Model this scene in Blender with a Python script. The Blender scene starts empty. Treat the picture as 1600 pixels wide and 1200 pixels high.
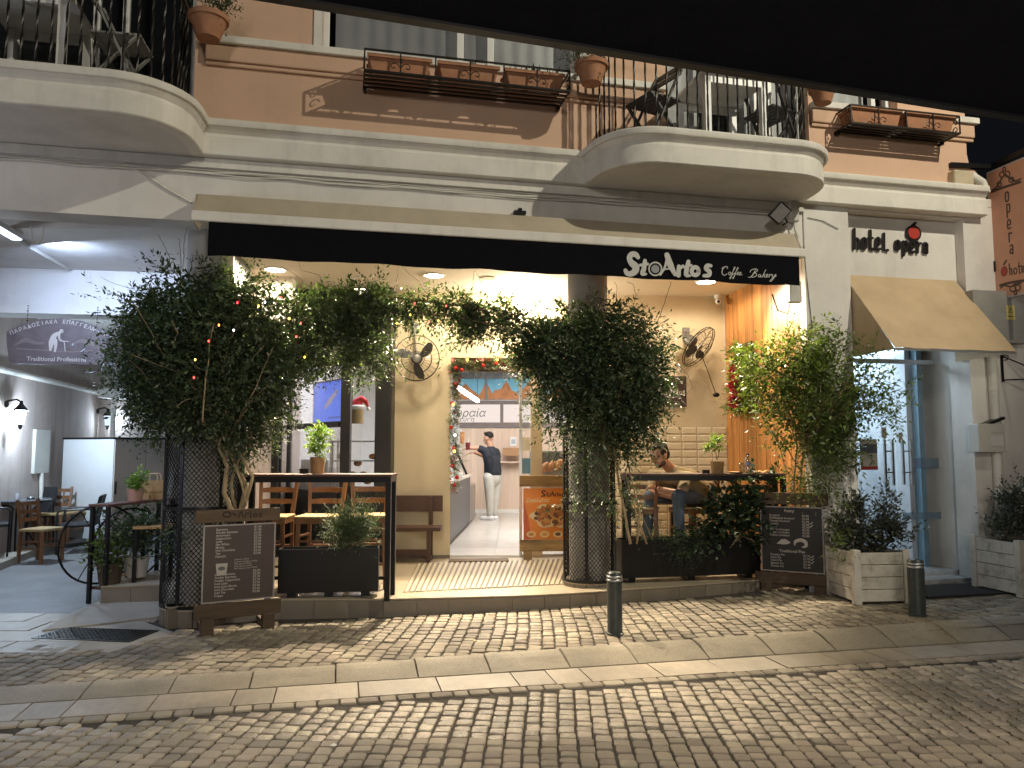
import bpy, bmesh, math, random
import numpy as np
from mathutils import Vector, Matrix, Euler
R = math.radians
random.seed(7); rng = np.random.default_rng(7)
sc = bpy.context.scene
col = sc.collection

# ------------------------------------------------------------------ camera, world, lights, exposure
H, PITCH, FPX = 1.55, R(4.9), 1202.0
cam = bpy.data.cameras.new('camera'); camo = bpy.data.objects.new('camera', cam); col.objects.link(camo)
cam.sensor_width = 36; cam.lens = FPX / 1600 * 36; cam.clip_end = 500; cam.clip_start = .05
camo.location = (0, 0, H); camo.rotation_euler = (R(90) + PITCH, 0, 0)
sc.camera = camo

w = bpy.data.worlds.new('World'); sc.world = w; w.use_nodes = True
bg = w.node_tree.nodes['Background']; bg.inputs[0].default_value = (.55, .62, .8, 1); bg.inputs[1].default_value = .008

sc.view_settings.view_transform = 'Standard'; sc.view_settings.look = 'None'
sc.view_settings.exposure = 0; sc.view_settings.gamma = 1; sc.view_settings.use_curve_mapping = False
cy = sc.cycles
cy.use_denoising = True; cy.max_bounces = 7; cy.diffuse_bounces = 4; cy.glossy_bounces = 3; cy.transparent_max_bounces = 16
cy.sample_clamp_indirect = 4; cy.caustics_reflective = False; cy.caustics_refractive = False
cy.use_adaptive_sampling = True; cy.adaptive_threshold = .01

# facade frame: s along the front (to the right), t inwards, z up
TH = R(12.5); O = Vector((0, 7.35, 0))
U = Vector((math.cos(TH), math.sin(TH), 0)); T = Vector((-math.sin(TH), math.cos(TH), 0))
CAM = Vector((0, 0, H))
def ray(x, y):
    a = (x - 800) / FPX; b = -(y - 600) / FPX
    return Vector((a, math.cos(PITCH) - b * math.sin(PITCH), math.sin(PITCH) + b * math.cos(PITCH)))
def AY(x, y, Y): r = ray(x, y); return CAM + r * (Y / r.y)
def AZ(x, y, z): r = ray(x, y); return CAM + r * ((z - H) / r.z)
def AP(x, y, p0, n): r = ray(x, y); return CAM + r * ((Vector(p0) - CAM).dot(n) / r.dot(n))
def toF(p): q = Vector(p) - O; return Vector((q.dot(U), q.dot(T), p[2]))
def W(s, t, z=0): return O + U * s + T * t + Vector((0, 0, z))
def FS(x, y, d=0): return toF(AP(x, y, O - T * d, T))
def proj(p):
    q = Vector(p) - CAM; f = Vector((0, math.cos(PITCH), math.sin(PITCH))); u = Vector((0, -math.sin(PITCH), math.cos(PITCH)))
    k = q.dot(f); return 800 + FPX * q.x / k, 600 - FPX * q.dot(u) / k

def lamp(kind, name, loc, power, color, size=.05, target=None, spot=None, blend=.5, sy=None):
    l = bpy.data.lights.new(name, kind); l.energy = power; l.color = color
    if kind == 'AREA':
        l.size = size
        if sy: l.shape = 'RECTANGLE'; l.size_y = sy
    else: l.shadow_soft_size = size
    if kind == 'SPOT': l.spot_size = spot; l.spot_blend = blend
    o = bpy.data.objects.new(name, l); col.objects.link(o); o.location = loc
    if target is not None: o.rotation_euler = (Vector(target) - Vector(loc)).to_track_quat('-Z', 'Y').to_euler()
    return o
WARM = (1, .82, .58); STREET = (1, .93, .73); COOL = (.62, .80, 1); NEUT = (1, .93, .84)
# street lamp high above the lane on the right (shadows of the flower boxes fall left and down)
lamp('SPOT', 'street_lamp_light', W(5.6, -5.6, 8.8), 1950, STREET, .06, W(1.3, 0, 5.7), R(84), .45)
# added fill lamps that soften the shadows, unseen: behind the camera, far back, left
lamp('POINT', 'near_fill_light', W(-.5, -9.6, 2.1), 520, (1, .91, .80), .9)
lamp('POINT', 'far_fill_light', W(-3.5, -14, 6.2), 1150, (1, .93, .82), .6)
lamp('POINT', 'left_fill_light', W(-8.5, -2.6, 2.3), 240, (.80, .86, 1), .35)

# ------------------------------------------------------------------ mesh helpers
class MB:
    def __init__(s): s.v = []; s.f = []
    def add(s, vs, fs):
        o = len(s.v); s.v.extend([tuple(p) for p in vs]); s.f.extend([tuple(i + o for i in f) for f in fs]); return s
    def box(s, x0, x1, y0, y1, z0, z1):
        return s.add([(x0,y0,z0),(x1,y0,z0),(x1,y1,z0),(x0,y1,z0),(x0,y0,z1),(x1,y0,z1),(x1,y1,z1),(x0,y1,z1)],
                     [(0,3,2,1),(4,5,6,7),(0,1,5,4),(1,2,6,5),(2,3,7,6),(3,0,4,7)])
    def cbox(s, c, d, rot=None):
        x, y, z = d[0]/2, d[1]/2, d[2]/2
        vs = [Vector(p) for p in [(-x,-y,-z),(x,-y,-z),(x,y,-z),(-x,y,-z),(-x,-y,z),(x,-y,z),(x,y,z),(-x,y,z)]]
        if rot is not None: vs = [rot @ p for p in vs]
        return s.add([p + Vector(c) for p in vs], [(0,3,2,1),(4,5,6,7),(0,1,5,4),(1,2,6,5),(2,3,7,6),(3,0,4,7)])
    def bar(s, p, q, a, b=None, up=(0,0,1)):
        b = b or a; p = Vector(p); q = Vector(q); d = (q - p).normalized(); up = Vector(up)
        if abs(d.dot(up)) > .98: up = Vector((0,1,0)) if abs(d.y) < .9 else Vector((1,0,0))
        x = d.cross(up).normalized() * a / 2; y = d.cross(x).normalized() * b / 2
        vs = [p-x-y, p+x-y, p+x+y, p-x+y, q-x-y, q+x-y, q+x+y, q-x+y]
        return s.add(vs, [(0,1,2,3),(7,6,5,4),(0,4,5,1),(1,5,6,2),(2,6,7,3),(3,7,4,0)])
    def tube(s, pts, r, n=6, cap=True):
        pts = [Vector(p) for p in pts]; m = len(pts); rs = r if isinstance(r, (list, tuple)) else [r] * m
        vs = []; x = None
        for i, p in enumerate(pts):
            d = (pts[min(i+1, m-1)] - pts[max(i-1, 0)])
            d = d.normalized() if d.length > 1e-9 else Vector((0,0,1))
            if x is None:
                x = d.orthogonal().normalized()
            else:
                x = (x - d * x.dot(d)); x = x.normalized() if x.length > 1e-6 else d.orthogonal().normalized()
            y = d.cross(x)
            for k in range(n):
                a = 2 * math.pi * k / n; vs.append(p + (x * math.cos(a) + y * math.sin(a)) * rs[i])
        fs = [(i*n+k, i*n+(k+1)%n, (i+1)*n+(k+1)%n, (i+1)*n+k) for i in range(m-1) for k in range(n)]
        if cap: fs += [tuple(range(n-1, -1, -1)), tuple(range((m-1)*n, m*n))]
        return s.add(vs, fs)
    def lathe(s, prof, n=16, c=(0,0,0), cap=True, rot=None):
        vs = []; c = Vector(c)
        for r, z in prof:
            for k in range(n):
                a = 2*math.pi*k/n; p = Vector((r*math.cos(a), r*math.sin(a), z))
                vs.append((rot @ p if rot is not None else p) + c)
        m = len(prof)
        fs = [(i*n+k, i*n+(k+1)%n, (i+1)*n+(k+1)%n, (i+1)*n+k) for i in range(m-1) for k in range(n)]
        if cap: fs += [tuple(range(n-1,-1,-1)), tuple(range((m-1)*n, m*n))]
        return s.add(vs, fs)
    def ell(s, c, rad, rot=None, n=12, m=8):
        prof = []
        vs = []; c = Vector(c)
        for i in range(m+1):
            th = math.pi * i / m; 
            rr = max(math.sin(th), .02)
            for k in range(n):
                a = 2*math.pi*k/n; p = Vector((rad[0]*rr*math.cos(a), rad[1]*rr*math.sin(a), -rad[2]*math.cos(th)))
                vs.append((rot @ p if rot is not None else p) + c)
        fs = [(i*n+k, i*n+(k+1)%n, (i+1)*n+(k+1)%n, (i+1)*n+k) for i in range(m) for k in range(n)]
        fs += [tuple(range(n-1,-1,-1)), tuple(range(m*n, m*n+n))]
        return s.add(vs, fs)
    def cap(s, p, q, r0, r1, n=12):
        p = Vector(p); q = Vector(q); d = q - p; L = d.length; rot = d.to_track_quat('Z', 'Y').to_matrix()
        prof = [(r0*math.cos(a), -r0*math.sin(a)) for a in (1.5, 1.1, .7, .35)] + [(r0, 0), (r1, L)] + [(r1*math.cos(a), L + r1*math.sin(a)) for a in (.35, .7, 1.1, 1.5)]
        return s.lathe(prof, n, p, True, rot)
    def prism(s, poly, y0, y1, f=None):
        """polygon in (x, z), extruded along y"""
        f = f or (lambda x, z, y: (x, y, z)); n = len(poly)
        vs = [f(x, z, y0) for x, z in poly] + [f(x, z, y1) for x, z in poly]
        return s.add(vs, [tuple(range(n)), tuple(range(2*n-1, n-1, -1))] + [(i, i+n, (i+1)%n+n, (i+1)%n) for i in range(n)])
    def slab(s, poly, z0, z1):
        n = len(poly); vs = [(x, y, z0) for x, y in poly] + [(x, y, z1) for x, y in poly]
        return s.add(vs, [tuple(range(n-1,-1,-1)), tuple(range(n, 2*n))] + [(i, (i+1)%n, (i+1)%n+n, i+n) for i in range(n)])
    def build(s, name, mat, parent=None, smooth=None, bevel=0, kind=None, label=None):
        me = bpy.data.meshes.new(name); me.from_pydata(s.v, [], s.f)
        bm = bmesh.new(); bm.from_mesh(me); bmesh.ops.recalc_face_normals(bm, faces=bm.faces); bm.to_mesh(me); bm.free()
        return meshobj(name, me, mat, parent, smooth, bevel, kind, label)
def meshobj(name, me, mat, parent=None, smooth=None, bevel=0, kind=None, label=None):
    if mat: me.materials.append(mat)
    if smooth is not None:
        me.polygons.foreach_set('use_smooth', [True] * len(me.polygons))
        if smooth < 180: me.set_sharp_from_angle(angle=R(smooth))
    o = bpy.data.objects.new(name, me); col.objects.link(o)
    if parent: o.parent = parent
    if bevel:
        b = o.modifiers.new('bevel', 'BEVEL'); b.width = bevel; b.segments = 2; b.limit_method = 'ANGLE'; b.angle_limit = R(40)
    if kind: o['kind'] = kind
    if label: o['label'] = label
    return o
def npmesh(name, V, Fq):
    """V (n,3), Fq (m,k) -> mesh, fast"""
    V = np.asarray(V, np.float32); Fq = np.asarray(Fq, np.int32); k = Fq.shape[1]
    me = bpy.data.meshes.new(name); me.vertices.add(len(V)); me.vertices.foreach_set('co', V.ravel())
    me.loops.add(Fq.size); me.loops.foreach_set('vertex_index', Fq.ravel())
    me.polygons.add(len(Fq)); me.polygons.foreach_set('loop_start', np.arange(0, Fq.size, k, dtype=np.int32))
    me.update(calc_edges=True); return me
def tag(o, label=None, cat=None, group=None, kind=None):
    if label: o['label'] = label
    if cat: o['category'] = cat
    if group: o['group'] = group
    if kind: o['kind'] = kind
    return o
def thing(name, label, cat, loc=(0,0,0), rz=0, group=None):
    o = bpy.data.objects.new(name, None); col.objects.link(o); o.empty_display_size = .1
    o.location = loc; o.rotation_euler = (0, 0, rz); return tag(o, label, cat, group)
def copytree(o, parent=None, loc=None, rz=None, label=None):
    c = o.copy(); col.objects.link(c)
    if parent is not None: c.parent = parent
    for ch in list(o.children): copytree(ch, c)
    if loc is not None: c.location = loc
    if rz is not None: c.rotation_euler = (0, 0, rz)
    if label: c['label'] = label
    return c
def dup(src, name=None, parent=None, loc=None, rot=None, scale=None):
    c = bpy.data.objects.new(name or src.name.split('.')[0], src.data); col.objects.link(c)
    if parent is not None: c.parent = parent
    if loc is not None: c.location = loc
    if rot is not None: c.rotation_euler = rot
    if scale is not None: c.scale = scale
    return c

# ------------------------------------------------------------------ materials
def M(name, c, rough=.6, metal=0, var=.12, scale=6, bump=0, bscale=60, orand=0, irand=0, spec=.5, stretch=None, dirt=None, hue=0, coat=0, streak=None, world=None):
    m = bpy.data.materials.new(name); m.use_nodes = True; nt = m.node_tree; N = nt.nodes; L = nt.links
    p = N['Principled BSDF']; p.inputs['Roughness'].default_value = rough; p.inputs['Metallic'].default_value = metal
    p.inputs['Specular IOR Level'].default_value = spec
    if coat: p.inputs['Coat Weight'].default_value = coat
    tc = N.new('ShaderNodeTexCoord'); oi = N.new('ShaderNodeObjectInfo')
    add = N.new('ShaderNodeVectorMath'); add.operation = 'ADD'
    mul = N.new('ShaderNodeMath'); mul.operation = 'MULTIPLY'; mul.inputs[1].default_value = 37.0
    L.new(oi.outputs['Random'], mul.inputs[0]); L.new(tc.outputs['Object'], add.inputs[0]); L.new(mul.outputs[0], add.inputs[1])
    vec = add.outputs[0]
    if stretch:
        mp = N.new('ShaderNodeMapping'); mp.inputs['Scale'].default_value = stretch; L.new(vec, mp.inputs[0]); vec = mp.outputs[0]
    no = N.new('ShaderNodeTexNoise'); no.inputs['Scale'].default_value = scale; no.inputs['Detail'].default_value = 5; no.inputs['Roughness'].default_value = .62
    L.new(vec, no.inputs['Vector'])
    f = N.new('ShaderNodeMapRange'); f.inputs[1].default_value = .28; f.inputs[2].default_value = .72; f.inputs[3].default_value = 1 - var; f.inputs[4].default_value = 1 + var
    L.new(no.outputs[0], f.inputs[0]); fac = f.outputs[0]
    def extra(src, amt):
        nonlocal fac
        g = N.new('ShaderNodeMapRange'); g.inputs[3].default_value = 1 - amt; g.inputs[4].default_value = 1 + amt; L.new(src, g.inputs[0])
        k = N.new('ShaderNodeMath'); k.operation = 'MULTIPLY'; L.new(fac, k.inputs[0]); L.new(g.outputs[0], k.inputs[1]); fac = k.outputs[0]
    if orand: extra(oi.outputs['Random'], orand)
    if irand:
        ge = N.new('ShaderNodeNewGeometry'); extra(ge.outputs['Random Per Island'], irand)
    base = N.new('ShaderNodeRGB'); base.outputs[0].default_value = (*c, 1); bc = base.outputs[0]
    if hue:
        hs = N.new('ShaderNodeHueSaturation'); ge2 = N.new('ShaderNodeNewGeometry'); mr = N.new('ShaderNodeMapRange')
        mr.inputs[3].default_value = .5 - hue; mr.inputs[4].default_value = .5 + hue; w2 = N.new('ShaderNodeTexWhiteNoise'); w2.noise_dimensions = '1D'
        L.new(ge2.outputs['Random Per Island'] if irand else oi.outputs['Random'], w2.inputs['W']); L.new(w2.outputs['Value'], mr.inputs[0]); L.new(mr.outputs[0], hs.inputs['Hue']); L.new(bc, hs.inputs['Color']); bc = hs.outputs[0]
    sc_ = N.new('ShaderNodeVectorMath'); sc_.operation = 'SCALE'; L.new(bc, sc_.inputs[0]); L.new(fac, sc_.inputs['Scale']); bc = sc_.outputs[0]
    if dirt:
        d = N.new('ShaderNodeTexNoise'); d.inputs['Scale'].default_value = dirt[1]; d.inputs['Detail'].default_value = 6; d.inputs['Roughness'].default_value = .7
        L.new(vec if not stretch else add.outputs[0], d.inputs['Vector'])
        dr = N.new('ShaderNodeMapRange'); dr.inputs[1].default_value = .5; dr.inputs[2].default_value = .75; dr.inputs[4].default_value = dirt[2]; L.new(d.outputs[0], dr.inputs[0])
        mx = N.new('ShaderNodeMix'); mx.data_type = 'RGBA'; mx.inputs['B'].default_value = (*dirt[0], 1); L.new(dr.outputs[0], mx.inputs['Factor']); L.new(bc, mx.inputs['A']); bc = mx.outputs['Result']
    if streak:                                   # rain streaks: narrow in x and y, long in z
        sm = N.new('ShaderNodeMapping'); sm.inputs['Scale'].default_value = (streak[2], streak[2], streak[2]*.07); L.new(add.outputs[0], sm.inputs[0])
        sn = N.new('ShaderNodeTexNoise'); sn.inputs['Scale'].default_value = 1; sn.inputs['Detail'].default_value = 6; sn.inputs['Roughness'].default_value = .7; L.new(sm.outputs[0], sn.inputs['Vector'])
        sr = N.new('ShaderNodeMapRange'); sr.inputs[1].default_value = .50; sr.inputs[2].default_value = .72; sr.inputs[4].default_value = streak[1]; L.new(sn.outputs[0], sr.inputs[0])
        mx = N.new('ShaderNodeMix'); mx.data_type = 'RGBA'; mx.inputs['B'].default_value = (*streak[0], 1); L.new(sr.outputs[0], mx.inputs['Factor']); L.new(bc, mx.inputs['A']); bc = mx.outputs['Result']
    if world:                                    # broad worn and soiled patches that run across many stones
        ge3 = N.new('ShaderNodeNewGeometry'); wn_ = N.new('ShaderNodeTexNoise'); wn_.inputs['Scale'].default_value = world[0]; wn_.inputs['Detail'].default_value = 5; wn_.inputs['Roughness'].default_value = .65; L.new(ge3.outputs['Position'], wn_.inputs['Vector'])
        wr = N.new('ShaderNodeMapRange'); wr.inputs[1].default_value = .3; wr.inputs[2].default_value = .7; wr.inputs[3].default_value = 1 - world[1]; wr.inputs[4].default_value = 1 + world[1]*.6; L.new(wn_.outputs[0], wr.inputs[0])
        ws2 = N.new('ShaderNodeVectorMath'); ws2.operation = 'SCALE'; L.new(bc, ws2.inputs[0]); L.new(wr.outputs[0], ws2.inputs['Scale']); bc = ws2.outputs[0]
    L.new(bc, p.inputs['Base Color'])
    if bump:
        bn = N.new('ShaderNodeTexNoise'); bn.inputs['Scale'].default_value = bscale; bn.inputs['Detail'].default_value = 4; L.new(vec, bn.inputs['Vector'])
        b = N.new('ShaderNodeBump'); b.inputs['Strength'].default_value = bump; b.inputs['Distance'].default_value = .02; L.new(bn.outputs[0], b.inputs['Height']); L.new(b.outputs[0], p.inputs['Normal'])
    return m
def EM(name, c, s):
    m = bpy.data.materials.new(name); m.use_nodes = True; nt = m.node_tree; nt.nodes.clear()
    e = nt.nodes.new('ShaderNodeEmission'); e.inputs[0].default_value = (*c, 1); e.inputs[1].default_value = s
    o = nt.nodes.new('ShaderNodeOutputMaterial'); nt.links.new(e.outputs[0], o.inputs[0]); return m
def GLASS(name, tint=(1,1,1), refl=.06, rough=.02):
    m = bpy.data.materials.new(name); m.use_nodes = True; nt = m.node_tree; nt.nodes.clear(); N = nt.nodes
    t = N.new('ShaderNodeBsdfTransparent'); t.inputs[0].default_value = (*tint, 1)
    g = N.new('ShaderNodeBsdfGlossy'); g.inputs['Roughness'].default_value = rough; g.inputs[0].default_value = (.9, .9, .9, 1)
    lw = N.new('ShaderNodeLayerWeight'); lw.inputs[0].default_value = .25
    mr = N.new('ShaderNodeMapRange'); mr.inputs[3].default_value = refl; mr.inputs[4].default_value = .7; nt.links.new(lw.outputs['Fresnel'], mr.inputs[0])
    x = N.new('ShaderNodeMixShader'); nt.links.new(mr.outputs[0], x.inputs[0]); nt.links.new(t.outputs[0], x.inputs[1]); nt.links.new(g.outputs[0], x.inputs[2])
    o = N.new('ShaderNodeOutputMaterial'); nt.links.new(x.outputs[0], o.inputs[0]); return m
def LEAF(name, c, irand=.6, hue=.03, rough=.42, trans=.25):
    m = M(name, c, rough, var=.1, scale=30, irand=irand, hue=hue, spec=.55)
    nt = m.node_tree; N = nt.nodes; p = N['Principled BSDF']; out = N['Material Output']
    tr = N.new('ShaderNodeBsdfTranslucent'); src = p.inputs['Base Color'].links[0].from_socket
    hs = N.new('ShaderNodeVectorMath'); hs.operation = 'MULTIPLY'; hs.inputs[1].default_value = (1.5, 1.7, .7); nt.links.new(src, hs.inputs[0]); nt.links.new(hs.outputs[0], tr.inputs[0])
    x = N.new('ShaderNodeMixShader'); x.inputs[0].default_value = trans
    nt.links.new(p.outputs[0], x.inputs[1]); nt.links.new(tr.outputs[0], x.inputs[2]); nt.links.new(x.outputs[0], out.inputs[0]); return m

m_peach = M('peach_plaster', (.61, .405, .285), .85, var=.06, scale=2, bump=.15, bscale=120, dirt=((.40, .25, .17), 1.2, .3), streak=((.44, .28, .19), .22, 3))
m_white = M('white_plaster', (.70, .67, .63), .8, var=.06, scale=2.5, bump=.15, bscale=90, dirt=((.36, .34, .31), 1.3, .35), streak=((.40, .37, .32), .22, 3.5))
m_trim = M('white_trim', (.72, .69, .63), .7, var=.05, scale=4, bump=.08, bscale=60, dirt=((.33, .31, .28), 2.2, .35), streak=((.34, .31, .27), .3, 5))
m_cream = M('cream_plaster', (.66, .57, .40), .8, var=.05, scale=1.6, bump=.12, bscale=70, dirt=((.46, .38, .25), 1.1, .45))
m_ceil = M('ceiling_paint', (.74, .69, .60), .8, var=.03, scale=2)
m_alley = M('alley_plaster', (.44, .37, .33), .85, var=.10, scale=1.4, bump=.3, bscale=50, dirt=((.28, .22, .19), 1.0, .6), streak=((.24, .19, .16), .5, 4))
m_cob = M('lit_cobble_stone', (.42, .36, .275), .40, var=.22, scale=14, bump=.5, bscale=70, orand=.30, hue=.012, world=(1.1, .32), dirt=((.10, .085, .07), 22, .5))  # lane stones painted lighter to imitate the bright pool of light there
m_cobs = M('lit_cobble_field', (.42, .36, .275), .40, var=.22, scale=14, bump=.5, bscale=70, irand=.30, hue=.012, world=(1.1, .32), dirt=((.10, .085, .07), 22, .5))
m_cobp = M('pavement_cobble_stone', (.30, .255, .19), .56, var=.24, scale=14, bump=.55, bscale=70, orand=.32, hue=.014, world=(1.3, .4), dirt=((.09, .07, .05), 22, .5))  # same stone in its plain tone, without the lane's painted brightness
m_cobps = M('pavement_cobble_field', (.30, .255, .19), .56, var=.24, scale=14, bump=.55, bscale=70, irand=.32, hue=.014, world=(1.3, .4), dirt=((.09, .07, .05), 22, .5))
m_kerb = M('kerb_granite', (.34, .295, .22), .52, var=.34, scale=45, bump=.7, bscale=90, orand=.12, dirt=((.14, .12, .10), 3, .4), world=(1.5, .2))
m_slab = M('sandstone_slab', (.34, .29, .225), .48, var=.12, scale=8, bump=.25, bscale=60, orand=.14, dirt=((.16, .14, .11), 2.5, .4), world=(1.5, .2))
m_grout = M('joint_dirt', (.055, .047, .038), .95, var=.3, scale=20, bump=.5, bscale=80)
m_concrete = M('alley_concrete', (.20, .20, .20), .6, var=.2, scale=2, bump=.3, bscale=30, dirt=((.10, .10, .10), 1.2, .5))
m_apron = M('apron_concrete', (.36, .32, .26), .7, var=.12, scale=4, bump=.2, bscale=40, dirt=((.2, .18, .14), 2, .4))
m_terr = M('terrace_tile', (.40, .34, .25), .35, var=.10, scale=5, orand=.06, dirt=((.28, .23, .17), 2, .35))
m_riser = M('riser_tile', (.19, .16, .125), .45, var=.14, scale=5, orand=.10, dirt=((.15, .13, .11), 2, .5))
m_rib = M('pale_rib', (.50, .44, .33), .38, var=.4, scale=70, orand=.05)
m_ribgap = M('rib_gap', (.17, .14, .10), .6, var=.2, scale=20)
m_black = M('black_metal', (.012, .012, .013), .38, .4, var=.1, scale=10, spec=.5)
m_blackmat = M('black_paint', (.013, .014, .016), .45, var=.15, scale=6, bump=.05)
m_iron = M('wrought_iron', (.022, .02, .019), .42, .6, var=.2, scale=30)
m_canvas_b = M('black_canvas', (.006, .006, .008), 1, var=.15, scale=12, bump=.2, bscale=200, spec=.08)
m_canvas_c = M('cream_canvas', (.42, .36, .27), .85, var=.10, scale=3, bump=.4, bscale=5, dirt=((.28, .22, .15), 1.3, .4))
m_canvas_t = M('tan_canvas', (.50, .37, .23), .85, var=.10, scale=3, bump=.45, bscale=5, dirt=((.32, .22, .13), 1.6, .4))
m_letter = M('pale_print', (.50, .49, .46), .6, var=.05)
m_letterb = M('black_letter', (.015, .013, .013), .35)
m_red = M('red_enamel', (.42, .05, .035), .35, var=.05)
m_wood = M('stained_wood', (.19, .088, .038), .45, var=.35, scale=9, stretch=(1, 1, .12), bump=.12, bscale=30, orand=.12)
m_woodd = M('dark_wood', (.075, .035, .022), .5, var=.3, scale=9, stretch=(.15, 1, 1), bump=.15, bscale=30, orand=.1)
m_woodr = M('rustic_wood', (.085, .055, .033), .75, var=.4, scale=7, stretch=(.12, 1, 1), bump=.4, bscale=30, orand=.1)
m_plank = M('golden_plank', (.42, .19, .055), .5, var=.42, scale=7, stretch=(1.4, 1, .07), bump=.1, bscale=20, orand=.13)
m_rush = M('rush_seat', (.36, .25, .12), .8, var=.25, scale=50, stretch=(.2, 1, 1), bump=.4, bscale=80)
m_tile = M('cream_metro_tile', (.66, .59, .44), .18, var=.03, scale=4, orand=.04)
m_tgrout = M('tile_grout', (.42, .36, .26), .8)
m_terra = M('terracotta', (.36, .165, .085), .8, var=.22, scale=7, bump=.2, bscale=50, orand=.1, dirt=((.42, .25, .16), 4, .4))
m_soil = M('soil', (.03, .02, .014), .95, var=.4, scale=30, bump=.6)
m_bark = M('vine_bark', (.30, .225, .13), .8, var=.3, scale=20, stretch=(1, 1, .2), bump=.4, bscale=60)
m_twig = M('twig', (.10, .075, .04), .8, var=.2)
m_leaf1 = LEAF('jasmine_leaf', (.062, .090, .048), .68, .04)
m_leaf2 = LEAF('bright_leaf', (.115, .155, .045), .6, .03, trans=.35)
m_leaf3 = LEAF('ivy_leaf', (.035, .06, .03), .4, .02, .35, .15)
m_leaf4 = LEAF('basil_leaf', (.17, .26, .05), .35, .03, .45, .35)
m_leaf5 = LEAF('dark_shrub_leaf', (.06, .07, .052), .45, .03, .5, .12)
m_leaf6 = LEAF('rosemary_leaf', (.055, .085, .04), .4, .02, .6, .2)
m_steel = M('brushed_steel', (.35, .34, .33), .3, .95, var=.06, scale=20)
m_galv = M('aluminium', (.55, .55, .54), .38, .8, var=.05)
m_boxgrey = M('grey_plastic', (.52, .50, .45), .5, var=.06)
m_whitep = M('white_plastic', (.72, .72, .70), .4, var=.03)
m_whitewood = M('flaking_white_wood', (.60, .56, .49), .6, var=.10, scale=6, stretch=(.3, 1, 1), bump=.2, bscale=30, orand=.07, dirt=((.17, .135, .10), 7, .85), streak=((.30, .26, .2), .35, 14))
m_bollard = M('painted_bollard', (.055, .065, .065), .38, .3, var=.2, scale=12, bump=.08, bscale=40, dirt=((.12, .12, .11), 6, .4))
m_glass = GLASS('clear_glass')
m_glassd = GLASS('reflective_glass', (.93, .95, .96), .05)
m_curtain = M('grey_curtain', (.70, .67, .65), .9, var=.1, scale=3)
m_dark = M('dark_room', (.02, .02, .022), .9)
m_skin = M('skin', (.42, .22, .14), .5, var=.06, scale=20)
m_hair = M('dark_hair', (.011, .008, .006), .6, var=.35, scale=40, spec=.25)
# ------------------------------------------------------------------ ground: lane, pavement, alley
def pz(s): return .01 + .013 * max(0., s + 3)
def sheet(name, poly, z, mat, kind='structure', thick=.02, parent=None):
    return MB().slab(poly, z - thick, z).build(name, mat, parent, kind=kind)
def Wp(s, d): p = W(s, -d); return (p.x, p.y)
sheet('ground', [(-70, -40), (70, -40), (70, 60), (-70, 60)], -.035, m_concrete)
road = sheet('road', [Wp(-14, 9), Wp(14, 9), Wp(14, 1.46), Wp(-14, 1.46)], -.014, m_grout, thick=.015)
mb = MB(); ss = [-6, -3, 0, 3, 6, 9]
vs = []
for s in ss:
    for d in (1.62, -2.5): x, y = Wp(s, d); vs.append((x, y, pz(s) - .014))
mb.add(vs, [(2*i, 2*i+2, 2*i+3, 2*i+1) for i in range(len(ss)-1)])
pavement = mb.build('pavement', m_grout, kind='structure')

def cob_shape(k):
    r = random.Random(k); oc = []
    ch = r.uniform(.10, .2)
    for sx, sy in ((-1,-1),(1,-1),(1,1),(-1,1)):
        a = (sx*(.5-ch*r.uniform(.5,1.2)), sy*.5*r.uniform(.93,1.0)); b = (sx*.5*r.uniform(.93,1.0), sy*(.5-ch*r.uniform(.5,1.2)))
        oc += [a, b] if sx*sy < 0 and sx > 0 or (sx < 0 and sy > 0) else [b, a]
    c = sorted(oc, key=lambda p: math.atan2(p[1], p[0])); n = len(c)
    tz = [r.uniform(-.12, .06) for _ in range(4)]
    def z(x, y): return tz[0]*x + tz[1]*y
    V = [(x*1.0, y*1.0, -1.6) for x, y in c] + [(x, y, -.42+z(x,y)) for x, y in c] + [(x*.965, y*.965, -.12+z(x,y)) for x, y in c] + [(x*.87, y*.87, z(x,y)) for x, y in c] + [(0, 0, .06)]
    F = []
    for l in range(3):
        for i in range(n): F.append((l*n+i, l*n+(i+1)%n, (l+1)*n+(i+1)%n, (l+1)*n+i))
    top = 3*n
    F += [(top+i, top+(i+1)%n, 4*n) for i in range(n)]
    return V, F
COB = [cob_shape(k) for k in range(12)]
COBM = []; COBP = []
for V, F in COB:
    me = bpy.data.meshes.new('cobblestone'); me.from_pydata(V, [], F); me.materials.append(m_cob)
    me.polygons.foreach_set('use_smooth', [True]*len(F)); COBM.append(me); mc = me.copy(); mc.materials.clear(); mc.materials.append(m_cobp); COBP.append(mc)
def lay_cobbles(parent, name, x0, x1, y0, y1, test, zf, npart, bend, w=.104):
    cells = []; x = x0; i = 0
    while x < x1:
        cw = w * random.uniform(.92, 1.08); y = y0 + random.uniform(0, .1)
        while y < y1:
            l = random.uniform(.080, .122)*w/.104
            xc = x + cw/2 + bend(x, y + l/2); yc = y + l/2
            if test(xc, yc): cells.append((xc + random.uniform(-.004,.004), yc, cw - random.uniform(.006, .013), l - random.uniform(.006, .013), bend(x, y+l) - bend(x, y), l))
            y += l
        x += cw; i += 1
    place_cobbles(parent, name, cells, zf, npart)
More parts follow.
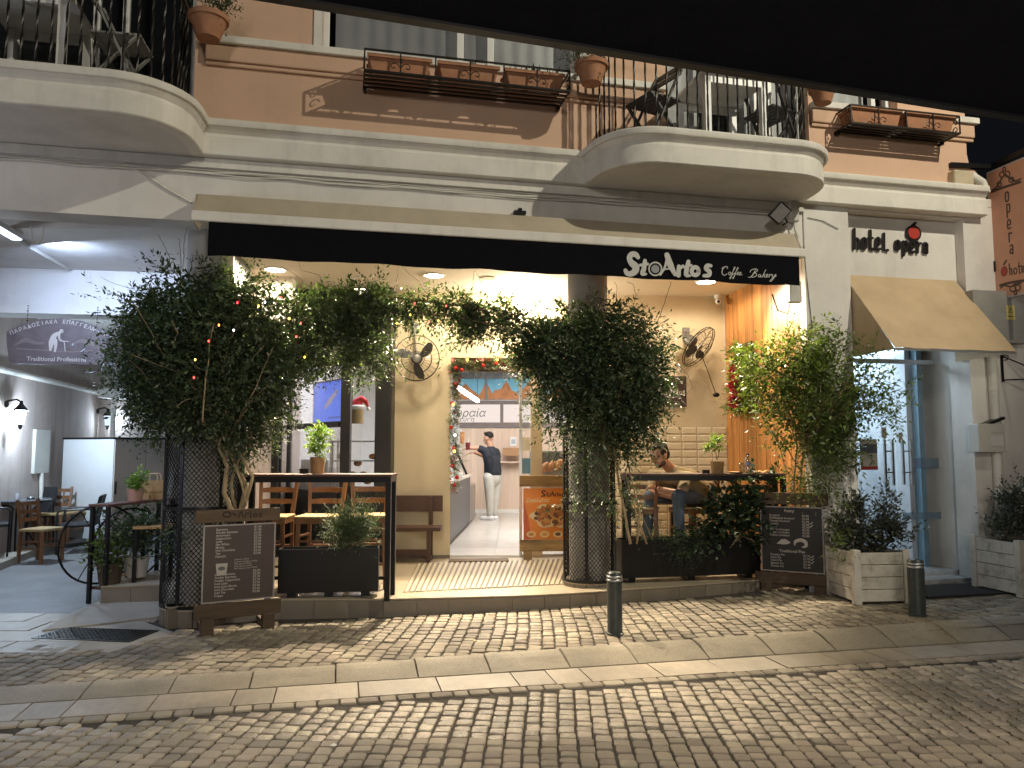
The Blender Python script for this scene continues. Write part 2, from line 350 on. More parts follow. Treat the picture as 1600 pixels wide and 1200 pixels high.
def place_cobbles(parent, name, cells, zf, npart):
    def key(c):
        u, v = proj((c[0], c[1], 0)); vis = -30 < u < 1630 and v < 1215
        return (0 if vis else 1, c[1])
    cells.sort(key=key); Vs = []; Fs = []; o = 0
    for k, (xc, yc, cw, cl, bd, l) in enumerate(cells):
        z = zf(xc, yc) + random.uniform(-.004, .004) - (random.uniform(.004, .009) if random.random() < .06 else 0); th = .016; a = -math.atan2(bd, l) + random.uniform(-.03, .03)
        j = random.randrange(12)
        if k < npart:
            b = bpy.data.objects.new('cobblestone', (COBM if parent is road else COBP)[j]); col.objects.link(b); b.parent = parent
            b.location = (xc, yc, z); b.rotation_euler = (random.gauss(0, .012), random.gauss(0, .012), a); b.scale = (cw, cl, th)
        else:
            V, F = COB[j]; ca, sa = math.cos(a), math.sin(a)
            Vs += [(xc + p[0]*cw*ca - p[1]*cl*sa, yc + p[0]*cw*sa + p[1]*cl*ca, z + p[2]*th) for p in V]
            Fs += [tuple(q + o for q in f) for f in F]; o += len(V)
    me = bpy.data.meshes.new(name); me.from_pydata(Vs, [], Fs); meshobj(name, me, m_cobs if parent is road else m_cobps, parent, 180, kind='stuff')
def dS(x, y): f = toF((x, y, 0)); return f.x, -f.y
def t_road(x, y): s, d = dS(x, y); return d > 2.255 and -8.5 < s < 9
lay_cobbles(road, 'cobblestone_field', -7, 9, 2.6, 7.8, t_road, lambda x, y: 0, 300, lambda x, y: .05*math.sin(y*1.3+x*.2) - .012*x*(y-4.4), .0955)
# header course along the slabs
def place_row(d0, d1, s0, s1, parent, mk): 
    pass
cells = []
s = -7.0
hdr = bpy.data.meshes
while s < 9:
    l = random.uniform(.10, .15); x, y = Wp(s + l/2, 2.145)
    j = random.randrange(12)
    b = bpy.data.objects.new('header_stone', COBM[j]); col.objects.link(b); b.parent = road
    b.location = (x, y, .001); b.rotation_euler = (0, 0, TH + random.uniform(-.02, .02)); b.scale = (l - .010, .088, .016)
    s += l
MAN = [AZ(*p, .0) for p in ((42, 1003), (85, 974), (205, 962), (275, 988), (170, 1020))]
def inpoly(x, y, P):
    c = False; n = len(P)
    for i in range(n):
        a, b = P[i], P[(i+1) % n]
        if (a[1] > y) != (b[1] > y) and x < (b[0]-a[0])*(y-a[1])/(b[1]-a[1]) + a[0]: c = not c
    return c
LB = [AZ(*p, 0) for p in ((-400, 1050), (0, 1014), (60, 1003), (100, 975), (255, 960))]
def t_pav(x, y):
    s, d = dS(x, y)
    if d > 1.415 or d < -.62 or not (-7 < s < 8): return False
    if inpoly(x, y, [(p.x, p.y) for p in MAN]): return False
    for i in range(len(LB)-1):
        a, b = LB[i], LB[i+1]
        if a.x <= x < b.x: return y < a.y + (b.y-a.y)*(x-a.x)/(b.x-a.x) - .05
    if s < 2.72 and d < -.05 and s > -3.4: return False
    return True
lay_cobbles(pavement, 'cobblestone_field', -6.5, 8.2, 4.0, 9.4, t_pav, lambda x, y: pz(dS(x, y)[0]), 300, lambda x, y: .06*math.sin(y*1.1+x*.35) - .02*x*(y-6.4)*.6, .103)
# kerb stones and flat slabs
def kerbmesh():
    prof = [(0, .0), (.0, .08), (.025, .22), (.08, .50), (.15, .82), (.20, .96), (.25, 1.0), (.25, -1)]
    V = []; n = len(prof) + 1; pr = [(0, -1)] + prof
    for x in (-.5, -.49, .49, .5):
        k = 1 if abs(x) < .495 else .93
        V += [(x, p[0], p[1]*k) for p in pr]
    F = [(j*n+i, j*n+i+1, (j+1)*n+i+1, (j+1)*n+i) for j in range(3) for i in range(n-1)] + [tuple(range(n)), tuple(range(4*n-1, 3*n-1, -1))]
    me = bpy.data.meshes.new('kerb_stone'); me.from_pydata(V, [], F); me.materials.append(m_kerb); return me
KM = kerbmesh(); s = -6.9
while s < 9:
    l = random.uniform(.49, .58); x, y = Wp(s + l/2, 1.77)
    b = bpy.data.objects.new('kerb_stone', KM); col.objects.link(b); b.parent = pavement
    b.location = (x, y, .002); b.rotation_euler = (0, 0, TH + random.uniform(-.008, .008)); b.scale = (l - .010, 1.22, pz(s + l/2) + .015); s += l
SM = MB().box(-.5, .5, -.160, .160, -.02, .001).build('x', m_slab); SMm = SM.data; bpy.data.objects.remove(SM); s = -7.1
while s < 9:
    l = random.choice((.25, .34, .37, .47, .52)); x, y = Wp(s + l/2, 1.937)
    b = bpy.data.objects.new('flat_slab', SMm); col.objects.link(b); b.parent = road
    b.location = (x, y, random.uniform(-.002, .002)); b.rotation_euler = (random.uniform(-.008, .008), 0, TH); b.scale = (l - .009, 1, 1); s += l
# alley
alley = sheet('alley_floor', [(-16, 7.45), (-4.55, 7.45), (-3.0, 7.6), (-3.0, 24), (-16, 24)], .003, m_concrete)
for r in range(4):
    y = 6.02 + r*.36 + .0; x = -7.5 + random.uniform(0, .2)
    while x < -3.85 + r*.03:
        l = random.uniform(.42, .62); b = MB().box(0, l-.012, 0, .348, -.03, random.uniform(-.006, .0))
        b.build('paving_slab', m_slab, alley, bevel=.004).location = (x, y + .012*random.random(), .010); x += l
AV = sheet('alley_pavement', [(p.x, p.y) for p in (AZ(-90, 925, .1), AZ(0, 880, .1), AZ(130, 829, .1), AZ(400, 780, .1), AZ(400, 770, .1), AZ(-400, 800, .1), AZ(-500, 880, .1))], .1, m_apron, thick=.1)
ap = [AZ(*p, .02) for p in ((66, 985), (110, 958), (150, 942), (165, 932), (252, 921), (262, 962), (180, 972))]
sheet('concrete_apron', [(p.x, p.y) for p in ap], .022, m_apron, thick=.03)
mp = [AZ(*p, .0) for p in ((38, 1006), (85, 976), (200, 964), (275, 990), (170, 1021))]
sheet('cement_patch', [(p.x, p.y) for p in mp], .006, m_apron, thick=.02)
t = thing('manhole_cover', 'dark ribbed manhole cover set in cement beside the paved apron', 'manhole cover', AZ(150, 993, 0), R(-8))
MB().box(-.44, .44, -.20, .20, .0, .014).build('frame', m_iron, t, bevel=.003)
mb = MB()
for i in range(22):
    for j in range(9): mb.cbox((-.40+i*.038, -.16+j*.04, .0165), (.024, .016, .006), Matrix.Rotation(R(45 if (i+j) % 2 else -45), 3, 'Z'))
mb.build('tread_plate', m_iron, t)

# ------------------------------------------------------------------ terrace platform
FZ = .18
edge = [AZ(*p, FZ) for p in ((158, 917), (252, 914), (262, 950), (330, 943), (437, 937.5), (600, 936.5), (800, 931.5), (850, 929.5), (890, 927.5), (930, 925), (1000, 920), (1060, 916), (1180, 907), (1262, 900))]
edge = [(p.x, p.y) for p in edge]
back = [(3.45, 10.3), (2.9, 10.2), (2.4, 17.2), (-3.4, 17.2), (-3.6, 9.9), (-4.3, 8.4)]
terrace = MB().slab(edge + back, -.02, FZ).build('terrace_floor', m_terr, kind='structure')
for i in range(len(edge) - 1):                    # riser tiles and nosing tiles along the front edge
    a = Vector((*edge[i], 0)); b = Vector((*edge[i+1], 0)); d = (b - a); L = d.length; n = max(1, round(L / .33)); d.normalize()
    nrm = Vector((d.y, -d.x, 0)); ang = math.atan2(d.y, d.x)
    for k in range(n):
        c = a + d * (L * (k + .5) / n) + nrm * .006
        q = MB().box(-L/n/2+.002, L/n/2-.002, -.006, .006, 0, FZ-.012).build('riser_tile', m_riser, terrace); q.location = (c.x, c.y, 0); q.rotation_euler = (0, 0, ang)
        c = a + d * (L * (k + .5) / n) - nrm * .06
        q = MB().box(-L/n/2+.0015, L/n/2-.0015, -.078, .075, -.011 if 0 else .0, .008).build('nosing_tile', m_terr, terrace); q.location = (c.x, c.y, FZ); q.rotation_euler = (0, 0, ang)
# ribbed floor strips in front of the door
pa, pb = AZ(630, 926, FZ), AZ(652, 881, FZ); pc, pd = AZ(890, 913, FZ), AZ(905, 873, FZ)
MB().slab([(pa.x, pa.y), (pc.x, pc.y), (pd.x, pd.y), (pb.x, pb.y)], FZ-.002, FZ+.003).build('rib_bed', m_ribgap, terrace)
n = 31
for i in range(n):
    f = (i + .5) / n; a = pa.lerp(pc, f); b = pb.lerp(pd, f)
    if i in (13, 14, 15, 16): pass
    MB().bar((a.x, a.y, FZ+.006), (b.x, b.y, FZ+.006), .034, .012).build('rib_strip', m_rib, terrace, bevel=.002)
c = AZ(765, 874, .2)
tt = thing('door_mat', 'brown grey rubber door mat on the cafe threshold', 'door mat', (AZ(748, 877, FZ).x, AZ(748, 877, FZ).y, FZ), R(4))
MB().box(-.37, .37, -.12, .12, .0, .022).build('mat_body', M('mat_rubber', (.13, .095, .07), .9, var=.3, scale=40, bump=.5), tt, bevel=.004)

# ------------------------------------------------------------------ facade of the building
B = thing('building', 'two storey peach and white building with balconies above the corner cafe', 'building', O, TH)
def part(mb, name, mat, par=None, **k): return mb.build(name, mat, par or B, **k)
X = lambda px, py, d=0: FS(px, py, d).x
Z = lambda px, py, d=0: FS(px, py, d).z
wy0, wy1 = 0, .28
WL, WR = X(503, 70), X(906, 70)
DR0, DR1 = X(1042, 140), X(1262, 150)
RW0, RW1 = X(1284, 150), X(1402, 160)
mb = MB()
SIL = 5.30
mb.box(-9, -6.2, 0, .28, 4.4, 7.6).box(-2.95, WL, 0, .28, 4.4, 7.6).box(WL, WR, 0, .28, 4.4, SIL).box(WR, DR0, 0, .28, 4.4, 7.6)
mb.box(DR1, RW0, 0, .28, 4.4, 7.6).box(RW0, RW1, 0, .28, 4.4, SIL).box(RW1, 5.30, 0, .28, 4.4, 7.6).box(5.02, 5.30, .28, 6, 4.4, 7.6)
mb.box(-6.2, -2.95, 0, .28, 6.9, 7.6).box(WL, WR, 0, .28, 6.9, 7.6).box(DR0, DR1, 0, .28, 6.9, 7.6).box(RW0, RW1, 0, .28, 6.9, 7.6)
part(mb, 'upper_wall', m_peach)
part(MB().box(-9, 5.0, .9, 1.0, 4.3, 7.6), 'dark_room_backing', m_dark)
pr = [(0, 4.50)] + [(.16*math.cos(a), 4.62 + .12*math.sin(a)) for a in [R(q) for q in (-90, -50, -10, 20, 50, 80)]] + [(0.02, 4.80), (0, 4.9)]
part(MB().prism([(5.30 + a, b) for a, b in pr], .0, .3), 'corner_scroll', m_peach)
# sill course
for a, b in ((-2.86, DR0 - .03), (DR1 + .02, 5.42)):
    part(MB().box(a, b, -.085, 0, 5.235, 5.305), 'sill_course', m_trim, bevel=.008)
    part(MB().box(a, b - .04, -.05, 0, 5.08, 5.233).box(a, b - .04, -.028, 0, 5.04, 5.08), 'sill_moulding', m_peach, bevel=.012)
# cornice + balcony sweep
def arc(cx, cy, r, a0, a1, n): return [(cx + r*math.cos(R(a0+(a1-a0)*i/n)), cy + r*math.sin(R(a0+(a1-a0)*i/n))) for i in range(n+1)]
rL = .45; dl = -.76; dr = -.70
pathL = [(-9, dl)] + arc(-2.95 - rL, dl + rL, rL, -90, -8, 9) + [(-2.93, -.09)] + arc(-2.86, -.07, .07, 180, 90, 4)
pathR = arc(.74, -.07, .07, 90, 0, 4) + [(.815, -.12)] + arc(.84 + .42, dr + .42, .42, 188, 270, 9) + [(2.6, dr)] + arc(2.62, dr + .42, .42, -90, -6, 9) + [(3.06, -.09)] + arc(3.13, -.07, .07, 180, 90, 4)
path = pathL + pathR + [(5.30, 0)]
path += [(5.44, .0)]
def offset(path, o):
    out = []
    for i, p in enumerate(path):
        a = Vector(path[max(i-1, 0)]); b = Vector(path[min(i+1, len(path)-1)]); d = (b - a).normalized(); n = Vector((d.y, -d.x))
        out.append((p[0] + n.x*o, p[1] + n.y*o))
    return out
prof = [(0, 4.165), (.09, 4.17), (.10, 4.18), (.10, 4.345), (.085, 4.355), (.085, 4.375), (.105, 4.395), (.125, 4.425), (.145, 4.43), (.15, 4.44), (.15, 4.485), (.14, 4.495), (0, 4.50)]
vs = []; k = len(prof)
offs = [offset(path, o) for o, z in prof]
for i in range(len(path)):
    for j in range(k): vs.append((*offs[j][i], prof[j][1]))
fs = [(i*k+j, (i+1)*k+j, (i+1)*k+j+1, i*k+j+1) for i in range(len(path)-1) for j in range(k-1)] + [tuple(range(k)), tuple(range((len(path)-1)*k, len(path)*k))]
part(MB().add(vs, fs), 'cornice', m_trim, smooth=35)
slabs = []
for nm, pth, ends in (('balcony', pathL, [(-2.84, .0), (-9, .0)]), ('balcony', pathR, [(3.08, .0), (.78, .0)])):
    pp = offset(pth, .02); slabs.append(part(MB().slab(pp + ends, 4.168, 4.488), nm, m_white))
balL, balR = slabs
# facade band under the cornice
part(MB().box(-9, 3.178, .0, .30, 3.588, 4.17), 'lower_wall', m_white)
part(MB().box(-9, 3.178, -.035, .0, 4.075, 4.163), 'band_moulding', m_trim, bevel=.006)
# cafe opening, hotel front
PB = .02
part(MB().box(3.178, 3.72, -.02, .10, 0, 4.30).box(3.45, 3.72, .1, 1.2, 0, 4.30), 'pilaster', m_white, bevel=.006)
PX1 = 5.20
part(MB().box(3.72, PX1, .0, .25, 4.14, 4.30).box(3.178, 6.5, -.0, .3, 4.303, 4.40), 'hotel_beam', m_white, bevel=.005)
part(MB().box(3.72, PX1, .12, .3, 3.25, 4.138), 'sign_panel', m_white)
part(MB().box(PX1, 6.5, 0, .3, 0, 4.30).box(5.26, 5.5, .302, 1.0, 0, 3.2), 'hotel_wall', m_white, bevel=.004)
part(MB().box(PX1-.01, PX1+.12, .305, 1.1, 2.95, 3.2), 'jamb_head', m_white)
part(MB().box(3.72, 5.255, .31, 2.9, 2.93, 3.20), 'lobby_ceiling', m_ceil)
# windows of the upper floor
def curtain(x0, x1, y, z0, z1, name='curtain', amp=.013, k=.16):
    n = int((x1-x0)/.03); vs = []; 
    for i in range(n+1):
        x = x0 + (x1-x0)*i/n; yy = y + amp*math.sin(x/k*6.28) + .6*amp*math.sin(x/k*2.1+1)
        vs += [(x, yy, z0), (x, yy, z1)]
    return part(MB().add(vs, [(2*i, 2*i+2, 2*i+3, 2*i+1) for i in range(n)]), name, m_curtain, smooth=180)
def window(x0, x1, z0, z1, posts, t=.12, fw=.055):
    mb = MB(); mb.box(x0, x1, t, t+.06, z1-fw, z1).box(x0, x1, t, t+.06, z0, z0+fw)
    for p in posts: mb.box(p-fw/2, p+fw/2, t-.003, t+.063, z0+fw, z1-fw)
    wn = part(mb, 'window', m_whitep, bevel=.006)
    ps = sorted(posts)
    for a, b in zip(ps[:-1], ps[1:]): part(MB().box(a+fw/2, b-fw/2, t+.025, t+.033, z0+fw, z1-fw), 'pane', m_glassd, wn)
    return wn
window(-6.2, -2.95, 4.52, 6.9, [-6.17, -5.2] + [X(x, 40) for x in (15, 143, 190)] + [-2.98])
window(WL, WR, SIL, 6.9, [WL + .03, X(722, 60), X(770, 65), WR - .03], fw=.07)
window(DR0, DR1, 4.52, 6.9, [DR0 + .03, X(1111, 150), X(1151, 150), X(1190, 150), X(1212, 150), DR1 - .03], fw=.05)
window(RW0, RW1, SIL, 6.9, [RW0 + .03, X(1302, 150), X(1376, 165), RW1 - .03])
curtain(WL + .12, WR, .22, SIL, 6.8); curtain(DR0, DR0 + .5, .3, 4.5, 6.8); curtain(DR0 + .9, DR1, .32, 4.5, 6.8); curtain(RW0, RW1 - .2, .3, SIL, 6.8)
for q in (WL - .075, WR): part(MB().box(q, q + .075, -.012, .1, SIL, 6.95), 'window_surround', m_trim)
# railings
def baluster():
    mb = MB(); n = 14; vs = []
    for i in range(n+1):
        a = i*R(30); z = .02 + .96*i/n; r = .0105
        vs += [(r*math.cos(a+k*math.pi/2), r*math.sin(a+k*math.pi/2), z) for k in range(4)]
    return mb.add(vs, [(i*4+k, i*4+(k+1)%4, (i+1)*4+(k+1)%4, (i+1)*4+k) for i in range(n) for k in range(4)])
def scroll():
    mb = MB()
    for sg in (-1, 1):
        pts = []
        for i in range(15):
            a = i*R(30); r = .030*(1 - i/19); pts.append((sg*(.024 - r*math.cos(a)*.75), 0, .045 + r*math.sin(a)))
        mb.tube(pts, .0042, 4)
    return mb
bmesh_b = baluster().build('x', m_iron); bm_data = bmesh_b.data; bpy.data.objects.remove(bmesh_b)
sb = scroll().build('x', m_iron); s_data = sb.data; bpy.data.objects.remove(sb)
def resample(P, step):
    out = []; acc = 0; P = [Vector(p) for p in P]
    for a, b in zip(P[:-1], P[1:]):
        L = (b-a).length; d = (b-a)/L if L > 0 else Vector((0,0))
        while acc <= L: out.append((a + d*acc, math.atan2(d.y, d.x))); acc += step
        acc -= L
    return out
for bal, pth in ((balL, offset(pathL[0:11], -.06)), (balR, offset(pathR[5:26], -.06))):
    if bal is balL: pth = [(-6.3, pth[0][1])] + pth[1:] 
    pth = pth + [(pth[-1][0], 0)] if bal is balL else [(pth[0][0], 0)] + pth + [(pth[-1][0], 0)]
    rail = MB().tube([(x, y, 5.49) for x, y in pth], .022, 6).tube([(x, y, 4.525) for x, y in pth], .008, 4).build('railing', m_iron, bal)
    pts = resample(pth, .105)
    for i, (p, a) in enumerate(pts):
        dup(bpy.data.objects.new('baluster', bm_data), 'baluster', rail, (p.x, p.y, 4.50), (0, 0, a))
        if i < len(pts) - 1: q = (p + pts[i+1][0]) / 2; dup(bpy.data.objects.new('scroll', s_data), 'scroll', rail, (q.x, q.y, 4.50), (0, 0, a))
for o in [o for o in bpy.data.objects if not o.users_collection]: bpy.data.objects.remove(o)
# ------------------------------------------------------------------ terrace room: back wall, wood wall, ceiling
CZ = 3.6
w0, w1 = Vector((-1.333, 9.87, 0)), Vector((2.85, 10.21, 0))
BWa = math.atan2(w1.y - w0.y, w1.x - w0.x); BU = (w1 - w0).normalized(); BT = Vector((-BU.y, BU.x, 0))
def BW(px, py, off=0):                      # pixel -> (r, t, z) in the back wall's frame (t inwards)
    p = AP(px, py, w0 + BT*off, BT); q = p - w0; return Vector((q.dot(BU), q.dot(BT), p.z))
def WB(r, t, z): return w0 + BU*r + BT*t + Vector((0, 0, z))
def bwroot(name, kind='structure'):
    o = bpy.data.objects.new(name, None); col.objects.link(o); o.location = w0; o.rotation_euler = (0, 0, BWa); o['kind'] = kind; return o
wall = bwroot('back_wall')
r_bl = BW(613, 700).x; r_d0 = BW(704, 700).x; r_d1 = BW(912, 700).x; r_end = (w1 - w0).length + .03
zd = BW(750, 559).z
mb = MB().box(r_bl, r_d0, 0, .2, FZ, CZ).box(r_d0, r_d1, 0, .2, zd, CZ).box(r_d1, r_end, 0, .2, FZ, CZ)
mb.build('plaster', m_cream, wall)
MB().box(r_bl, r_d0 + .0, -.012, 0, FZ, BW(700, 867).z).build('skirting', m_riser, wall)
# metro tiles behind the table
ztile = BW(1050, 667).z; TWd, THt = .205, .1015
MB().box(r_d1 + .15, r_end - .02, -.006, .0, FZ, ztile + .003).build('tile_bed', m_tgrout, wall)
TMe = bpy.data.meshes.new('tile')
a, b, h = TWd - .007, THt - .007, .009
i = .016
TMe.from_pydata([(0,0,0),(a,0,0),(a,0,b),(0,0,b),(i,-h,i),(a-i,-h,i),(a-i,-h,b-i),(i,-h,b-i)], [], [(0,1,5,4),(1,2,6,5),(2,3,7,6),(3,0,4,7),(4,5,6,7)])
TMe.materials.append(m_tile)
rx = r_end - .03; nrow = int((ztile - FZ) / THt)
for j in range(nrow):
    x = rx - TWd
    while x > r_d1 + .15:
        dup(bpy.data.objects.new('t', TMe), 'tile', wall, (x, -.0062, ztile - (j+1)*THt + .004)); x -= TWd
# ceiling
fr0, fr1 = W(-3.15, .02), W(3.19, .02)
MB().slab([(fr0.x, fr0.y), (fr1.x, fr1.y), (3.3, 8.3), (2.98, 10.4), (-2.6, 9.95), (-4.3, 9.9), (-3.6, 7.3)], CZ, CZ + .1).build('terrace_ceiling', m_ceil, kind='structure')
# planked side wall
pA, pB = Vector((2.852, 10.205, 0)), W(3.176, .03); pB.z = 0
side = bpy.data.objects.new('plank_wall', None); col.objects.link(side); side['kind'] = 'structure'; side.location = pA
dv = (pB - pA); sl = dv.length; side.rotation_euler = (0, 0, math.atan2(dv.y, dv.x))
npk = 17
for i in range(npk):
    wd = sl / npk; MB().box(i*wd + .002, (i+1)*wd - .003, random.uniform(0, .005), .03, FZ, CZ).build('plank', m_plank, side, bevel=.003)
MB().box(-.05, sl, .02, .08, FZ, CZ).build('batten', m_woodd, side)
MB().box(-.035, -.002, -.02, .03, FZ, CZ).build('corner_bead', m_trim, side)

# ------------------------------------------------------------------ columns with expanded metal cages
def column(name, label, cx, cy, zb, R0, Rc, ztop, zc0, zc1, tilebase):
    t = thing(name, label, 'column', (cx, cy, zb), group=None)
    MB().lathe([(R0, .0), (R0, ztop - zb)], 40).build('shaft', M('grey_render', (.36, .35, .33), .7, var=.1, scale=4, dirt=((.2, .19, .17), 2, .4)), t, smooth=40)
    n = 14
    for i in range(n):                       # tiled round foot
        a0, a1 = 2*math.pi*i/n + .012, 2*math.pi*(i+1)/n - .012
        mid = (a0+a1)/2; P = [(Rc*math.cos(a), Rc*math.sin(a)) for a in (a0, mid, a1)] + [((Rc-.05)*math.cos(a), (Rc-.05)*math.sin(a)) for a in (a1, mid, a0)]
        MB().slab(P, 0, tilebase - .02).build('foot_tile', m_riser, t)
    MB().lathe([(Rc-.012, 0), (Rc-.012, tilebase - .01), (R0*.9, tilebase - .009)], 40).build('foot_core', m_grout, t, smooth=40)
    MB().lathe([(Rc+.004, tilebase-.02), (Rc+.004, tilebase+.001), (R0*.9, tilebase+.004)], 40).build('foot_cap', m_terr, t, smooth=40)
    # lattice
    Rm = Rc - .012; nw = int(2*math.pi*Rm/.040); dz = .0235; V = []; F = []
    nz = int((zc1 - zc0)/dz)
    def P(i, j, r): a = 2*math.pi*(i)/(2*nw); return (r*math.cos(a), r*math.sin(a), zc0 - zb + j*dz)
    def strand(p, q):
        p = Vector(p); q = Vector(q); d = (q-p).normalized(); nrm = Vector((p.x, p.y, 0)).normalized(); sdv = d.cross(nrm).normalized()*.0034; o = len(V)
        V.extend([tuple(p+sdv), tuple(p-sdv), tuple(p+nrm*.004), tuple(q+sdv), tuple(q-sdv), tuple(q+nrm*.004)])
        F.extend([(o, o+1, o+4, o+3), (o+1, o+2, o+5, o+4), (o+2, o, o+3, o+5)])
    for j in range(nz):
        for i in range(2*nw):
            if (i + j) % 2 == 0:
                strand(P(i, j, Rm), P(i+1, j+1, Rm)); strand(P(i, j, Rm), P(i-1, j+1, Rm))
    me = bpy.data.meshes.new('mesh_cage'); me.from_pydata(V, [], F); meshobj('mesh_cage', me, m_iron, t)
    for k in range(6):
        a = 2*math.pi*(k + .5)/6 - .2
        MB().cbox((Rc*math.cos(a), Rc*math.sin(a), (zc0+zc1)/2 - zb), (.012, .032, zc1-zc0), Matrix.Rotation(a, 3, 'Z')).build('cage_upright', m_black, t)
    for z in (zc0, (zc0*.5+zc1*.5) + .02, zc1):
        MB().lathe([(Rc-.006, z-zb-.014), (Rc+.008, z-zb-.014), (Rc+.008, z-zb+.014), (Rc-.006, z-zb+.014), (Rc-.006, z-zb-.014)], 40, cap=False).build('cage_ring', m_black, t, smooth=40)
    return t
c1 = AZ(286, 982, 0); col1 = (c1.x, c1.y + .34)
column('column', 'round column in a black mesh cage under the larger left hand vine', col1[0], col1[1], 0, .21, .335, CZ, .17, 1.85, .16)
c2 = AZ(926, 920, FZ); col2 = (c2.x, c2.y + .28)
column('column', 'round column in a black mesh cage beside the orange poster stand', col2[0], col2[1], FZ, .21, .28, CZ, FZ+.06, 1.75, .055)

# ------------------------------------------------------------------ cafe shop: black shop window, door, room behind
shop = bpy.data.objects.new('shop_room', None); col.objects.link(shop); shop['kind'] = 'structure'
m_sfloor = M('shop_floor_tile', (.48, .45, .42), .25, var=.05, scale=3, orand=.03)
m_swall = M('shop_wall', (.74, .73, .72), .7, var=.03)
m_laminate = M('pale_oak_panel', (.62, .47, .36), .5, var=.14, scale=5, stretch=(3, 1, .1), orand=.04)
YB = 16.9; XL, XR = -3.3, 2.9; SZ = 3.35
for i in range(5):
    for j in range(9):
        x0, y0 = -1.02 + i*.8, 10.1 + j*.8
        MB().box(x0+.003, x0+.797, y0+.003, y0+.797, FZ-.02, FZ+.012).build('floor_tile', m_sfloor, shop)
MB().box(XL, 1.4, 10.0, YB, FZ-.03, FZ+.008).build('floor_bed', m_riser, shop)
MB().box(XL, XR, YB, YB+.1, FZ, SZ).build('rear_wall', m_swall, shop)
for i in range(9): MB().box(-1.1+i*.45, -.655+i*.45, YB-.02, YB, FZ+.09, 2.02).build('wall_panel', m_laminate, shop)
MB().box(-1.1, XR, YB-.022, YB, FZ, FZ+.09).build('plinth', m_trim, shop)
MB().box(XL-.1, XL, 9.6, YB, FZ, SZ).build('side_wall', m_swall, shop); MB().box(XR, XR+.1, 10.2, YB, FZ, SZ).build('side_wall', m_swall, shop)
MB().slab([(XL, 9.95), (-.3, 10.08), (XR, 10.45), (XR, YB), (XL, YB)], SZ, SZ+.1).build('shop_ceiling', m_swall, shop)
# light box signs over the counter back, picture frieze, dark slats
def RW(px, py, off=.03): return AY(px, py, YB-off)
a = RW(703, 632, .06); b = RW(782, 660, .06)
MB().box(-1.15, XR, YB-.05, YB-.001, RW(760, 668).z, RW(760, 626).z).build('sign_frame', M('taupe_frame', (.17, .14, .13), .6), shop)
m_lbox = EM('lit_sign_face', (1, .86, .78), .95)
for p0, p1 in ((700, 781.5), (786.5, 842), (846, 930)):
    a = RW(p0, 660, .06); b = RW(p1, 632, .06); MB().box(a.x, b.x, YB-.06, YB-.05, a.z, b.z).build('sign_face', m_lbox, shop)
m_sky = M('printed_sky', (.18, .48, .66), .6, var=.12, scale=3); m_rock = M('printed_rock', (.50, .20, .07), .6, var=.4, scale=6)
za, zb2 = RW(760, 624).z, RW(760, 592).z
MB().box(-1.15, XR, YB-.03, YB-.001, za, zb2).build('picture_frieze', m_sky, shop)
rg = random.Random(3)
for x0 in (-1.0, -.55, -.1, .42, 1.0, 1.5):
    P = [(x0-.32, za), (x0-.30, za+rg.uniform(.05,.2)), (x0-.15, za+rg.uniform(.12,.34)), (x0-.02, za+rg.uniform(.3,.43)), (x0+.1, za+rg.uniform(.1,.3)), (x0+.22, za+rg.uniform(.05,.2)), (x0+.26, za)]
    MB().prism(P, YB-.034-.001*abs(x0), YB-.0305).build('painted_rock', m_rock, shop)
for px in (760, 812.5, 850): a = RW(px, 600); MB().box(a.x-.025, a.x+.025, YB-.06, YB-.04, za, zb2).build('frieze_post', M('grey_post', (.2,.2,.2), .6), shop)
m_slat = M('grey_slat', (.14, .15, .16), .5, orand=.1)
for i in range(24): MB().box(-1.2+i*.17, -1.2+i*.17+.15, YB-.045, YB-.01, zb2+.002, RW(760, 577).z).build('slat', m_slat, shop)
# lettering of the lit sign (Greek)
def text(name, body, size, mat, parent=None, loc=(0,0,0), rot=None, align='LEFT', offset=0, shear=0, spacing=1, lines=1, ext=.0008):
    cu = bpy.data.curves.new('t', 'FONT'); cu.body = body; cu.size = size; cu.align_x = align; cu.offset = offset; cu.shear = shear
    cu.space_character = spacing; cu.space_line = lines; cu.extrude = ext; cu.resolution_u = 3
    o = bpy.data.objects.new('t', cu); col.objects.link(o); dg = bpy.context.evaluated_depsgraph_get()
    me = bpy.data.meshes.new_from_object(o.evaluated_get(dg)); bpy.data.objects.remove(o); me.materials.clear()
    r = meshobj(name, me, mat, parent); m4 = (rot or Matrix.Rotation(R(90), 3, 'X')).to_4x4(); m4.translation = Vector(loc); r.matrix_local = m4; return r
m_ink = M('grey_ink', (.10, .11, .12), .6)
p = RW(713, 655, .066); text('lettering', 'ωραία', .235, m_ink, shop, (RW(708, 652, .063).x, YB-.063, RW(708, 651, .063).z), shear=.25)
text('lettering', 'γεύση', .14, m_ink, shop, (RW(712, 658, .063).x, YB-.063, RW(712, 658.5, .063).z), shear=.25)
# things in the shop
def shopthing(name, label, cat, px, py, Y=None): 
    p = AY(px, py, Y) if Y else AZ(px, py, FZ+.012); return thing(name, label, cat, p)
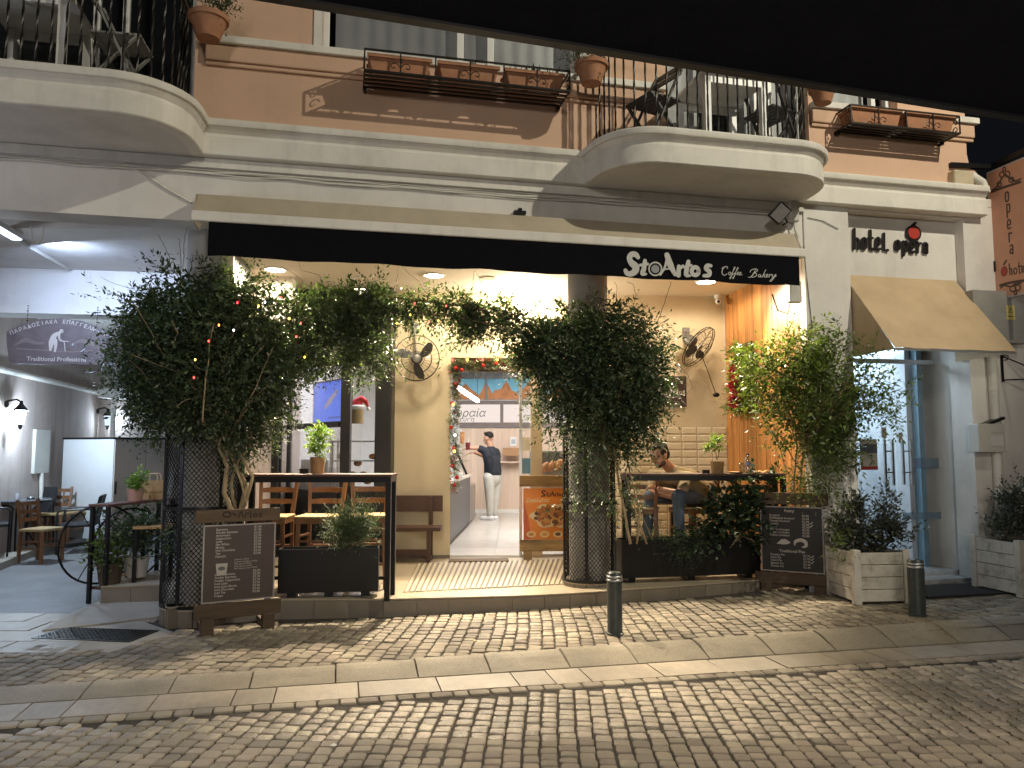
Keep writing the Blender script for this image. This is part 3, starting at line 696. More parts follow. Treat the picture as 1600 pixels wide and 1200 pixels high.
# counter running into the shop
k0, k1 = AZ(703, 856, FZ), AZ(743, 813, FZ)
cnt = thing('display_counter', 'dark grey shop counter with a curved glass pastry case on top', 'counter', (k0.x, k0.y, FZ+.012), math.atan2(k1.y-k0.y, k1.x-k0.x)-R(90))
Lc = (k1-k0).length
MB().box(-.9, 0, .0, Lc*.72, .08, .88).build('front_panel', M('anthracite_panel', (.045, .05, .06), .4), cnt, bevel=.004)
MB().box(-.86, -.05, .05, Lc*.72, 0, .08).build('plinth', m_black, cnt)
MB().box(-.95, .02, -.02, Lc*.72, .88, .92).build('counter_top', M('stone_top', (.55, .5, .45), .3), cnt, bevel=.005)
MB().box(-.9, -.02, Lc*.74, Lc*1.05, .05, .7).build('case_base', m_steel, cnt, bevel=.004)
mb = MB(); 
for i in range(5): mb.bar((-.9, Lc*.45 + i*.01, .0), (-.9, Lc*.45, .01), .001)
MB().box(-.9, -.88, Lc*.3, Lc*1.0, .92, 1.42).box(-.9, -.25, Lc*.3, Lc*1.0, 1.42, 1.45).build('case_frame', m_steel, cnt)
MB().add([(-.02, Lc*.3, .93), (-.02, Lc, .93), (-.25, Lc, 1.43), (-.25, Lc*.3, 1.43)], [(0,1,2,3)]).build('case_glass', m_glass, cnt)
MB().bar((-.02, Lc*.3, .93), (-.25, Lc*.3, 1.43), .05).build('case_edge', m_black, cnt); MB().bar((-.02, Lc*.62, .93), (-.25, Lc*.62, 1.43), .04).build('case_edge', m_black, cnt)
MB().box(-.85, -.1, Lc*.34, Lc*.96, 1.15, 1.165).build('case_shelf', m_glassd, cnt)
m_bread = M('baked_crust', (.38, .17, .06), .6, var=.4, scale=20, orand=.2)
for i in range(14): MB().ell((-.65+.18*(i % 3), Lc*.38 + .16*(i//3), .97 if i % 2 else 1.2), (.08, .05, .035)).build('pastry', m_bread, cnt, smooth=180)
t = shopthing('drink_cup', 'clear cup of dark red drink on the shop counter by the standing man', 'cup', 731, 703, 13.6)
MB().lathe([(.035, 0), (.045, .13), (.047, .13)], 14).build('cup', M('red_drink', (.12, .015, .02), .15), t, smooth=40); MB().tube([(0, 0, .1), (.02, 0, .22)], .005).build('straw', m_whitep, t)
t = shopthing('cardboard_box', 'brown cardboard parcel on the wooden wall shelf of the shop', 'box', 800, 712, YB-.25); MB().box(-.2, .2, -.12, .12, 0, .17).build('carton', M('cardboard', (.36, .2, .1), .8), t, bevel=.004)
t = shopthing('wall_shelf', 'small pale wooden shelf on the rear wall of the shop', 'shelf', 798, 721, YB-.16); MB().box(-.24, .24, -.15, .14, -.03, .0).build('board', m_laminate, t); MB().box(-.2, -.17, -.1, .14, -.09, -.031).box(.17, .2, -.1, .14, -.09, -.031).build('brackets', m_steel, t)
t = shopthing('paper_notice', 'white paper notice taped to the oak panel beside the glass door', 'notice', 802, 690, YB-.03); MB().box(-.07, .07, 0, .004, -.1, .1).build('sheet', m_whitep, t); MB().box(-.045, .045, -.002, -.0005, -.05, .05).build('print', M('pale_blue_ink', (.4, .45, .5), .6), t)
t = shopthing('waste_bin', 'black bin standing at the rear wall inside the shop', 'bin', 812, 800); MB().box(-.14, .14, -.12, .12, 0, .62).build('body', m_blackmat, t, bevel=.02); MB().box(-.15, .15, -.13, .13, .62, .67).build('lid', m_blackmat, t, bevel=.01)
t = shopthing('bread_case', 'steel topped bread cabinet behind the glass right of the door', 'cabinet', 866, 735, 11.2)
MB().box(-.35, .5, -.02, .5, -.5, .28).build('cabinet_body', m_steel, t, bevel=.01); MB().box(-.34, .48, -.03, -.022, .0, .25).build('case_glass', m_glassd, t)
for i in range(4): MB().ell((-.15+.1*i, -.09, .04+.02*i), (.05, .05, .1), Matrix.Rotation(R(35), 3, 'Y')).build('loaf', m_bread, t, smooth=180)
t = thing('napkin_box', 'white napkin box on the shop counter inside the door', 'napkin box', AY(716, 744, 11.6)); t.location.z = FZ+.012+.92; MB().box(-.07, .07, -.06, .06, 0, .10).build('box', m_whitep, t, bevel=.01); MB().box(-.05, .05, -.03, .03, .1005, .14).build('napkins', m_trim, t)
t = thing('cup_stack', 'stack of brown paper cups on top of the pastry case', 'cups', AY(722, 700, 13.0)); t.location.z = FZ+.012+1.452
for i in range(6): MB().lathe([(.03, i*.022), (.042, i*.022+.10)], 12).build('cup', m_bread, t, smooth=40)
for i in range(5):
    t = thing('bottle', ['green glass bottle first from the left behind the right hand glass', 'amber bottle second from the left behind the right hand glass', 'clear bottle in the middle of the row behind the glass', 'dark bottle fourth in the row behind the glass', 'pale bottle last in the row behind the glass'][i], 'bottle', (.95+.13*i, 12.2, 1.33), 0, 'bottles behind the glass')
    MB().lathe([(.032, 0), (.035, .15), (.013, .2), (.013, .26)], 12).build('body', M('bottle_glass_%d' % i, ((.05,.2,.08),(.3,.12,.03),(.5,.5,.5),(.05,.03,.03),(.5,.45,.3))[i], .15), t, smooth=40)
MB().box(.8, 1.7, 12.05, 12.35, FZ, 1.33).build('back_counter', m_steel, shop)
# hanging tube light and ceiling lights
t = thing('tube_light', 'bright white tube lamp hanging at a slant inside the cafe door', 'lamp', AY(738, 610, 12.2))
a, b = AY(716, 606, 11.6), AY(746, 626, 13.0); t.location = a
MB().tube([(0,0,0), tuple(b-a)], .035, 10).build('tube', EM('tube_glow', (1, .95, .88), 14), t)
MB().tube([(0,0,.03), (0,0,SZ-a.z)], .004).build('cord', m_black, t); MB().tube([tuple(b-a+Vector((0,0,.03))), tuple(Vector((b.x-a.x, b.y-a.y, SZ-a.z)))], .004).build('cord', m_black, t)
m_panel = EM('panel_glow', (.92, .96, 1), 9)
for i, (x, y) in enumerate(((-.2, 11.6), (-.2, 13.6), (-.2, 15.6), (1.6, 12), (1.6, 15), (-2.2, 11.2), (-2.2, 14))):
    t = thing('ceiling_panel', 'white square ceiling light inside the shop', 'ceiling light', (x, y, SZ), group='ceiling lights inside the shop')
    MB().box(-.3, .3, -.3, .3, -.02, -.002).build('housing', m_whitep, t); MB().box(-.27, .27, -.27, .27, -.024, -.0205).build('diffuser', m_panel, t)
lamp('AREA', 'shop_light', (-.2, 12.6, SZ-.06), 150, NEUT, .5, (-.2, 12.6, 0), sy=4)
lamp('AREA', 'shop_light_right', (1.6, 13, SZ-.06), 90, NEUT, .5, (1.6, 13, 0), sy=4)
lamp('AREA', 'shop_light_left', (-2.2, 12.2, SZ-.06), 130, (.80, .88, 1), .5, (-2.2, 12.2, 0), sy=3)
# door frame
door = thing('sliding_door', 'glass sliding door of the cafe with tan posts and a brown header', 'door', w0, BWa)
def dpart(mb, n, m, **k): return mb.build(n, m, door, **k)
m_tan = M('tan_aluminium', (.44, .36, .24), .5); m_hdr = M('brown_header', (.13, .085, .06), .6)
zt = BW(750, 580).z
dpart(MB().box(r_d0, r_d1, .04, .15, zt, zd-.002), 'header', m_hdr)
p0, p1 = BW(829, 700, .1).x, BW(846, 700, .1).x
dpart(MB().box(p0, p1, .02, .12, FZ, zt-.002), 'post', m_tan, bevel=.004)
p2, p3 = BW(811, 700, .1).x, BW(815, 700, .1).x
dpart(MB().box(p2, p3, .05, .09, FZ, zt-.002), 'leaf_stile', m_galv)
dpart(MB().box(p3, p0, .065, .073, FZ+.03, zt-.01), 'pane', m_glass); dpart(MB().box(p1, r_d1, .065, .073, FZ+.03, zt-.01), 'pane', m_glass)
dpart(MB().box(p3, r_d1, .055, .085, FZ, FZ+.03), 'bottom_rail', m_galv)
lb = BW(765, 573, .03); dpart(MB().box(lb.x-.09, lb.x+.09, .03, .039, lb.z-.035, lb.z+.032), 'plate', M('beige_plate', (.45, .36, .26), .6))
tx = text('plate_lettering', 'ΑΠΑΓΟΡΕΥΕΤΑΙ\nΤΟ ΚΑΠΝΙΣΜΑ', .026, m_ink, door, (lb.x, .0285, lb.z+.004), align='CENTER', lines=.95)
for (x, y, s, c) in ((822, 694, .085, (.55, .5, .4)), (822, 728, .10, (.10, .2, .28))):
    q = BW(x, y, .06); dpart(MB().box(q.x-.055, q.x+.055, .058, .0645, q.z-s, q.z+s), 'sticker', M('door_sticker', c, .5))

# black shop window to the left
bw = thing('shop_window', 'black framed bakery window left of the cafe door', 'shop window', (0, 0, 0))
def spart(mb, n, m, **k): return mb.build(n, m, bw, **k)
YW = 9.75
def V3(px, py, Y=YW): return AY(px, py, Y)
xr0, xr1 = V3(590, 600).x, V3(613, 600).x
spart(MB().box(xr0, xr1+.02, YW-.18, YW+.12, FZ, CZ), 'pillar', m_blackmat, bevel=.02)
m0, m1 = V3(534, 600).x, V3(549, 600).x
spart(MB().box(m0, m1, YW-.04, YW+.08, FZ, CZ-.3), 'mullion', m_blackmat, bevel=.006)
ztop = V3(565, 572).z; zsill = V3(565, 760).z
spart(MB().box(-3.3, xr0, YW-.06, YW+.04, ztop, CZ), 'fascia', m_blackmat)
spart(MB().box(m1, xr0, YW-.0, YW+.01, zsill, ztop), 'pane', m_glass)
spart(MB().box(m1, xr0, YW-.03, YW+.04, FZ, zsill), 'stall_riser', m_blackmat)
zm = V3(560, 662).z
# angled bay
la = Vector((m0, YW, 0)); ln = Vector((-.64, .77, 0)); LBY = 1.15
def ap(px, py): p = AP(px, py, la, Vector((.77, .64, 0))); return (p - la).dot(ln), p.z
def bay(r0, r1, z0, z1, nm, m, th=.04, off=0):
    a = la + ln*r0; b = la + ln*r1; n = Vector((.77, .64, 0)); P = [a - n*(th+off), b - n*(th+off), b + n*(th-off), a + n*(th-off)]
    return spart(MB().slab([(p.x, p.y) for p in P], z0, z1), nm, m)
rj = ap(452, 650)[0]
bay(0, rj, ap(500, 664)[1]-.04, ap(500, 664)[1]+.03, 'transom', m_blackmat)
bay(rj, rj+.12, FZ, CZ-.3, 'mullion', m_blackmat, .05)
bay(0, rj, FZ, ap(480, 765)[1], 'stall_riser', m_blackmat); bay(0, rj, ap(500, 573)[1], CZ, 'fascia', m_blackmat)
bay(0, rj, ap(500, 664)[1]+.03, ap(500, 573)[1], 'pane', m_glass, .004); bay(0, rj, ap(480, 765)[1], ap(500, 664)[1]-.04, 'pane', m_glass, .004)
# dark folding shutter at the far left
sx = V3(452, 650, 10.4).x; 
spart(MB().box(sx-1.3, sx+.02, 10.01, 10.05, FZ, CZ), 'shutter_back', m_blackmat)
for i in range(9): 
    x1 = sx - i*.12; spart(MB().box(x1-.115, x1, 9.95, 10.0 + .02*(i % 2), FZ, CZ), 'shutter_slat', m_blackmat, bevel=.01)
# tv screen
tv = thing('screen', 'glowing blue advertising screen in the bakery window', 'screen', la + ln*.02 + Vector((.77,.64,0))*.12, math.atan2(-ln.y, -ln.x))
sx0, sz0 = ap(534, 655); sx1, sz1 = ap(479, 599)
MB().box(-sx1-.02, -sx0+.0, .0, .04, sz0-.03, sz1+.02).build('bezel', m_black, tv)
MB().box(-sx1, -sx0-.02, -.003, -.0005, sz0-.01, sz1).build('display', EM('screen_blue', (.07, .20, 1), 1.5), tv)
m_cr = EM('screen_food', (.75, .62, .6), .8); rg = random.Random(5); mb = MB(); cx, cz = -(sx0+sx1)/2, (sz0+sz1)/2
for i in range(12):
    f = i/11 - .5; mb.cbox((cx + f*.34, -.006-.0004*i, cz + .02 + f*.20), (.075*(1.15-abs(f)), .001, .06*(1.2-abs(f))), Matrix.Rotation(R(-30+rg.uniform(-25,25)), 3, 'Y'))
mb.build('displayed_pastry', m_cr, tv)
text('screen_lettering', 'Just sweet pleasure!', .05, EM('screen_ink', (.01, .02, .15), 1), tv, (cx-.08, -.0045, sz0+.03))
# shelves and bits inside the window
t = thing('wire_rack', 'steel shelf rack with trays behind the bakery window', 'rack', V3(575, 760, 10.9))
for z in (-.15, .1, .35, .62): MB().box(-.5, .35, -.2, .25, z, z+.02).build('shelf', m_galv, t)
for x in (-.5, .33):
    for y in (-.2, .23): MB().box(x, x+.02, y, y+.02, -.9, .66).build('post', m_steel, t)
for i in range(10): MB().ell((-.4+.08*i, random.uniform(-.15, .1), .05 + (.12 if i % 3 else .37)-.1*(i%2)), (.06, .05, .04)).build('pastry', m_bread, t, smooth=180)
t = thing('santa_hat_jar', 'jar wearing a red and white santa hat in the window', 'jar', V3(558, 662, 10.85))
MB().lathe([(.085, 0), (.09, .02), (.09, .2), (.06, .22)], 16).build('jar', M('jar_amber', (.35, .25, .12), .2), t, smooth=40)
MB().lathe([(.10, .20), (.115, .22), (.11, .25), (.095, .26)], 16).build('hat_brim', m_whitep, t, smooth=60)
MB().tube([(0,0,.25), (.01,0,.31), (.05,0,.35), (.12,0,.31), (.15,0,.24)], [.09, .07, .05, .035, .015], 10).build('hat', M('red_felt', (.5, .02, .03), .9), t, smooth=60); MB().ell((.155, 0, .21), (.03,.03,.03)).build('bobble', m_whitep, t, smooth=180)
t = thing('coffee_machine', 'steel coffee equipment behind the lower bakery window', 'coffee machine', V3(505, 745, 11.3))
MB().box(-.35, .3, -.2, .25, -.3, .04).build('body', m_galv, t, bevel=.02); MB().box(-.3, .1, -.15, .2, .05, .26).build('hood', m_whitep, t, bevel=.02)
for i in range(5): MB().lathe([(.03, .04), (.035, .14)], 10, (-.25+.12*i, -.22, 0)).build('glass', m_glassd, t, smooth=40)
MB().tube([(.15,-.1,.04),(.15,-.1,.5),(.3,-.1,.52)], .012).build('arm', m_black, t)

# ------------------------------------------------------------------ passage on the left
pas = bpy.data.objects.new('passage', None); col.objects.link(pas); pas['kind'] = 'structure'
MB().box(-14, -3.3, 7.0, 16, 3.602, 3.7).build('passage_ceiling', m_white, pas)
f0 = AZ(0, 418, 3.6); f1 = AZ(190, 424, 3.6); dd = (f1 - f0); an = math.atan2(dd.y, dd.x)
bm_ = MB().box(-6, 3.2, 0, .35, AP(100, 488, f0, Vector((0,1,0))).z, 3.60).build('cross_beam', m_white, pas); bm_.location = (f0.x, f0.y, 0); bm_.rotation_euler = (0, 0, an)
alw = [(-7.2, 10.8), (-7.66, 12.9)]
ad = Vector((-.214, .977)); p0 = Vector(alw[0]) - ad*5; p1 = Vector(alw[0]) + ad*6
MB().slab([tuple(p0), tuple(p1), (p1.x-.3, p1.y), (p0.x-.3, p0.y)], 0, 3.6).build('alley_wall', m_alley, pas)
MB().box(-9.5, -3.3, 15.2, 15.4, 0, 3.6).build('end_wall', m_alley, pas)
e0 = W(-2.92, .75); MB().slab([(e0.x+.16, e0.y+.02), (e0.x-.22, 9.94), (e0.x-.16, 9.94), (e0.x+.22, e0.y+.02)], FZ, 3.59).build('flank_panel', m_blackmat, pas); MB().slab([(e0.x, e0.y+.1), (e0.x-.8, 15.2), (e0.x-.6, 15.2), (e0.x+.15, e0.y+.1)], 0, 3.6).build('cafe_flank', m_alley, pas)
# ------------------------------------------------------------------ awnings
aw = thing('cafe_awning', 'retracted cream awning with a long black valance over the cafe front', 'awning', O, TH)
s0, s1 = FS(303, 315, .3).x, FS(1252, 380, .3).x
MB().add([(s0+.03,-.0,3.80),(s1-.03,-.0,3.80),(s1-.015,-.20,3.775),(s0+.015,-.20,3.775)], [(0,1,2,3)]).add([(s0+.015,-.20,3.775),(s1-.015,-.20,3.775),(s1-.0,-.30,3.585),(s0,-.30,3.585)], [(0,1,2,3)]).add([(s0,-.30,3.60),(s1,-.30,3.60),(s1,-.30,3.585),(s0,-.30,3.585)],[(0,1,2,3)]).build('canvas', m_canvas_c, aw)
MB().box(s0-.012, s1+.012, -.365, -.285, 3.49, 3.582).build('front_bar', m_trim, aw, bevel=.012)
for s in (s0, s1): MB().prism([(-.0, 3.80), (-.0, 3.50), (-.30, 3.50), (-.30, 3.60), (-.20, 3.775)], s-.006, s+.006, lambda x, z, y: (y, x, z)).build('end_cap', m_canvas_c, aw)
v0, v1 = FS(325, 370, .36).x, FS(1250, 420, .36).x; n = 60; vs = []
for i in range(n+1):
    s = v0 + (v1-v0)*i/n; zb = 3.192 + .007*math.sin(i*.55) + .003*math.sin(i*1.31); o = .006*math.sin(i*.8)
    vs += [(s, -.348, 3.495), (s, -.350-o*.5, 3.34), (s, -.352-o, zb)]
MB().add(vs, [(3*i+k, 3*i+3+k, 3*i+4+k, 3*i+1+k) for i in range(n) for k in (0, 1)]).build('valance', m_canvas_b, aw, smooth=180)

def catmull(P, k=5):
    P = [Vector(p) for p in P]
    if len(P) < 3: return P
    Q = [P[0]*2 - P[1]] + P + [P[-1]*2 - P[-2]]; out = []
    for i in range(1, len(Q)-2):
        for j in range(k):
            t = j/k; a, b, c, d = Q[i-1], Q[i], Q[i+1], Q[i+2]
            out.append(.5*((2*b) + (c-a)*t + (2*a-5*b+4*c-d)*t*t + (3*b-a-3*c+d)*t**3))
    return out + [P[-1]]
def ribbon(mb, P, wd, y0, y1, closed=False, smooth=True):
    """flat stroke with round ends in the (x, z) plane, between depths y0 (front) and y1"""
    ws = wd if isinstance(wd, (list, tuple)) else None
    Q = catmull([Vector((p[0], p[1])) for p in P]) if smooth else [Vector((p[0], p[1])) for p in P]
    m = len(Q); L = []; Rr = []
    for i, p in enumerate(Q):
        a, b = Q[max(i-1, 0)], Q[min(i+1, m-1)]; d = (b-a); d = d.normalized() if d.length > 1e-9 else Vector((1, 0)); nn = Vector((-d.y, d.x))
        if ws: f = i/(m-1)*(len(ws)-1); j = min(int(f), len(ws)-2); h = (ws[j]*(1-(f-j)) + ws[j+1]*(f-j))/2
        else: h = wd/2
        L.append(p + nn*h); Rr.append(p - nn*h)
        if i in (0, m-1):
            e = Q[0] if i == 0 else Q[-1]; sg = -1 if i == 0 else 1; cap = [e + (nn*math.cos(q) + d*sg*math.sin(q))*h for q in (R(35), R(65), R(90), R(115), R(145))]
            if i == 0: c0 = cap
            else: c1 = cap
    out = L + c1 + Rr[::-1] + c0[::-1]
    # strip faces
    vs = []; fs = []
    for y in (y0, y1):
        o = len(vs); vs += [(p.x, y, p.y) for p in out]
        fs += [(o+i, o+i+1, o+2*m+5-2-i, o+2*m+5-1-i) for i in range(m-1)]
        fs.append(tuple([o+m-1] + [o+m+k for k in range(5)] + [o+m+5])); fs.append(tuple([o+2*m+4] + [o+2*m+5+k for k in range(5)] + [o]))
    N = len(out); fs += [(i, (i+1) % N, (i+1) % N + N, i + N) for i in range(N)]
    mb.add(vs, fs)
def strokes(mb, SS, fmap, scale, y0, th, step=.00025):
    """SS: list of (points, width) in picture units; fmap maps them to (x, z)"""
    for i, st in enumerate(SS):
        P, wd = st[0], st[1]; Q = [fmap(*p) for p in P]
        wd = [x*scale for x in wd] if isinstance(wd, (list, tuple)) else wd*scale
        ribbon(mb, Q, wd, y0 - th - i*step, y0, smooth=not (len(st) > 2 and st[2] == 's'))
ring = lambda cx, cy, rx, ry, n=14: [(cx + rx*math.cos(2*math.pi*i/n), cy + ry*math.sin(2*math.pi*i/n)) for i in range(n+1)]
# valance lettering, traced in units of 1/5.517 pixel
vm = lambda zx, zy: (lambda f: (f.x, f.z))(FS(970 + zx/5.517, 360 + zy/5.517, .358))
k = (vm(1000, 300)[0] - vm(0, 300)[0]) / 1000
S1 = [([(148,232),(128,208),(92,208),(74,240),(92,280),(128,312),(122,352),(88,374),(54,370),(40,346)], [34,46,44,46,58,58,46,40,34]),
      ([(208,262),(198,330),(186,372),(216,376)], [32,40,38,20]), ([(166,300),(232,290)], 22),
      ([(398,214),(428,300),(466,380)], [46,54,30]), ([(398,240),(378,320),(340,386)], [20,18,12]), ([(360,338),(452,326)], 12), ([(452,330),(476,372),(470,388)], 10),
      ([(500,312),(496,386)], [34,40]), ([(506,334),(534,306)], 22),
      ([(582,270),(566,340),(564,384),(598,392)], [34,40,38,16]), ([(545,318),(606,300)], 20),
      (ring(640,352,30,34), 34),
      ([(776,306),(746,304),(732,330),(762,354),(758,386),(714,392)], [26,34,36,38,36,26])]
mb = MB(); strokes(mb, S1, vm, k, -.358, .002); mb.build('lettering', m_letter, aw)
mb = MB(); strokes(mb, [(ring(297,332,54,56,20), 12), (ring(297,332,32,33,16), 3)], vm, k, -.358, .002); mb.build('cup_emblem', m_letter, aw)
c = vm(297, 333); mb = MB(); mb.prism([(c[0]+.031*1.13*math.cos(a*R(18))*1.0, c[1]+.033*math.sin(a*R(18))) for a in range(20)], -.3595, -.356); mb.build('emblem_disc', M('grey_print', (.26, .27, .28), .6), aw)
cf = [([(916,328),(920,316),(900,312),(876,340),(874,372),(892,388),(916,374)], 6), ([(870,330),(880,318),(900,314)], 4),
      (ring(938,372,9,13,10), 5), ([(950,378),(975,340),(985,322),(978,318),(962,370),(946,414),(938,412),(958,384),(976,372)], 5),
      ([(976,378),(1000,345),(1012,326),(1005,322),(988,370),(972,412),(964,412),(982,386),(1002,372)], 5),
      ([(1000,376),(1014,368),(1014,358),(1004,366),(1006,384),(1022,380)], 5), ([(1022,378),(1034,370),(1034,360),(1024,368),(1026,386),(1044,380)], 5),
      ([(1160,340),(1140,378),(1118,402),(1098,404)], [5,9,7,5]), ([(1114,360),(1124,342),(1160,332),(1178,344),(1160,362),(1142,366),(1166,372),(1166,392),(1138,404),(1124,398)], 6),
      ([(1202,382),(1190,380),(1184,396),(1194,402),(1206,384),(1204,402),(1214,400)], 5), ([(1248,340),(1232,372),(1220,404)], 5), ([(1222,392),(1246,378)], 4), ([(1232,386),(1240,404),(1252,400)], 5),
      ([(1250,396),(1266,388),(1264,378),(1254,386),(1256,404),(1270,400)], 5), ([(1282,380),(1276,404)], 5), ([(1280,390),(1296,380),(1302,382)], 5),
      ([(1306,384),(1304,402),(1316,400),(1328,384)], 5), ([(1334,380),(1316,412),(1294,438),(1284,436),(1300,418),(1338,392)], 5)]
mb = MB(); strokes(mb, cf, vm, k, -.358, .0015); mb.build('script_lettering', m_letter, aw)

ha = thing('hotel_awning', 'tan fixed canvas awning over the hotel door', 'awning', O, TH)
a0 = FS(1325, 420, -.19); hz0 = a0.z
sA, sB = 3.73, 5.17
# front edge found where the ray through the corner meets the awning's side plane
def onS(px, py, s): p = AP(px, py, W(s, 0), U); return toF(p)
fA = onS(1399, 543, sA); fB = onS(1588, 549, sB); hd = -(fA.y + fB.y)/2; hz1 = (fA.z + fB.z)/2
nx, ny = 10, 8; vs = []
for j in range(ny+1):
    for i in range(nx+1):
        u = i/nx; v = j/ny; sag = .02*math.sin(math.pi*v)*(1 if 0 < i < nx else .0)
        vs.append((sA + (sB-sA)*u, .19 + (-hd-.19)*v, hz0 + (hz1-hz0)*v - sag*.6 + (.006*math.sin(i*2.2)*v)))
MB().add(vs, [(j*(nx+1)+i, j*(nx+1)+i+1, (j+1)*(nx+1)+i+1, (j+1)*(nx+1)+i) for j in range(ny) for i in range(nx)]).build('canvas', m_canvas_t, ha, smooth=180)
for s, nm in ((sA+.004, 'side_panel'), (sB-.004, 'side_panel')): MB().add([(s, .17, hz0-.03), (s, .17, hz1-.02), (s, -hd+.006, hz1-.012)], [(0,1,2)]).build(nm, m_canvas_t, ha)
MB().bar((sA+.01, -hd+.012, hz1-.012), (sB-.01, -hd+.012, hz1-.012), .022).build('front_bar', m_galv, ha)

# black awning over the photographer's side of the lane
l0, l1 = AZ(440, 0, 2.6), AZ(1497, 170, 2.6); dv = (l1-l0).normalized(); nb = Vector((dv.y, -dv.x, 0)); up = Vector((0, 0, 1))
oa = thing('lane_awning', 'black canvas awning edge overhead on the near side of the lane', 'awning', l0)
A = -dv*2.5; Bq = dv*3.6
e0 = AZ(1502, 166, 2.6) - l0
MB().add([tuple(A), tuple(Bq), tuple(Bq + nb*3 + up*.9), tuple(A + nb*3 + up*.9)], [(0,1,2,3)]).build('canvas', m_canvas_b, oa)
MB().bar(A + up*.012, Bq + up*.012, .03).build('front_bar', m_black, oa)

# ------------------------------------------------------------------ signs
hs = thing('hotel_sign', 'black raised letters with a red round emblem on the white hotel front', 'sign', O, TH)
hm = lambda zx, zy: (lambda f: (f.x, f.z))(FS(1200 + zx/4, 300 + zy/4, -.115))
kh = (hm(1000, 250)[0] - hm(500, 250)[0]) / 500
rr = lambda x0, x1, y0, y1: [((x0+x1)/2, y0), (x1-2, y0+6), (x1, y0+16), (x1, y1-16), (x1-2, y1-6), ((x0+x1)/2, y1), (x0+2, y1-6), (x0, y1-16), (x0, y0+16), (x0+2, y0+6), ((x0+x1)/2, y0)]
HL = [('letter_h', [([(533,236),(533,354)], 16), ([(535,306),(546,294),(558,300),(560,314),(560,356)], 13)]), ('letter_o', [(rr(583,606,292,356), 15)]),
      ('letter_t', [([(634,244),(634,344),(640,358),(654,358)], 15), ([(624,290),(650,290)], 11)]),
      ('letter_e', [([(674,334),(692,326),(692,302),(682,290),(670,302),(670,350),(680,362),(694,358)], 14)]), ('letter_l', [([(718,264),(718,362),(742,366)], 15, 's')]),
      ('letter_o', [(rr(792,815,308,362), 15)]), ('letter_p', [([(840,312),(840,398)], 15), ([(842,322),(852,312),(862,322),(862,362),(852,374),(842,366)], 13)]),
      ('letter_e', [([(884,354),(904,346),(904,322),(894,312),(882,324),(882,368),(892,380),(906,376)], 14)]), ('letter_r', [([(928,318),(928,380)], 15), ([(930,338),(938,324),(950,324)], 12)]),
      ('letter_a', [([(966,334),(974,322),(986,328),(988,344),(988,384)], 13), ([(986,352),(970,352),(964,366),(970,380),(986,376)], 12)])]
for nm, SS in HL:
    mb = MB(); strokes(mb, SS, hm, kh, .115, .022); mb.build(nm, m_letterb, hs)
c = hm(902, 260); mb = MB(); mb.prism([(c[0]+48*kh*math.cos(a*R(15)), c[1]+44*kh*math.sin(a*R(15))) for a in range(24)], .092, .115); mb.build('emblem_rim', m_letterb, hs)
mb = MB(); mb.prism([(c[0]+36*kh*math.cos(a*R(15)), c[1]+33*kh*math.sin(a*R(15))) for a in range(24)], .086, .0915); mb.build('emblem_disc', m_red, hs)
mb = MB(); strokes(mb, [([(888,222),(900,208),(914,196)], [9,16,13])], hm, kh, .115, .025); mb.build('emblem_stem', m_letterb, hs)

vs_ = thing('blade_sign', 'salmon coloured vertical hotel sign projecting from the wall on an iron arm', 'sign', O, TH)
sv = 5.60
vt = lambda px, py: (lambda f: (-f.y, f.z))(onS(px, py, sv))
P1, P2, P3, P4 = vt(1541, 269), vt(1601, 245), vt(1562, 473), vt(1601, 455)
d0 = (P1[0]+P3[0])/2 - .045; d1 = d0 + .62; zt_, zb_ = (P1[1]+P2[1])/2, (P3[1]+P4[1])/2
MB().box(sv, sv+.05, -d1, -d0, zb_, zt_).build('frame', M('pale_sign_frame', (.52, .47, .44), .5), vs_, bevel=.006)
MB().box(sv-.004, sv-.0005, -d1+.025, -d0-.025, zb_+.025, zt_-.025).build('panel', M('salmon_panel', (.64, .33, .215), .6, var=.06), vs_)
m_sink = M('sepia_ink', (.085, .05, .035), .6)
zm = lambda zx, zy: (lambda q: (q[0], q[1]))(vt(1480 + zx/5, 240 + zy/5))
def vstrokes(SS, mat, name, lift=.0045):
    mb = MB()
    k5 = abs(zm(500, 700)[0]-zm(400, 700)[0])/100*1.9
    for i, st in enumerate(SS):
        Q = [(-zm(*p)[0], zm(*p)[1]) for p in st[0]]; tmp = MB(); ribbon(tmp, Q, st[1]*k5, 0, .001); 
        mb.add([(sv-lift-.0003*i + y*0 + (0 if y == 0 else .001), x, z) for x, y, z in tmp.v], tmp.f)
    mb.build(name, mat, vs_)
r2 = lambda x0, x1, y0, y1: [((x0+x1)/2, y0), (x1, y0+10), (x1, y1-10), ((x0+x1)/2, y1), (x0, y1-10), (x0, y0+10), ((x0+x1)/2, y0)]
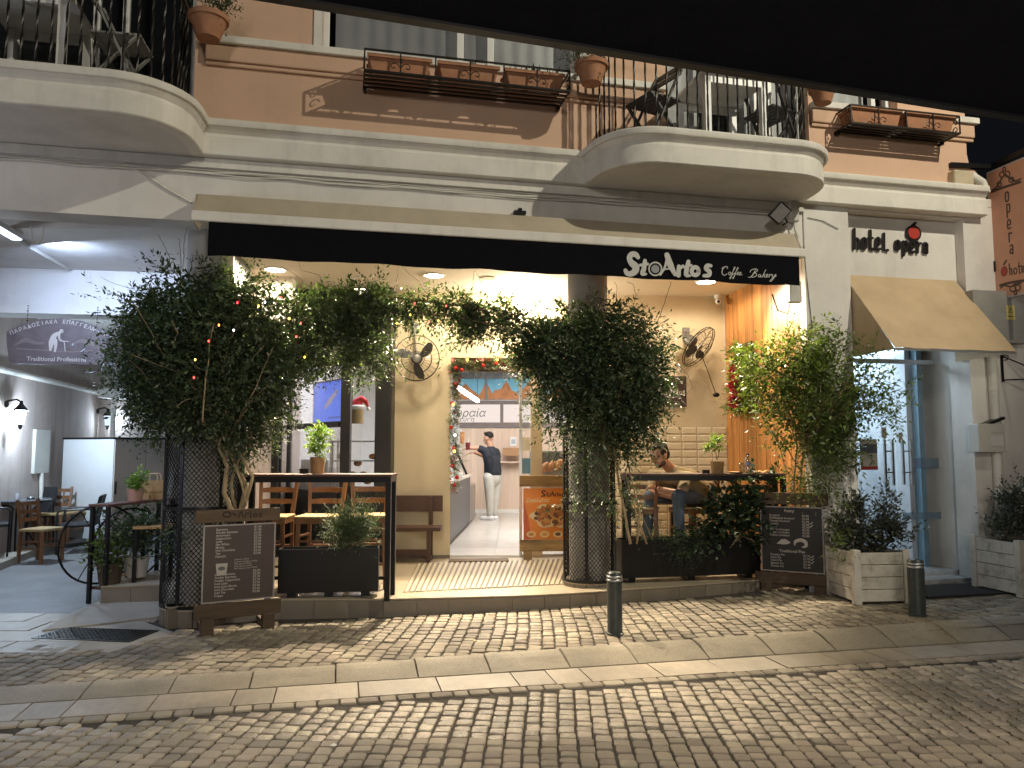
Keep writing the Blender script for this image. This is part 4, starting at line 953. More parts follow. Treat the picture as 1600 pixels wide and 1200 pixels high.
for nm, SS in (('letter_o', [(r2(458,480,300,374), 6)]), ('letter_p', [([(468,398),(472,500)], 6), ([(468,402),(488,398),(490,450),(470,456)], 6)]), ('letter_e', [([(474,560),(496,550),(494,522),(476,522),(474,575),(484,586),(498,578)], 6)]),
               ('letter_r', [([(484,622),(488,690)], 6), ([(486,634),(496,620),(506,622)], 6)]), ('letter_a', [([(494,722),(508,714),(514,730),(516,782)], 6), ([(514,746),(498,750),(496,776),(514,776)], 6)]),
               ('letter_h', [([(486,862),(494,946)], 5), ([(490,908),(504,900),(510,946)], 5)]), ('letter_o', [(r2(524,546,894,940), 5)]), ('letter_t', [([(562,850),(568,930),(576,932)], 5), ([(556,884),(580,878)], 5)]), ('letter_e', [([(586,910),(600,904),(598,884),(586,886),(588,924),(602,922)], 5)]),
               ('ornament', [(ring(448,122,11,14,10), 5), (ring(430,165,18,22,10), 5), (ring(474,160,18,22,10), 5), ([(350,300),(420,272),(500,246),(574,222)], 9), ([(350,290),(390,262),(420,210),(452,170),(490,190),(530,215),(574,200)], 7), (ring(505,205,20,20,10), 5), (ring(410,240,16,18,10), 5)]),
               ('ornament', [([(416,1030),(470,1014),(540,1000),(604,992)], 9), ([(420,1050),(450,1030),(500,1040),(530,1020),(580,1012)], 6), (ring(515,1056,22,22,10), 5), (ring(555,1048,20,22,10), 5), (ring(536,1088,10,14,10), 5), ([(534,1010),(536,1075)], 5)])):
    vstrokes(SS, m_sink, nm)
def vdisc(cx, cy, r, mat, nm, lift):
    q = zm(cx, cy); k5 = .8*abs(zm(500, 700)[0]-zm(400, 700)[0])/100
    MB().prism([(q[1]+r*1.25*k5*math.sin(a*R(15)), -q[0]+r*k5*math.cos(a*R(15))) for a in range(24)], sv-lift, sv-.001, lambda z, x, y: (y, x, z)).build(nm, mat, vs_)
vdisc(448, 920, 34, m_sink, 'emblem_rim', .0045); vdisc(448, 920, 29, m_red, 'emblem_disc', .0052); vstrokes([([(446,866),(464,838)], 8)], m_sink, 'emblem_stem')
za = zt_ + .05
MB().bar((sv+.02, 0, za), (sv+.02, -d1-.1, za+.02), .05, .06).build('arm', m_black, vs_); zl = vt(1520, 425)[1]
MB().bar((sv+.02, 0, zl), (sv+.02, -d0, zl), .035).build('lower_arm', m_black, vs_); MB().box(sv-.02, sv+.06, -.012, -.001, zl-.07, zl+.05).build('wall_plate', m_black, vs_)
MB().bar((sv+.02, .0, za), (sv - .55, -.02, za-.03), .05, .05).build('brace', m_black, vs_)

# hanging wooden sign in the passage
HY = f0.y + .02
wc = AY(90, 535, HY - .1); ws = thing('hanging_sign', 'dark carved wooden sign hanging on chains below the passage beam', 'sign', (wc.x, wc.y, wc.z), an)
kk = (HY-.1)/FPX
om = lambda zx, zy: ((zx/4 - 90)*kk, -(300 + zy/4 - 535)*kk)      # picture units of the zoom to local x, z
P = [om(x, y) for x, y in ((62,880),(150,830),(260,795),(380,785),(500,800),(600,835),(670,880),(660,960),(640,1050),(622,1080),(120,1080),(85,1060),(70,960))]
MB().prism(P, -.02, .02).build('board', M('carved_board', (.10, .075, .075), .6, var=.3, scale=5, bump=.2), ws, bevel=.006)
m_gild = M('pale_paint', (.40, .36, .32), .6)
txt = 'ΠΑΡΑΔΟΣΙΑΚΑ ΕΠΑΓΓΕΛΜΑΤΑ'
for i, ch in enumerate(txt):
    if ch == ' ': continue
    f = i/(len(txt)-1); x = 100 + 545*f; y = 890 - 78*math.sin(math.pi*min(max(f*.98+.01, 0), 1)); sl = math.atan2(78*math.pi*math.cos(math.pi*f), 545); q = om(x, y+8)
    text('letter', ch, .058, m_gild, ws, (q[0], -.0225, q[1]), Matrix.Rotation(-sl*1.0 if False else -(-sl), 3, 'Y').inverted() @ Matrix.Rotation(R(90), 3, 'X'), align='CENTER', offset=.0006)
q = om(365, 1060); text('lettering', 'Traditional Professions', .066, m_gild, ws, (q[0], -.0225, q[1]), align='CENTER', offset=.0008)
fig = [([(388,868),(372,880),(345,900),(330,940),(325,990)], [10,16,30,34,14]), ([(350,930),(355,960),(352,998)], [26,18,12]), ([(372,890),(375,920),(400,935)], [14,10,8]), (ring(385,870,5,6,8), 14), ([(380,932),(428,934)], 5), ([(404,938),(412,996)], 5)]
mb = MB(); strokes(mb, fig, om, kk/4, -.0205, .002); mb.build('worker_figure', m_gild, ws)
m_carv = M('carved_relief', (.15, .115, .105), .7); fig2 = [([(120,960),(180,930),(240,950),(290,945)], [10,30,18,8]), ([(440,960),(500,930),(560,945),(610,950)], [8,24,26,10]), ([(130,985),(280,992),(460,1000),(600,985)], 8)]
mb = MB(); strokes(mb, fig2, om, kk/4, -.0203, .0012); mb.build('carved_landscape', m_carv, ws)
for x in (178, 588):
    a = om(x, 705); b = om(x-2, 830); mb = MB()
    for i in range(8): f = i/8; mb.cbox((a[0]+(b[0]-a[0])*f, 0, a[1]+(b[1]-a[1])*(f+.06)), (.006, .012, .016) if i % 2 else (.012, .006, .016))
    mb.build('chain', m_iron, ws)

# cafe board on the terrace wall
cs = thing('wall_sign', 'dark brown square sign with the cafe name on the cream terrace wall', 'sign', w0, BWa)
q0, q1 = BW(1024, 635, -.04), BW(1072, 588, -.04)
MB().box(q0.x-.02, q1.x, -.05, -.012, q0.z, q1.z).build('board', M('brown_board', (.045, .028, .024), .5), cs, bevel=.003)
wm = lambda zx, zy: (lambda p: (p.x, p.z))(BW(1000 + zx/5.455, 480 + zy/5.455, -.05)); kw = (wm(400, 700)[0]-wm(100, 700)[0])/300
SW = [([(190,700),(176,692),(164,706),(176,722),(184,738),(168,748),(154,742)], 15), ([(206,700),(203,742),(212,746)], 10), ([(196,716),(216,712)], 7), ([(262,690),(276,744)], 12), ([(260,696),(246,744)], 7), ([(288,716),(290,746)], 11), ([(292,722),(302,714)], 7), ([(318,700),(316,740),(326,746)], 10), ([(308,716),(328,714)], 7), (ring(346,730,11,12,10), 8), ([(380,714),(370,716),(372,728),(380,738),(374,748),(366,746)], 9), (ring(232,736,16,12,10), 6), (ring(236,680,18,20,10), 14), (ring(236,705,12,14,8), 12)]
mb = MB(); strokes(mb, SW, wm, kw, -.05, .002); mb.build('lettering', m_letter, cs)
q = wm(200, 772); text('script_lettering', 'Coffee  Bakery', .034, m_letter, cs, (q[0], -.0525, q[1]), shear=.35)
# ------------------------------------------------------------------ lamps
m_dl = EM('downlight_glow', (1, .86, .62), 30)
for i, (px, py, r, lb) in enumerate(((430, 421, .115, 'round downlight half hidden by the big left vine'), (678, 430, .115, 'round downlight above the left wall fan'), (1103, 440, .115, 'round downlight by the planked wall near the lettering'),
                                     (497, 454, .085, 'small downlight over the bakery window, the left one'), (565, 451, .085, 'small downlight over the bakery window, nearest the wall fan'))):
    p = AZ(px, py, CZ); t = thing('downlight', lb, 'downlight', p, group='downlights in the terrace ceiling')
    MB().lathe([(r, -.012), (r+.02, -.012), (r+.02, 0), (r, 0)], 24, cap=False).build('rim', m_whitep, t, smooth=40); MB().lathe([(.001, -.006), (r, -.006)], 24, cap=False).build('diffuser', m_dl, t)
    lamp('SPOT', 'downlight_light', p + Vector((0, 0, -.04)), (1400 if px < 1000 else 900) if r > .1 else 130, WARM, .08, p + (Vector((0, 0, -2)) - T*2.1 if r > .1 else Vector((0, 0, -2))), R(88 if r > .1 else 150), .6)
for px, py, pw_ in ((430, 421, 90), (678, 430, 95), (1103, 440, 62)): lamp('SPOT', 'downlight_spill', AZ(px, py, CZ) + Vector((0, 0, -.06)), pw_, WARM, .1, AZ(px, py, CZ) - Vector((0, 0, 2)), R(172), .3)
p = AZ(763, 434, CZ); t = thing('ceiling_vent', 'unlit round fitting flush in the terrace ceiling', 'ceiling vent', p); MB().lathe([(.001, -.01), (.09, -.01), (.11, 0)], 24, cap=False).build('grille', m_boxgrey, t)
q = BW(818, 477, -.12); p = WB(q.x, -.12, q.z); t = thing('wall_lamp', 'bright globe lamp on the wall above the cafe door', 'wall lamp', p, BWa)
MB().ell((0, 0, 0), (.13, .07, .085)).build('globe', EM('globe_glow', (1, .85, .58), 26), t, smooth=180); MB().lathe([(.06, 0), (.06, .05)], 16, (0, .065, 0), rot=Matrix.Rotation(R(-90), 3, 'X')).build('base', m_whitep, t)
lamp('POINT', 'wall_lamp_light', p + BT*-.12 + Vector((0,0,-.02)), 175, WARM, .08)

def lantern(name, label, px, py, on, power):
    # on the alley side wall
    n = Vector((.977, .214, 0)); pw = AP(px, py, Vector((p0.x, p0.y, 0)), n) + n*.20
    t = thing(name, label, 'wall lantern', pw, group='wall lanterns in the passage')
    MB().lathe([(.05, -.11), (.075, .08)], 6).build('glass', EM('lantern_glow_'+str(on), (.70, .86, 1), 60 if on else 1.2), t); MB().lathe([(.115, .08), (.08, .12), (.03, .17), (.02, .22)], 6).build('cap', m_iron, t); MB().lathe([(.012,-.19),(.03, -.16),(.03, -.13),(.05,-.128),(.05,-.111)], 6).build('finial', m_iron, t)
    MB().tube([(0, 0, .2), (-.06, -.013, .24), (-.15, -.033, .22), (-.20, -.044, .2)], .014).build('bracket', m_iron, t, smooth=180); MB().lathe([(.05, 0), (.05, .02)], 12, (-.20, -.044, .17), rot=Matrix.Rotation(R(90), 3, 'Y')).build('wall_plate', m_iron, t)
    if power: lamp('POINT', 'lantern_light', pw + Vector((0, 0, -.0)) + n*.1, power, COOL, .06)
lantern('wall_lantern', 'lit lantern blazing white at the very edge of the passage wall', 8, 650, 1, 150)
lantern('wall_lantern', 'dim lantern with an iron bracket above the white cabinet', 151, 656, 0, 36)
p = AZ(4, 352, 3.6); t = thing('strip_light', 'bluish white strip light under the passage ceiling', 'strip light', p, R(100)); MB().box(-.3, .3, -.05, .05, -.05, 0).build('housing', m_whitep, t); MB().box(-.29, .29, -.04, .04, -.06, -.051).build('tube', EM('strip_glow', (.62, .76, 1), 7), t)
lamp('AREA', 'strip_light_light', p + Vector((.12, .5, -.08)), 70, (.52, .68, 1), .3, p + Vector((.4, 1.6, -1.5)), sy=.6)
lamp('AREA', 'lobby_light', W(4.45, 1.6, 2.9), 72, (.62, .82, 1), .6, W(4.45, 1.6, 0), sy=.9)
t = thing('lobby_downlight', 'cool square ceiling light inside the hotel entrance', 'ceiling light', W(4.45, 1.6, 2.93), TH); MB().box(-.28, .28, -.28, .28, -.02, 0).build('diffuser', EM('lobby_glow', (.6, .8, 1), 3), t)

# ------------------------------------------------------------------ fans, camera, floodlight, boxes, cables
def fan(name, label, p, aim, r, mount, tilt=0):
    t = thing(name, label, 'fan', p); rot = (Vector(aim)).to_track_quat('Z', 'Y').to_matrix()
    def rp(P): return [rot @ Vector(q) for q in P]
    mb = MB()
    for rad, z in ((r, 0), (r*.99, -.03), (r*.66, .055), (r*.33, .07), (r*.66, -.07)): mb.tube(rp([(rad*math.cos(a*R(12)), rad*math.sin(a*R(12)), z) for a in range(31)]), .004 if rad < r*.98 else .006, 4, False)
    for k in range(26):
        a = k*2*math.pi/26; a2 = a + .25
        mb.tube(rp([(.03*math.cos(a), .03*math.sin(a), .075), (r*.6*math.cos(a+.12), r*.6*math.sin(a+.12), .06), (r*math.cos(a2), r*math.sin(a2), 0)]), .0018, 3, False)
        mb.tube(rp([(.06*math.cos(a), .06*math.sin(a), -.08), (r*.6*math.cos(a), r*.6*math.sin(a), -.075), (r*math.cos(a), r*math.sin(a), -.02)]), .0018, 3, False)
    mb.build('guard', m_iron, t)
    for k in range(3):
        a = k*2.094 + tilt; V = []
        for i, (rr_, wd, off) in enumerate(((.06, .05, 0), (r*.45, .115, .02), (r*.75, .12, .05), (r*.90, .05, .07))):
            ca, sa = math.cos(a), math.sin(a)
            for sg in (-1, 1): lx, ly = rr_, sg*wd/2 + off; V.append(rot @ Vector((lx*ca - ly*sa, lx*sa + ly*ca, sg*.018)))
        MB().add(V, [(2*i, 2*i+2, 2*i+3, 2*i+1) for i in range(3)]).build('blade', M('smoke_grey_blade', (.05, .05, .05), .35), t, smooth=180)
    mb = MB(); mb.lathe([(.045, -.02), (.05, .01), (.03, .02)], 16, rot=rot); mb.build('hub', m_galv, t, smooth=40)
    mb = MB(); mb.lathe([(.055, -.24), (.075, -.2), (.08, -.1), (.05, -.085)], 16, rot=rot); mb.build('motor', M('fan_motor', (.09, .085, .08), .4), t, smooth=40)
    b = rot @ Vector((0, 0, -.15)); mw = Vector(mount) - p
    MB().tube([b, (b + mw)/2 + Vector((0, 0, .02)), mw], .018).cbox(tuple(mw), (.09, .03, .14), Matrix.Rotation(BWa, 3, 'Z')).build('bracket', M('fan_bracket', (.16, .15, .14), .5), t)
    return t
q = BW(651, 560, -.30); fp = WB(q.x, -.30, q.z); q2 = BW(647, 512, -.02); fan('wall_fan', 'black caged fan on the cream wall left of the cafe door', fp, -BT + Vector((.05, 0, -.18)), .285, WB(q2.x, -.02, q2.z), .5)
q = BW(1093, 543, -.36); fp = WB(q.x, -.36, q.z); q2 = BW(1072, 520, -.02); fan('wall_fan', 'black caged fan tilted steeply above the brown square board', fp, -BT*.55 + BU*.62 + Vector((0, 0, -.62)), .29, WB(q2.x, -.02, q2.z), 1.3)
t = thing('fan_cord', 'pull cord with a small black weight hanging from the tilted fan', 'cord', fp); q3 = BW(1119, 617, -.3); e = WB(q3.x, -.3, q3.z) - fp
MB().tube([(0, 0, -.03), e*.5, e], .006, 5).build('cord', m_black, t); MB().ell(tuple(e), (.045, .02, .03)).build('weight', m_black, t, smooth=180)
q = BW(1121, 462, -.1); t = thing('security_camera', 'small white camera under the ceiling beside the planked wall', 'security camera', WB(q.x, -.12, CZ))
MB().cap((0, 0, -.08), (-.03, -.12, -.11), .04, .04).build('body', m_whitep, t, smooth=40); MB().lathe([(.05, -.05), (.05, 0)], 16).build('mount', m_whitep, t, smooth=40); MB().ell((-.035, -.145, -.115), (.022, .02, .022)).build('lens', m_black, t, smooth=180)
p = W(*FS(1218, 333, .28)[0:1], -.28, FS(1218, 333, .28).z); t = thing('floodlight', 'unlit square floodlight tilted down under the balcony', 'floodlight', p)
rot = Matrix.Rotation(TH, 3, 'Z') @ Matrix.Rotation(R(38), 3, 'Y') @ Matrix.Rotation(R(25), 3, 'X')
MB().cbox((0, 0, 0), (.15, .055, .19), rot).build('housing', m_black, t, bevel=.008); MB().cbox(tuple(rot @ Vector((0, -.03, 0))), (.125, .006, .16), rot).build('lens', M('floodlight_glass', (.45, .44, .42), .15), t)
MB().tube([(.05, .04, .0), (.12, .12, -.06), (.12, .25, -.05)], .01).build('bracket', m_black, t)
f = FS(1239, 331, .05); t = thing('junction_box', 'grey junction box on the wall beside the floodlight', 'junction box', W(f.x, -.02, f.z), TH); MB().box(-.05, .05, -.07, .0, -.11, .12).build('box', m_boxgrey, t, bevel=.01); MB().tube([(0, -.04, -.11), (.01, -.04, -.2), (.06, -.02, -.28)], .008).build('cable', m_boxgrey, t)
f = FS(1238, 455, .06); t = thing('awning_motor_box', 'white control box hanging below the valance end', 'control box', W(f.x, -.05, f.z), TH); MB().box(-.07, .07, -.08, .0, -.13, .10).build('box', m_boxgrey, t, bevel=.012)
MB().tube([(-.05, -.05, -.12), (-.09, -.06, -.25), (-.2, -.05, -.22), (-.26, -.05, -.05)], .007).build('cable', m_iron, t)
f = FS(812, 333, .03); t = thing('sensor', 'small black sensor clipped to the white band over the awning', 'sensor', W(f.x, -.03, f.z), TH); MB().box(-.06, .06, -.03, .03, -.015, .02).box(-.02, .02, -.03, .03, .02, .045).build('body', m_black, t, bevel=.006)
rg = random.Random(11)
def cable(label, pts, r=.006, mat=None):
    t = thing('cable', label, 'cable', pts[0]); o = Vector(pts[0]); P = []
    for i in range(len(pts)-1):
        a, b = Vector(pts[i]), Vector(pts[i+1])
        for k in range(6): P.append(a.lerp(b, k/6) - o)
    P.append(Vector(pts[-1]) - o); MB().tube(P, r, 5).build('wire', mat or m_boxgrey, t, smooth=180)
for j in range(4):
    pts = []
    for i in range(26):
        s = -6 + i*.355; pts.append(W(s, -.012 - .004*j, 4.052 - .011*j + rg.uniform(-.012, .012)))
    cable(['upper grey cable of the bundle along the white band', 'second grey cable of the bundle along the white band', 'third cable of the bundle along the white band', 'lowest sagging cable of the bundle along the white band'][j], pts, .006, m_trim if j % 2 else m_boxgrey)
def fcable(label, PX, d=.012, r=.006, mat=None): cable(label, [W(FS(x, y, d).x, -d, FS(x, y, d).z) for x, y in PX], r, mat)
fcable('thin cable looping down the passage beam from the bundle', [(150, 243), (175, 243), (225, 272), (262, 296), (300, 317)], r=.008, mat=m_trim)
fcable('short dark wire drooping from the beam above the sign', [(48, 352), (50, 372), (58, 382), (66, 374), (68, 354)], d=-.3)
fcable('thin cables running down the hotel pilaster', [(1256, 385), (1259, 420), (1264, 465), (1270, 520)], d=.03, r=.004, mat=m_iron)
fcable('dark wire leaving the floodlight across the pilaster', [(1262, 340), (1285, 345), (1310, 358)], d=.03, r=.004, mat=m_iron)
a = AZ(5, 362, 3.58); b = AZ(105, 419, 3.58); t = thing('conduit', 'grey conduit crossing the passage ceiling from the strip light', 'conduit', a); MB().tube([(0,0,0), tuple(b-a)], .02).build('tube', m_boxgrey, t)
wn = Vector((.977, .214, 0)); A0 = AP(0, 578, Vector((p0_.x, p0_.y, 0)) if False else Vector((-7.2, 10.8, 0)), wn) + wn*.04; B0 = AP(186, 622, Vector((-7.2, 10.8, 0)), wn) + wn*.04
t = thing('wall_pipe', 'white pipe running along the passage wall above the lanterns', 'pipe', A0); MB().tube([tuple((A0-B0)*.3), tuple(B0-A0), tuple((B0-A0)*1.4)], .045, 10).build('pipe', m_trim, t, smooth=60)
p = AP(62, 704, Vector((-7.2, 10.8, 0)), wn); t = thing('meter_cupboard', 'pale flat cupboard on the passage wall below the lit lantern', 'cupboard', p, R(-77.6)); MB().box(-.3, .32, .0, .05, -.36, .33).build('door', m_boxgrey, t, bevel=.006); MB().tube([(0, .04, -.36), (-.02, .05, -.7), (-.0, .04, -1.3)], .03).build('pipe', m_trim, t, smooth=60)
p = AY(177, 618, 14.9); t = thing('vent_hood', 'small white duct box with a pipe above the cabinet', 'duct', p); MB().box(-.15, .6, -.3, .2, -.06, .12).build('box', m_trim, t, bevel=.01); MB().tube([(.02, 0, -.06), (.02, 0, -.9)], .05).build('pipe', m_trim, t, smooth=60)

# ------------------------------------------------------------------ bar tables, chairs, bench
def bartable(label, P0, P1, dep, ztop):
    a = Vector((P0[0], P0[1], FZ)); b = Vector((P1[0], P1[1], FZ)); L = (b-a).length
    t = thing('bar_table', label, 'bar table', a, math.atan2(b.y-a.y, b.x-a.x)); h = ztop - FZ
    MB().box(-.01, L+.01, -.01, dep, h-.022, h).build('tabletop', m_woodd, t, bevel=.004)
    MB().box(0, L, 0, .03, h-.075, h-.023).box(0, L, dep-.04, dep-.01, h-.075, h-.023).box(0.0, .03, .031, dep-.041, h-.075, h-.023).box(L-.03, L, .031, dep-.041, h-.075, h-.023).build('apron', m_black, t)
    for x in (0, L-.05):
        for y in (0, dep-.06): MB().box(x, x+.05, y, y+.05, 0, h-.076).build('leg', m_black, t)
    MB().box(.051, L-.051, dep-.045, dep-.02, .14, .17).build('foot_rail', m_black, t)
    return t
q0, q1 = AY(372, 741, 7.13), AY(611, 741, 7.13)
bartable('dark bar table on black legs with wooden chairs behind it', (q0.x, 7.13), (q1.x, 7.13), .36, q1.z)
q2, q3 = AY(978, 740, 8.22), AY(1228, 741, 8.27); zt2 = q2.z
bartable('dark bar table in front of the seated man', (q2.x, 8.22), (q3.x, 8.27), .30, zt2)
def barchair(label, p, rz, seatz=.72, group='wooden bar chairs'):
    t = thing('bar_chair', label, 'bar chair', p, rz, group)       # front towards -y, backrest at +y
    w_, d_ = .178, .18
    for sx in (-1, 1):
        MB().bar((sx*w_*1.05, -d_, 0), (sx*w_*.92, -d_+.01, seatz-.02), .036).build('leg', m_wood, t, bevel=.004)
        mb = MB(); mb.bar((sx*w_*.92, d_, 0), (sx*w_*.92, d_-.01, seatz), .036).bar((sx*w_*.92, d_-.012, seatz-.001), (sx*w_*1.08, d_+.075, seatz+.40), .036); mb.build('leg', m_wood, t, bevel=.004)
        for z_ in (.30, .52): MB().bar((sx*w_*.97, -d_, z_), (sx*w_*.92, d_, z_), .02).build('rung', m_wood, t)
    for a_ in ((-w_, -d_, .24), (-w_*.95, -d_, .48), (-w_*.92, d_, .40)): MB().bar(a_, (-a_[0], a_[1], a_[2]), .022).build('rung', m_wood, t)
    MB().box(-w_-.015, w_+.015, -d_-.015, d_-.03, seatz-.072, seatz-.021).build('seat_rail', m_wood, t, bevel=.004)
    MB().box(-w_-.025, w_+.025, -d_-.03, d_-.02, seatz-.020, seatz+.004).build('seat', m_rush, t, bevel=.01)
    for z in (.12, .235, .35):
        f = z/.40; y = d_ - .012 + .087*f; ww = w_*(.92+.16*f); n = 8; vs = []
        for i in range(n+1):
            x = -ww + 2*ww*i/n; c = .03*(1 - (2*i/n-1)**2); hh = .022 + .010*(1 - (2*i/n-1)**2)
            vs += [(x, y + c, seatz+z-.022), (x, y + c, seatz+z+hh), (x, y + c + .014, seatz+z+hh), (x, y + c + .014, seatz+z-.022)]
        fs = [(4*i+k, 4*i+4+k, 4*i+4+(k+1)%4, 4*i+(k+1)%4) for i in range(n) for k in range(4)] + [(0,1,2,3), (4*n+3, 4*n+2, 4*n+1, 4*n)]
        MB().add(vs, fs).build('back_slat', m_wood, t)
    return t
ch = barchair('wooden bar chair behind the drinks menu board, leftmost of three', (AY(424, 800, 7.78).x, 7.78, FZ), 0)
copytree(ch, None, (AY(500, 800, 7.78).x, 7.80, FZ), R(-3), 'wooden bar chair in the middle of the left bar table')
copytree(ch, None, (AY(575, 800, 7.9).x, 7.92, FZ), R(6), 'wooden bar chair at the table end next to the dark bench')
copytree(ch, None, (AY(1004, 790, 8.8).x, 8.9, FZ), R(168), 'wooden bar chair beside the meshed column, left of the seated man')
copytree(ch, None, (AY(1085, 790, 8.9).x, 9.0, FZ), R(-62), 'wooden bar chair the seated man sits on')
copytree(ch, None, (AY(1172, 800, 8.8).x, 8.85, FZ), R(175), 'wooden bar chair behind the ivy by the planked wall')
bx0, bx1 = AY(560, 800, 9.7).x, AY(691, 800, 9.7).x
t = thing('bench', 'dark brown wooden bench with a plank back against the cream wall', 'bench', (bx0, 9.55, FZ), R(1)); L = bx1-bx0
zs = lambda y: 1.55 - (y-703)*9.55/1202 - FZ
MB().box(0, L, .22, .26, zs(800), zs(775)).build('backrest', m_woodd, t, bevel=.004); MB().box(0, L, -.12, .20, zs(827), zs(821)).build('seat', m_woodd, t, bevel=.004)
for x in (.12, L-.17):
    MB().box(x, x+.05, .17, .22, zs(820.5), zs(776)).build('back_post', m_woodd, t); 
    MB().box(x, x+.05, -.1, -.05, 0, zs(827.2)).build('leg', m_woodd, t); MB().box(x, x+.05, .17, .219, 0, zs(827.2)).build('leg', m_woodd, t)
    MB().box(x+.005, x+.045, -.049, .169, .03, .07).build('foot_rail', m_woodd, t)
MB().box(.171, L-.171, .0, .05, .08, .15).build('stretcher', m_woodd, t)

# ------------------------------------------------------------------ boards
def boardroot(name, label, cat, base, ang):
    t = thing(name, label, cat, base, R(ang)); n = Vector((math.sin(R(ang)), -math.cos(R(ang)), 0)); u = Vector((math.cos(R(ang)), math.sin(R(ang)), 0))
    def f(px, py): p = AP(px, py, base, n); q = p - Vector(base); return q.dot(u), q.z
    return t, f
m_brownp = M('brown_panel', (.060, .042, .040), .5, var=.05); m_blackp = M('black_panel', (.012, .012, .014), .45, var=.05); m_chalk = M('pale_menu_print', (.44, .41, .38), .6)
def menuboard(t, f, top, bot, pan, mp, legs):
    def plank(q, nm, m=m_woodr, y0=-.022, y1=.022, h=None):
        P = [f(*p) for p in q]; x0 = (P[0][0]+P[3][0])/2; x1 = (P[1][0]+P[2][0])/2; z1 = (P[0][1]+P[1][1])/2; z0 = (P[2][1]+P[3][1])/2
        MB().box(x0, x1, y0, y1, z0, z1).build(nm, m, t, bevel=.005); return x0, x1, z0, z1
    plank(top, 'top_plank'); plank(bot, 'bottom_plank')
    x0, x1, z0, z1 = plank(pan, 'panel', mp, -.014, -.002)
    MB().box(x0, x1, -.017, -.0142, z1-.012, z1).box(x0, x1, -.017, -.0142, z0, z0+.012).box(x0, x0+.012, -.017, -.0142, z0+.0121, z1-.0121).box(x1-.012, x1, -.017, -.0142, z0+.0121, z1-.0121).build('edge_trim', M('grey_trim', (.30, .28, .27), .5), t)
    w_ = x1-x0
    for xx in (x0+.02, x1-.07): MB().box(xx, xx+.05, .0225, .06, 0, z1+.12).build('upright', m_woodr, t, bevel=.003)
    for xx in (x0+.0, x1-.10): MB().box(xx, xx+.10, -.07, .022, 0, f(*bot[3])[1]-.004 if False else z0-.12).box(xx+.02, xx+.08, .061, .30, 0, .06).build('foot', m_woodr, t, bevel=.004)
    return x0, x1, z0, z1
b1 = AZ(371, 986, .01); t, f = boardroot('menu_board', 'brown drinks menu board with wooden rails beside the meshed column', 'menu board', b1, 30)
x0, x1, z0, z1 = menuboard(t, f, ((304,797),(437,794),(437,812),(305,818)), ((303,947),(439,934),(438,957),(302,970)), ((316,822),(428,815),(430,932),(315,945)), m_brownp, None)
h = z1-z0; w_ = x1-x0; yy = -.0165
left = ['Espresso','Double Espresso','Americano','Cappuccino','Latte','Flat White','Mocha','Hot Chocolate','Tea','Nescafe']; pr_ = ['€1.40','€1.90','€2.30','€2.70','€2.70','€2.70','€2.90','€2.90','€2.20','€2.40']
ls = h*.0385
def rows(L, x, z, al='LEFT', s=.040, nm='lettering'): text(nm, '\n'.join(L), h*s, m_chalk, t, (x, yy, z), align=al, lines=ls/(h*s)/1.0, offset=.0004)
rows(left, x0+w_*.17, z1-h*.075); rows(pr_, x0+w_*.69, z1-h*.06)
rows(['Iced Americano','Freddo Espresso','Freddo Cappuccino','Iced Latte','Iced Latte Mocha','Iced Chocolate','Iced Tea','Frappe'], x0+w_*.17, z1-h*.655); rows(['€2.50','€2.50','€2.70','€2.70','€2.90','€2.90','€2.20','€2.40'], x0+w_*.69, z1-h*.635)
text('lettering', 'Additions +€0.50\n(Caramel, Hazelnut, Vanilla)\nMilk options +€0.50\n(Soya, Oat, Coconut)\nExtra Espresso shot +€0.50', h*.026, m_chalk, t, (x0+w_*.43, yy, z1-h*.47), lines=1.12)
cx, cz = x0+w_*.26, z1-h*.50
MB().prism([(cx-.048, cz), (cx+.048, cz), (cx+.038, cz-.098), (cx-.038, cz-.098)], -.0170, -.0145).build('cup_picture', M('cup_print', (.40, .37, .33), .6), t)
mb = MB(); mb.prism([(cx+.03*math.cos(a*R(24)), cz-.042+.017*math.sin(a*R(24))) for a in range(15)], -.0176, -.0171); mb.build('cup_emblem', m_ink, t)
m_burn = M('burnt_lettering', (.02, .012, .008), .8)
zc = (f(304,797)[1]+f(305,818)[1])/2
SB = [(ring(-.105, .01, .03, .022, 10), .012), ([(-.06,.02),(-.03,.0)], .01), ([(-.01,-.02),(.01,.03),(.03,-.02)], .009), ([(.05,-.02),(.05,.01),(.07,.015)], .009), ([(.09,.03),(.09,-.02),(.10,-.02)], .008), (ring(.13,-.006,.014,.014,8), .008), ([(.185,.01),(.165,.008),(.175,-.006),(.18,-.02),(.16,-.02)], .008)]
mb = MB(); strokes(mb, SB, lambda x, z: (x + (x0+x1)/2 - .01, zc + z), 1, -.022, .0015); mb.build('burnt_lettering', m_burn, t)
b2 = AZ(1240, 926, .08); t, f = boardroot('menu_board', 'black pastry menu board with wooden rails before the hotel pilaster', 'menu board', b2, -27)
x0, x1, z0, z1 = menuboard(t, f, ((1182,769),(1294,771),(1294,789),(1184,788)), ((1180,891),(1299,900),(1299,917),(1180,909)), ((1188,790),(1286,793),(1289,897),(1190,891)), m_blackp, None)
h = z1-z0; w_ = x1-x0; ls = h*.0435
text('heading', 'Pastry', h*.060, m_chalk, t, (x0+w_*.47, yy, z1-h*.085), align='CENTER', offset=.0008)
rows(['Bougatsa','Philadelphia Koulouri','Tomato Koulouri','Spinach','Burger','Brioche Sausages','Butter Croissant','Praline Croissant'], x0+w_*.15, z1-h*.15, s=.043); rows(['€2.80','€2.60','€2.60','€2.60','€2.30','€2.40','€2.30','€2.80'], x0+w_*.67, z1-h*.15, s=.043)
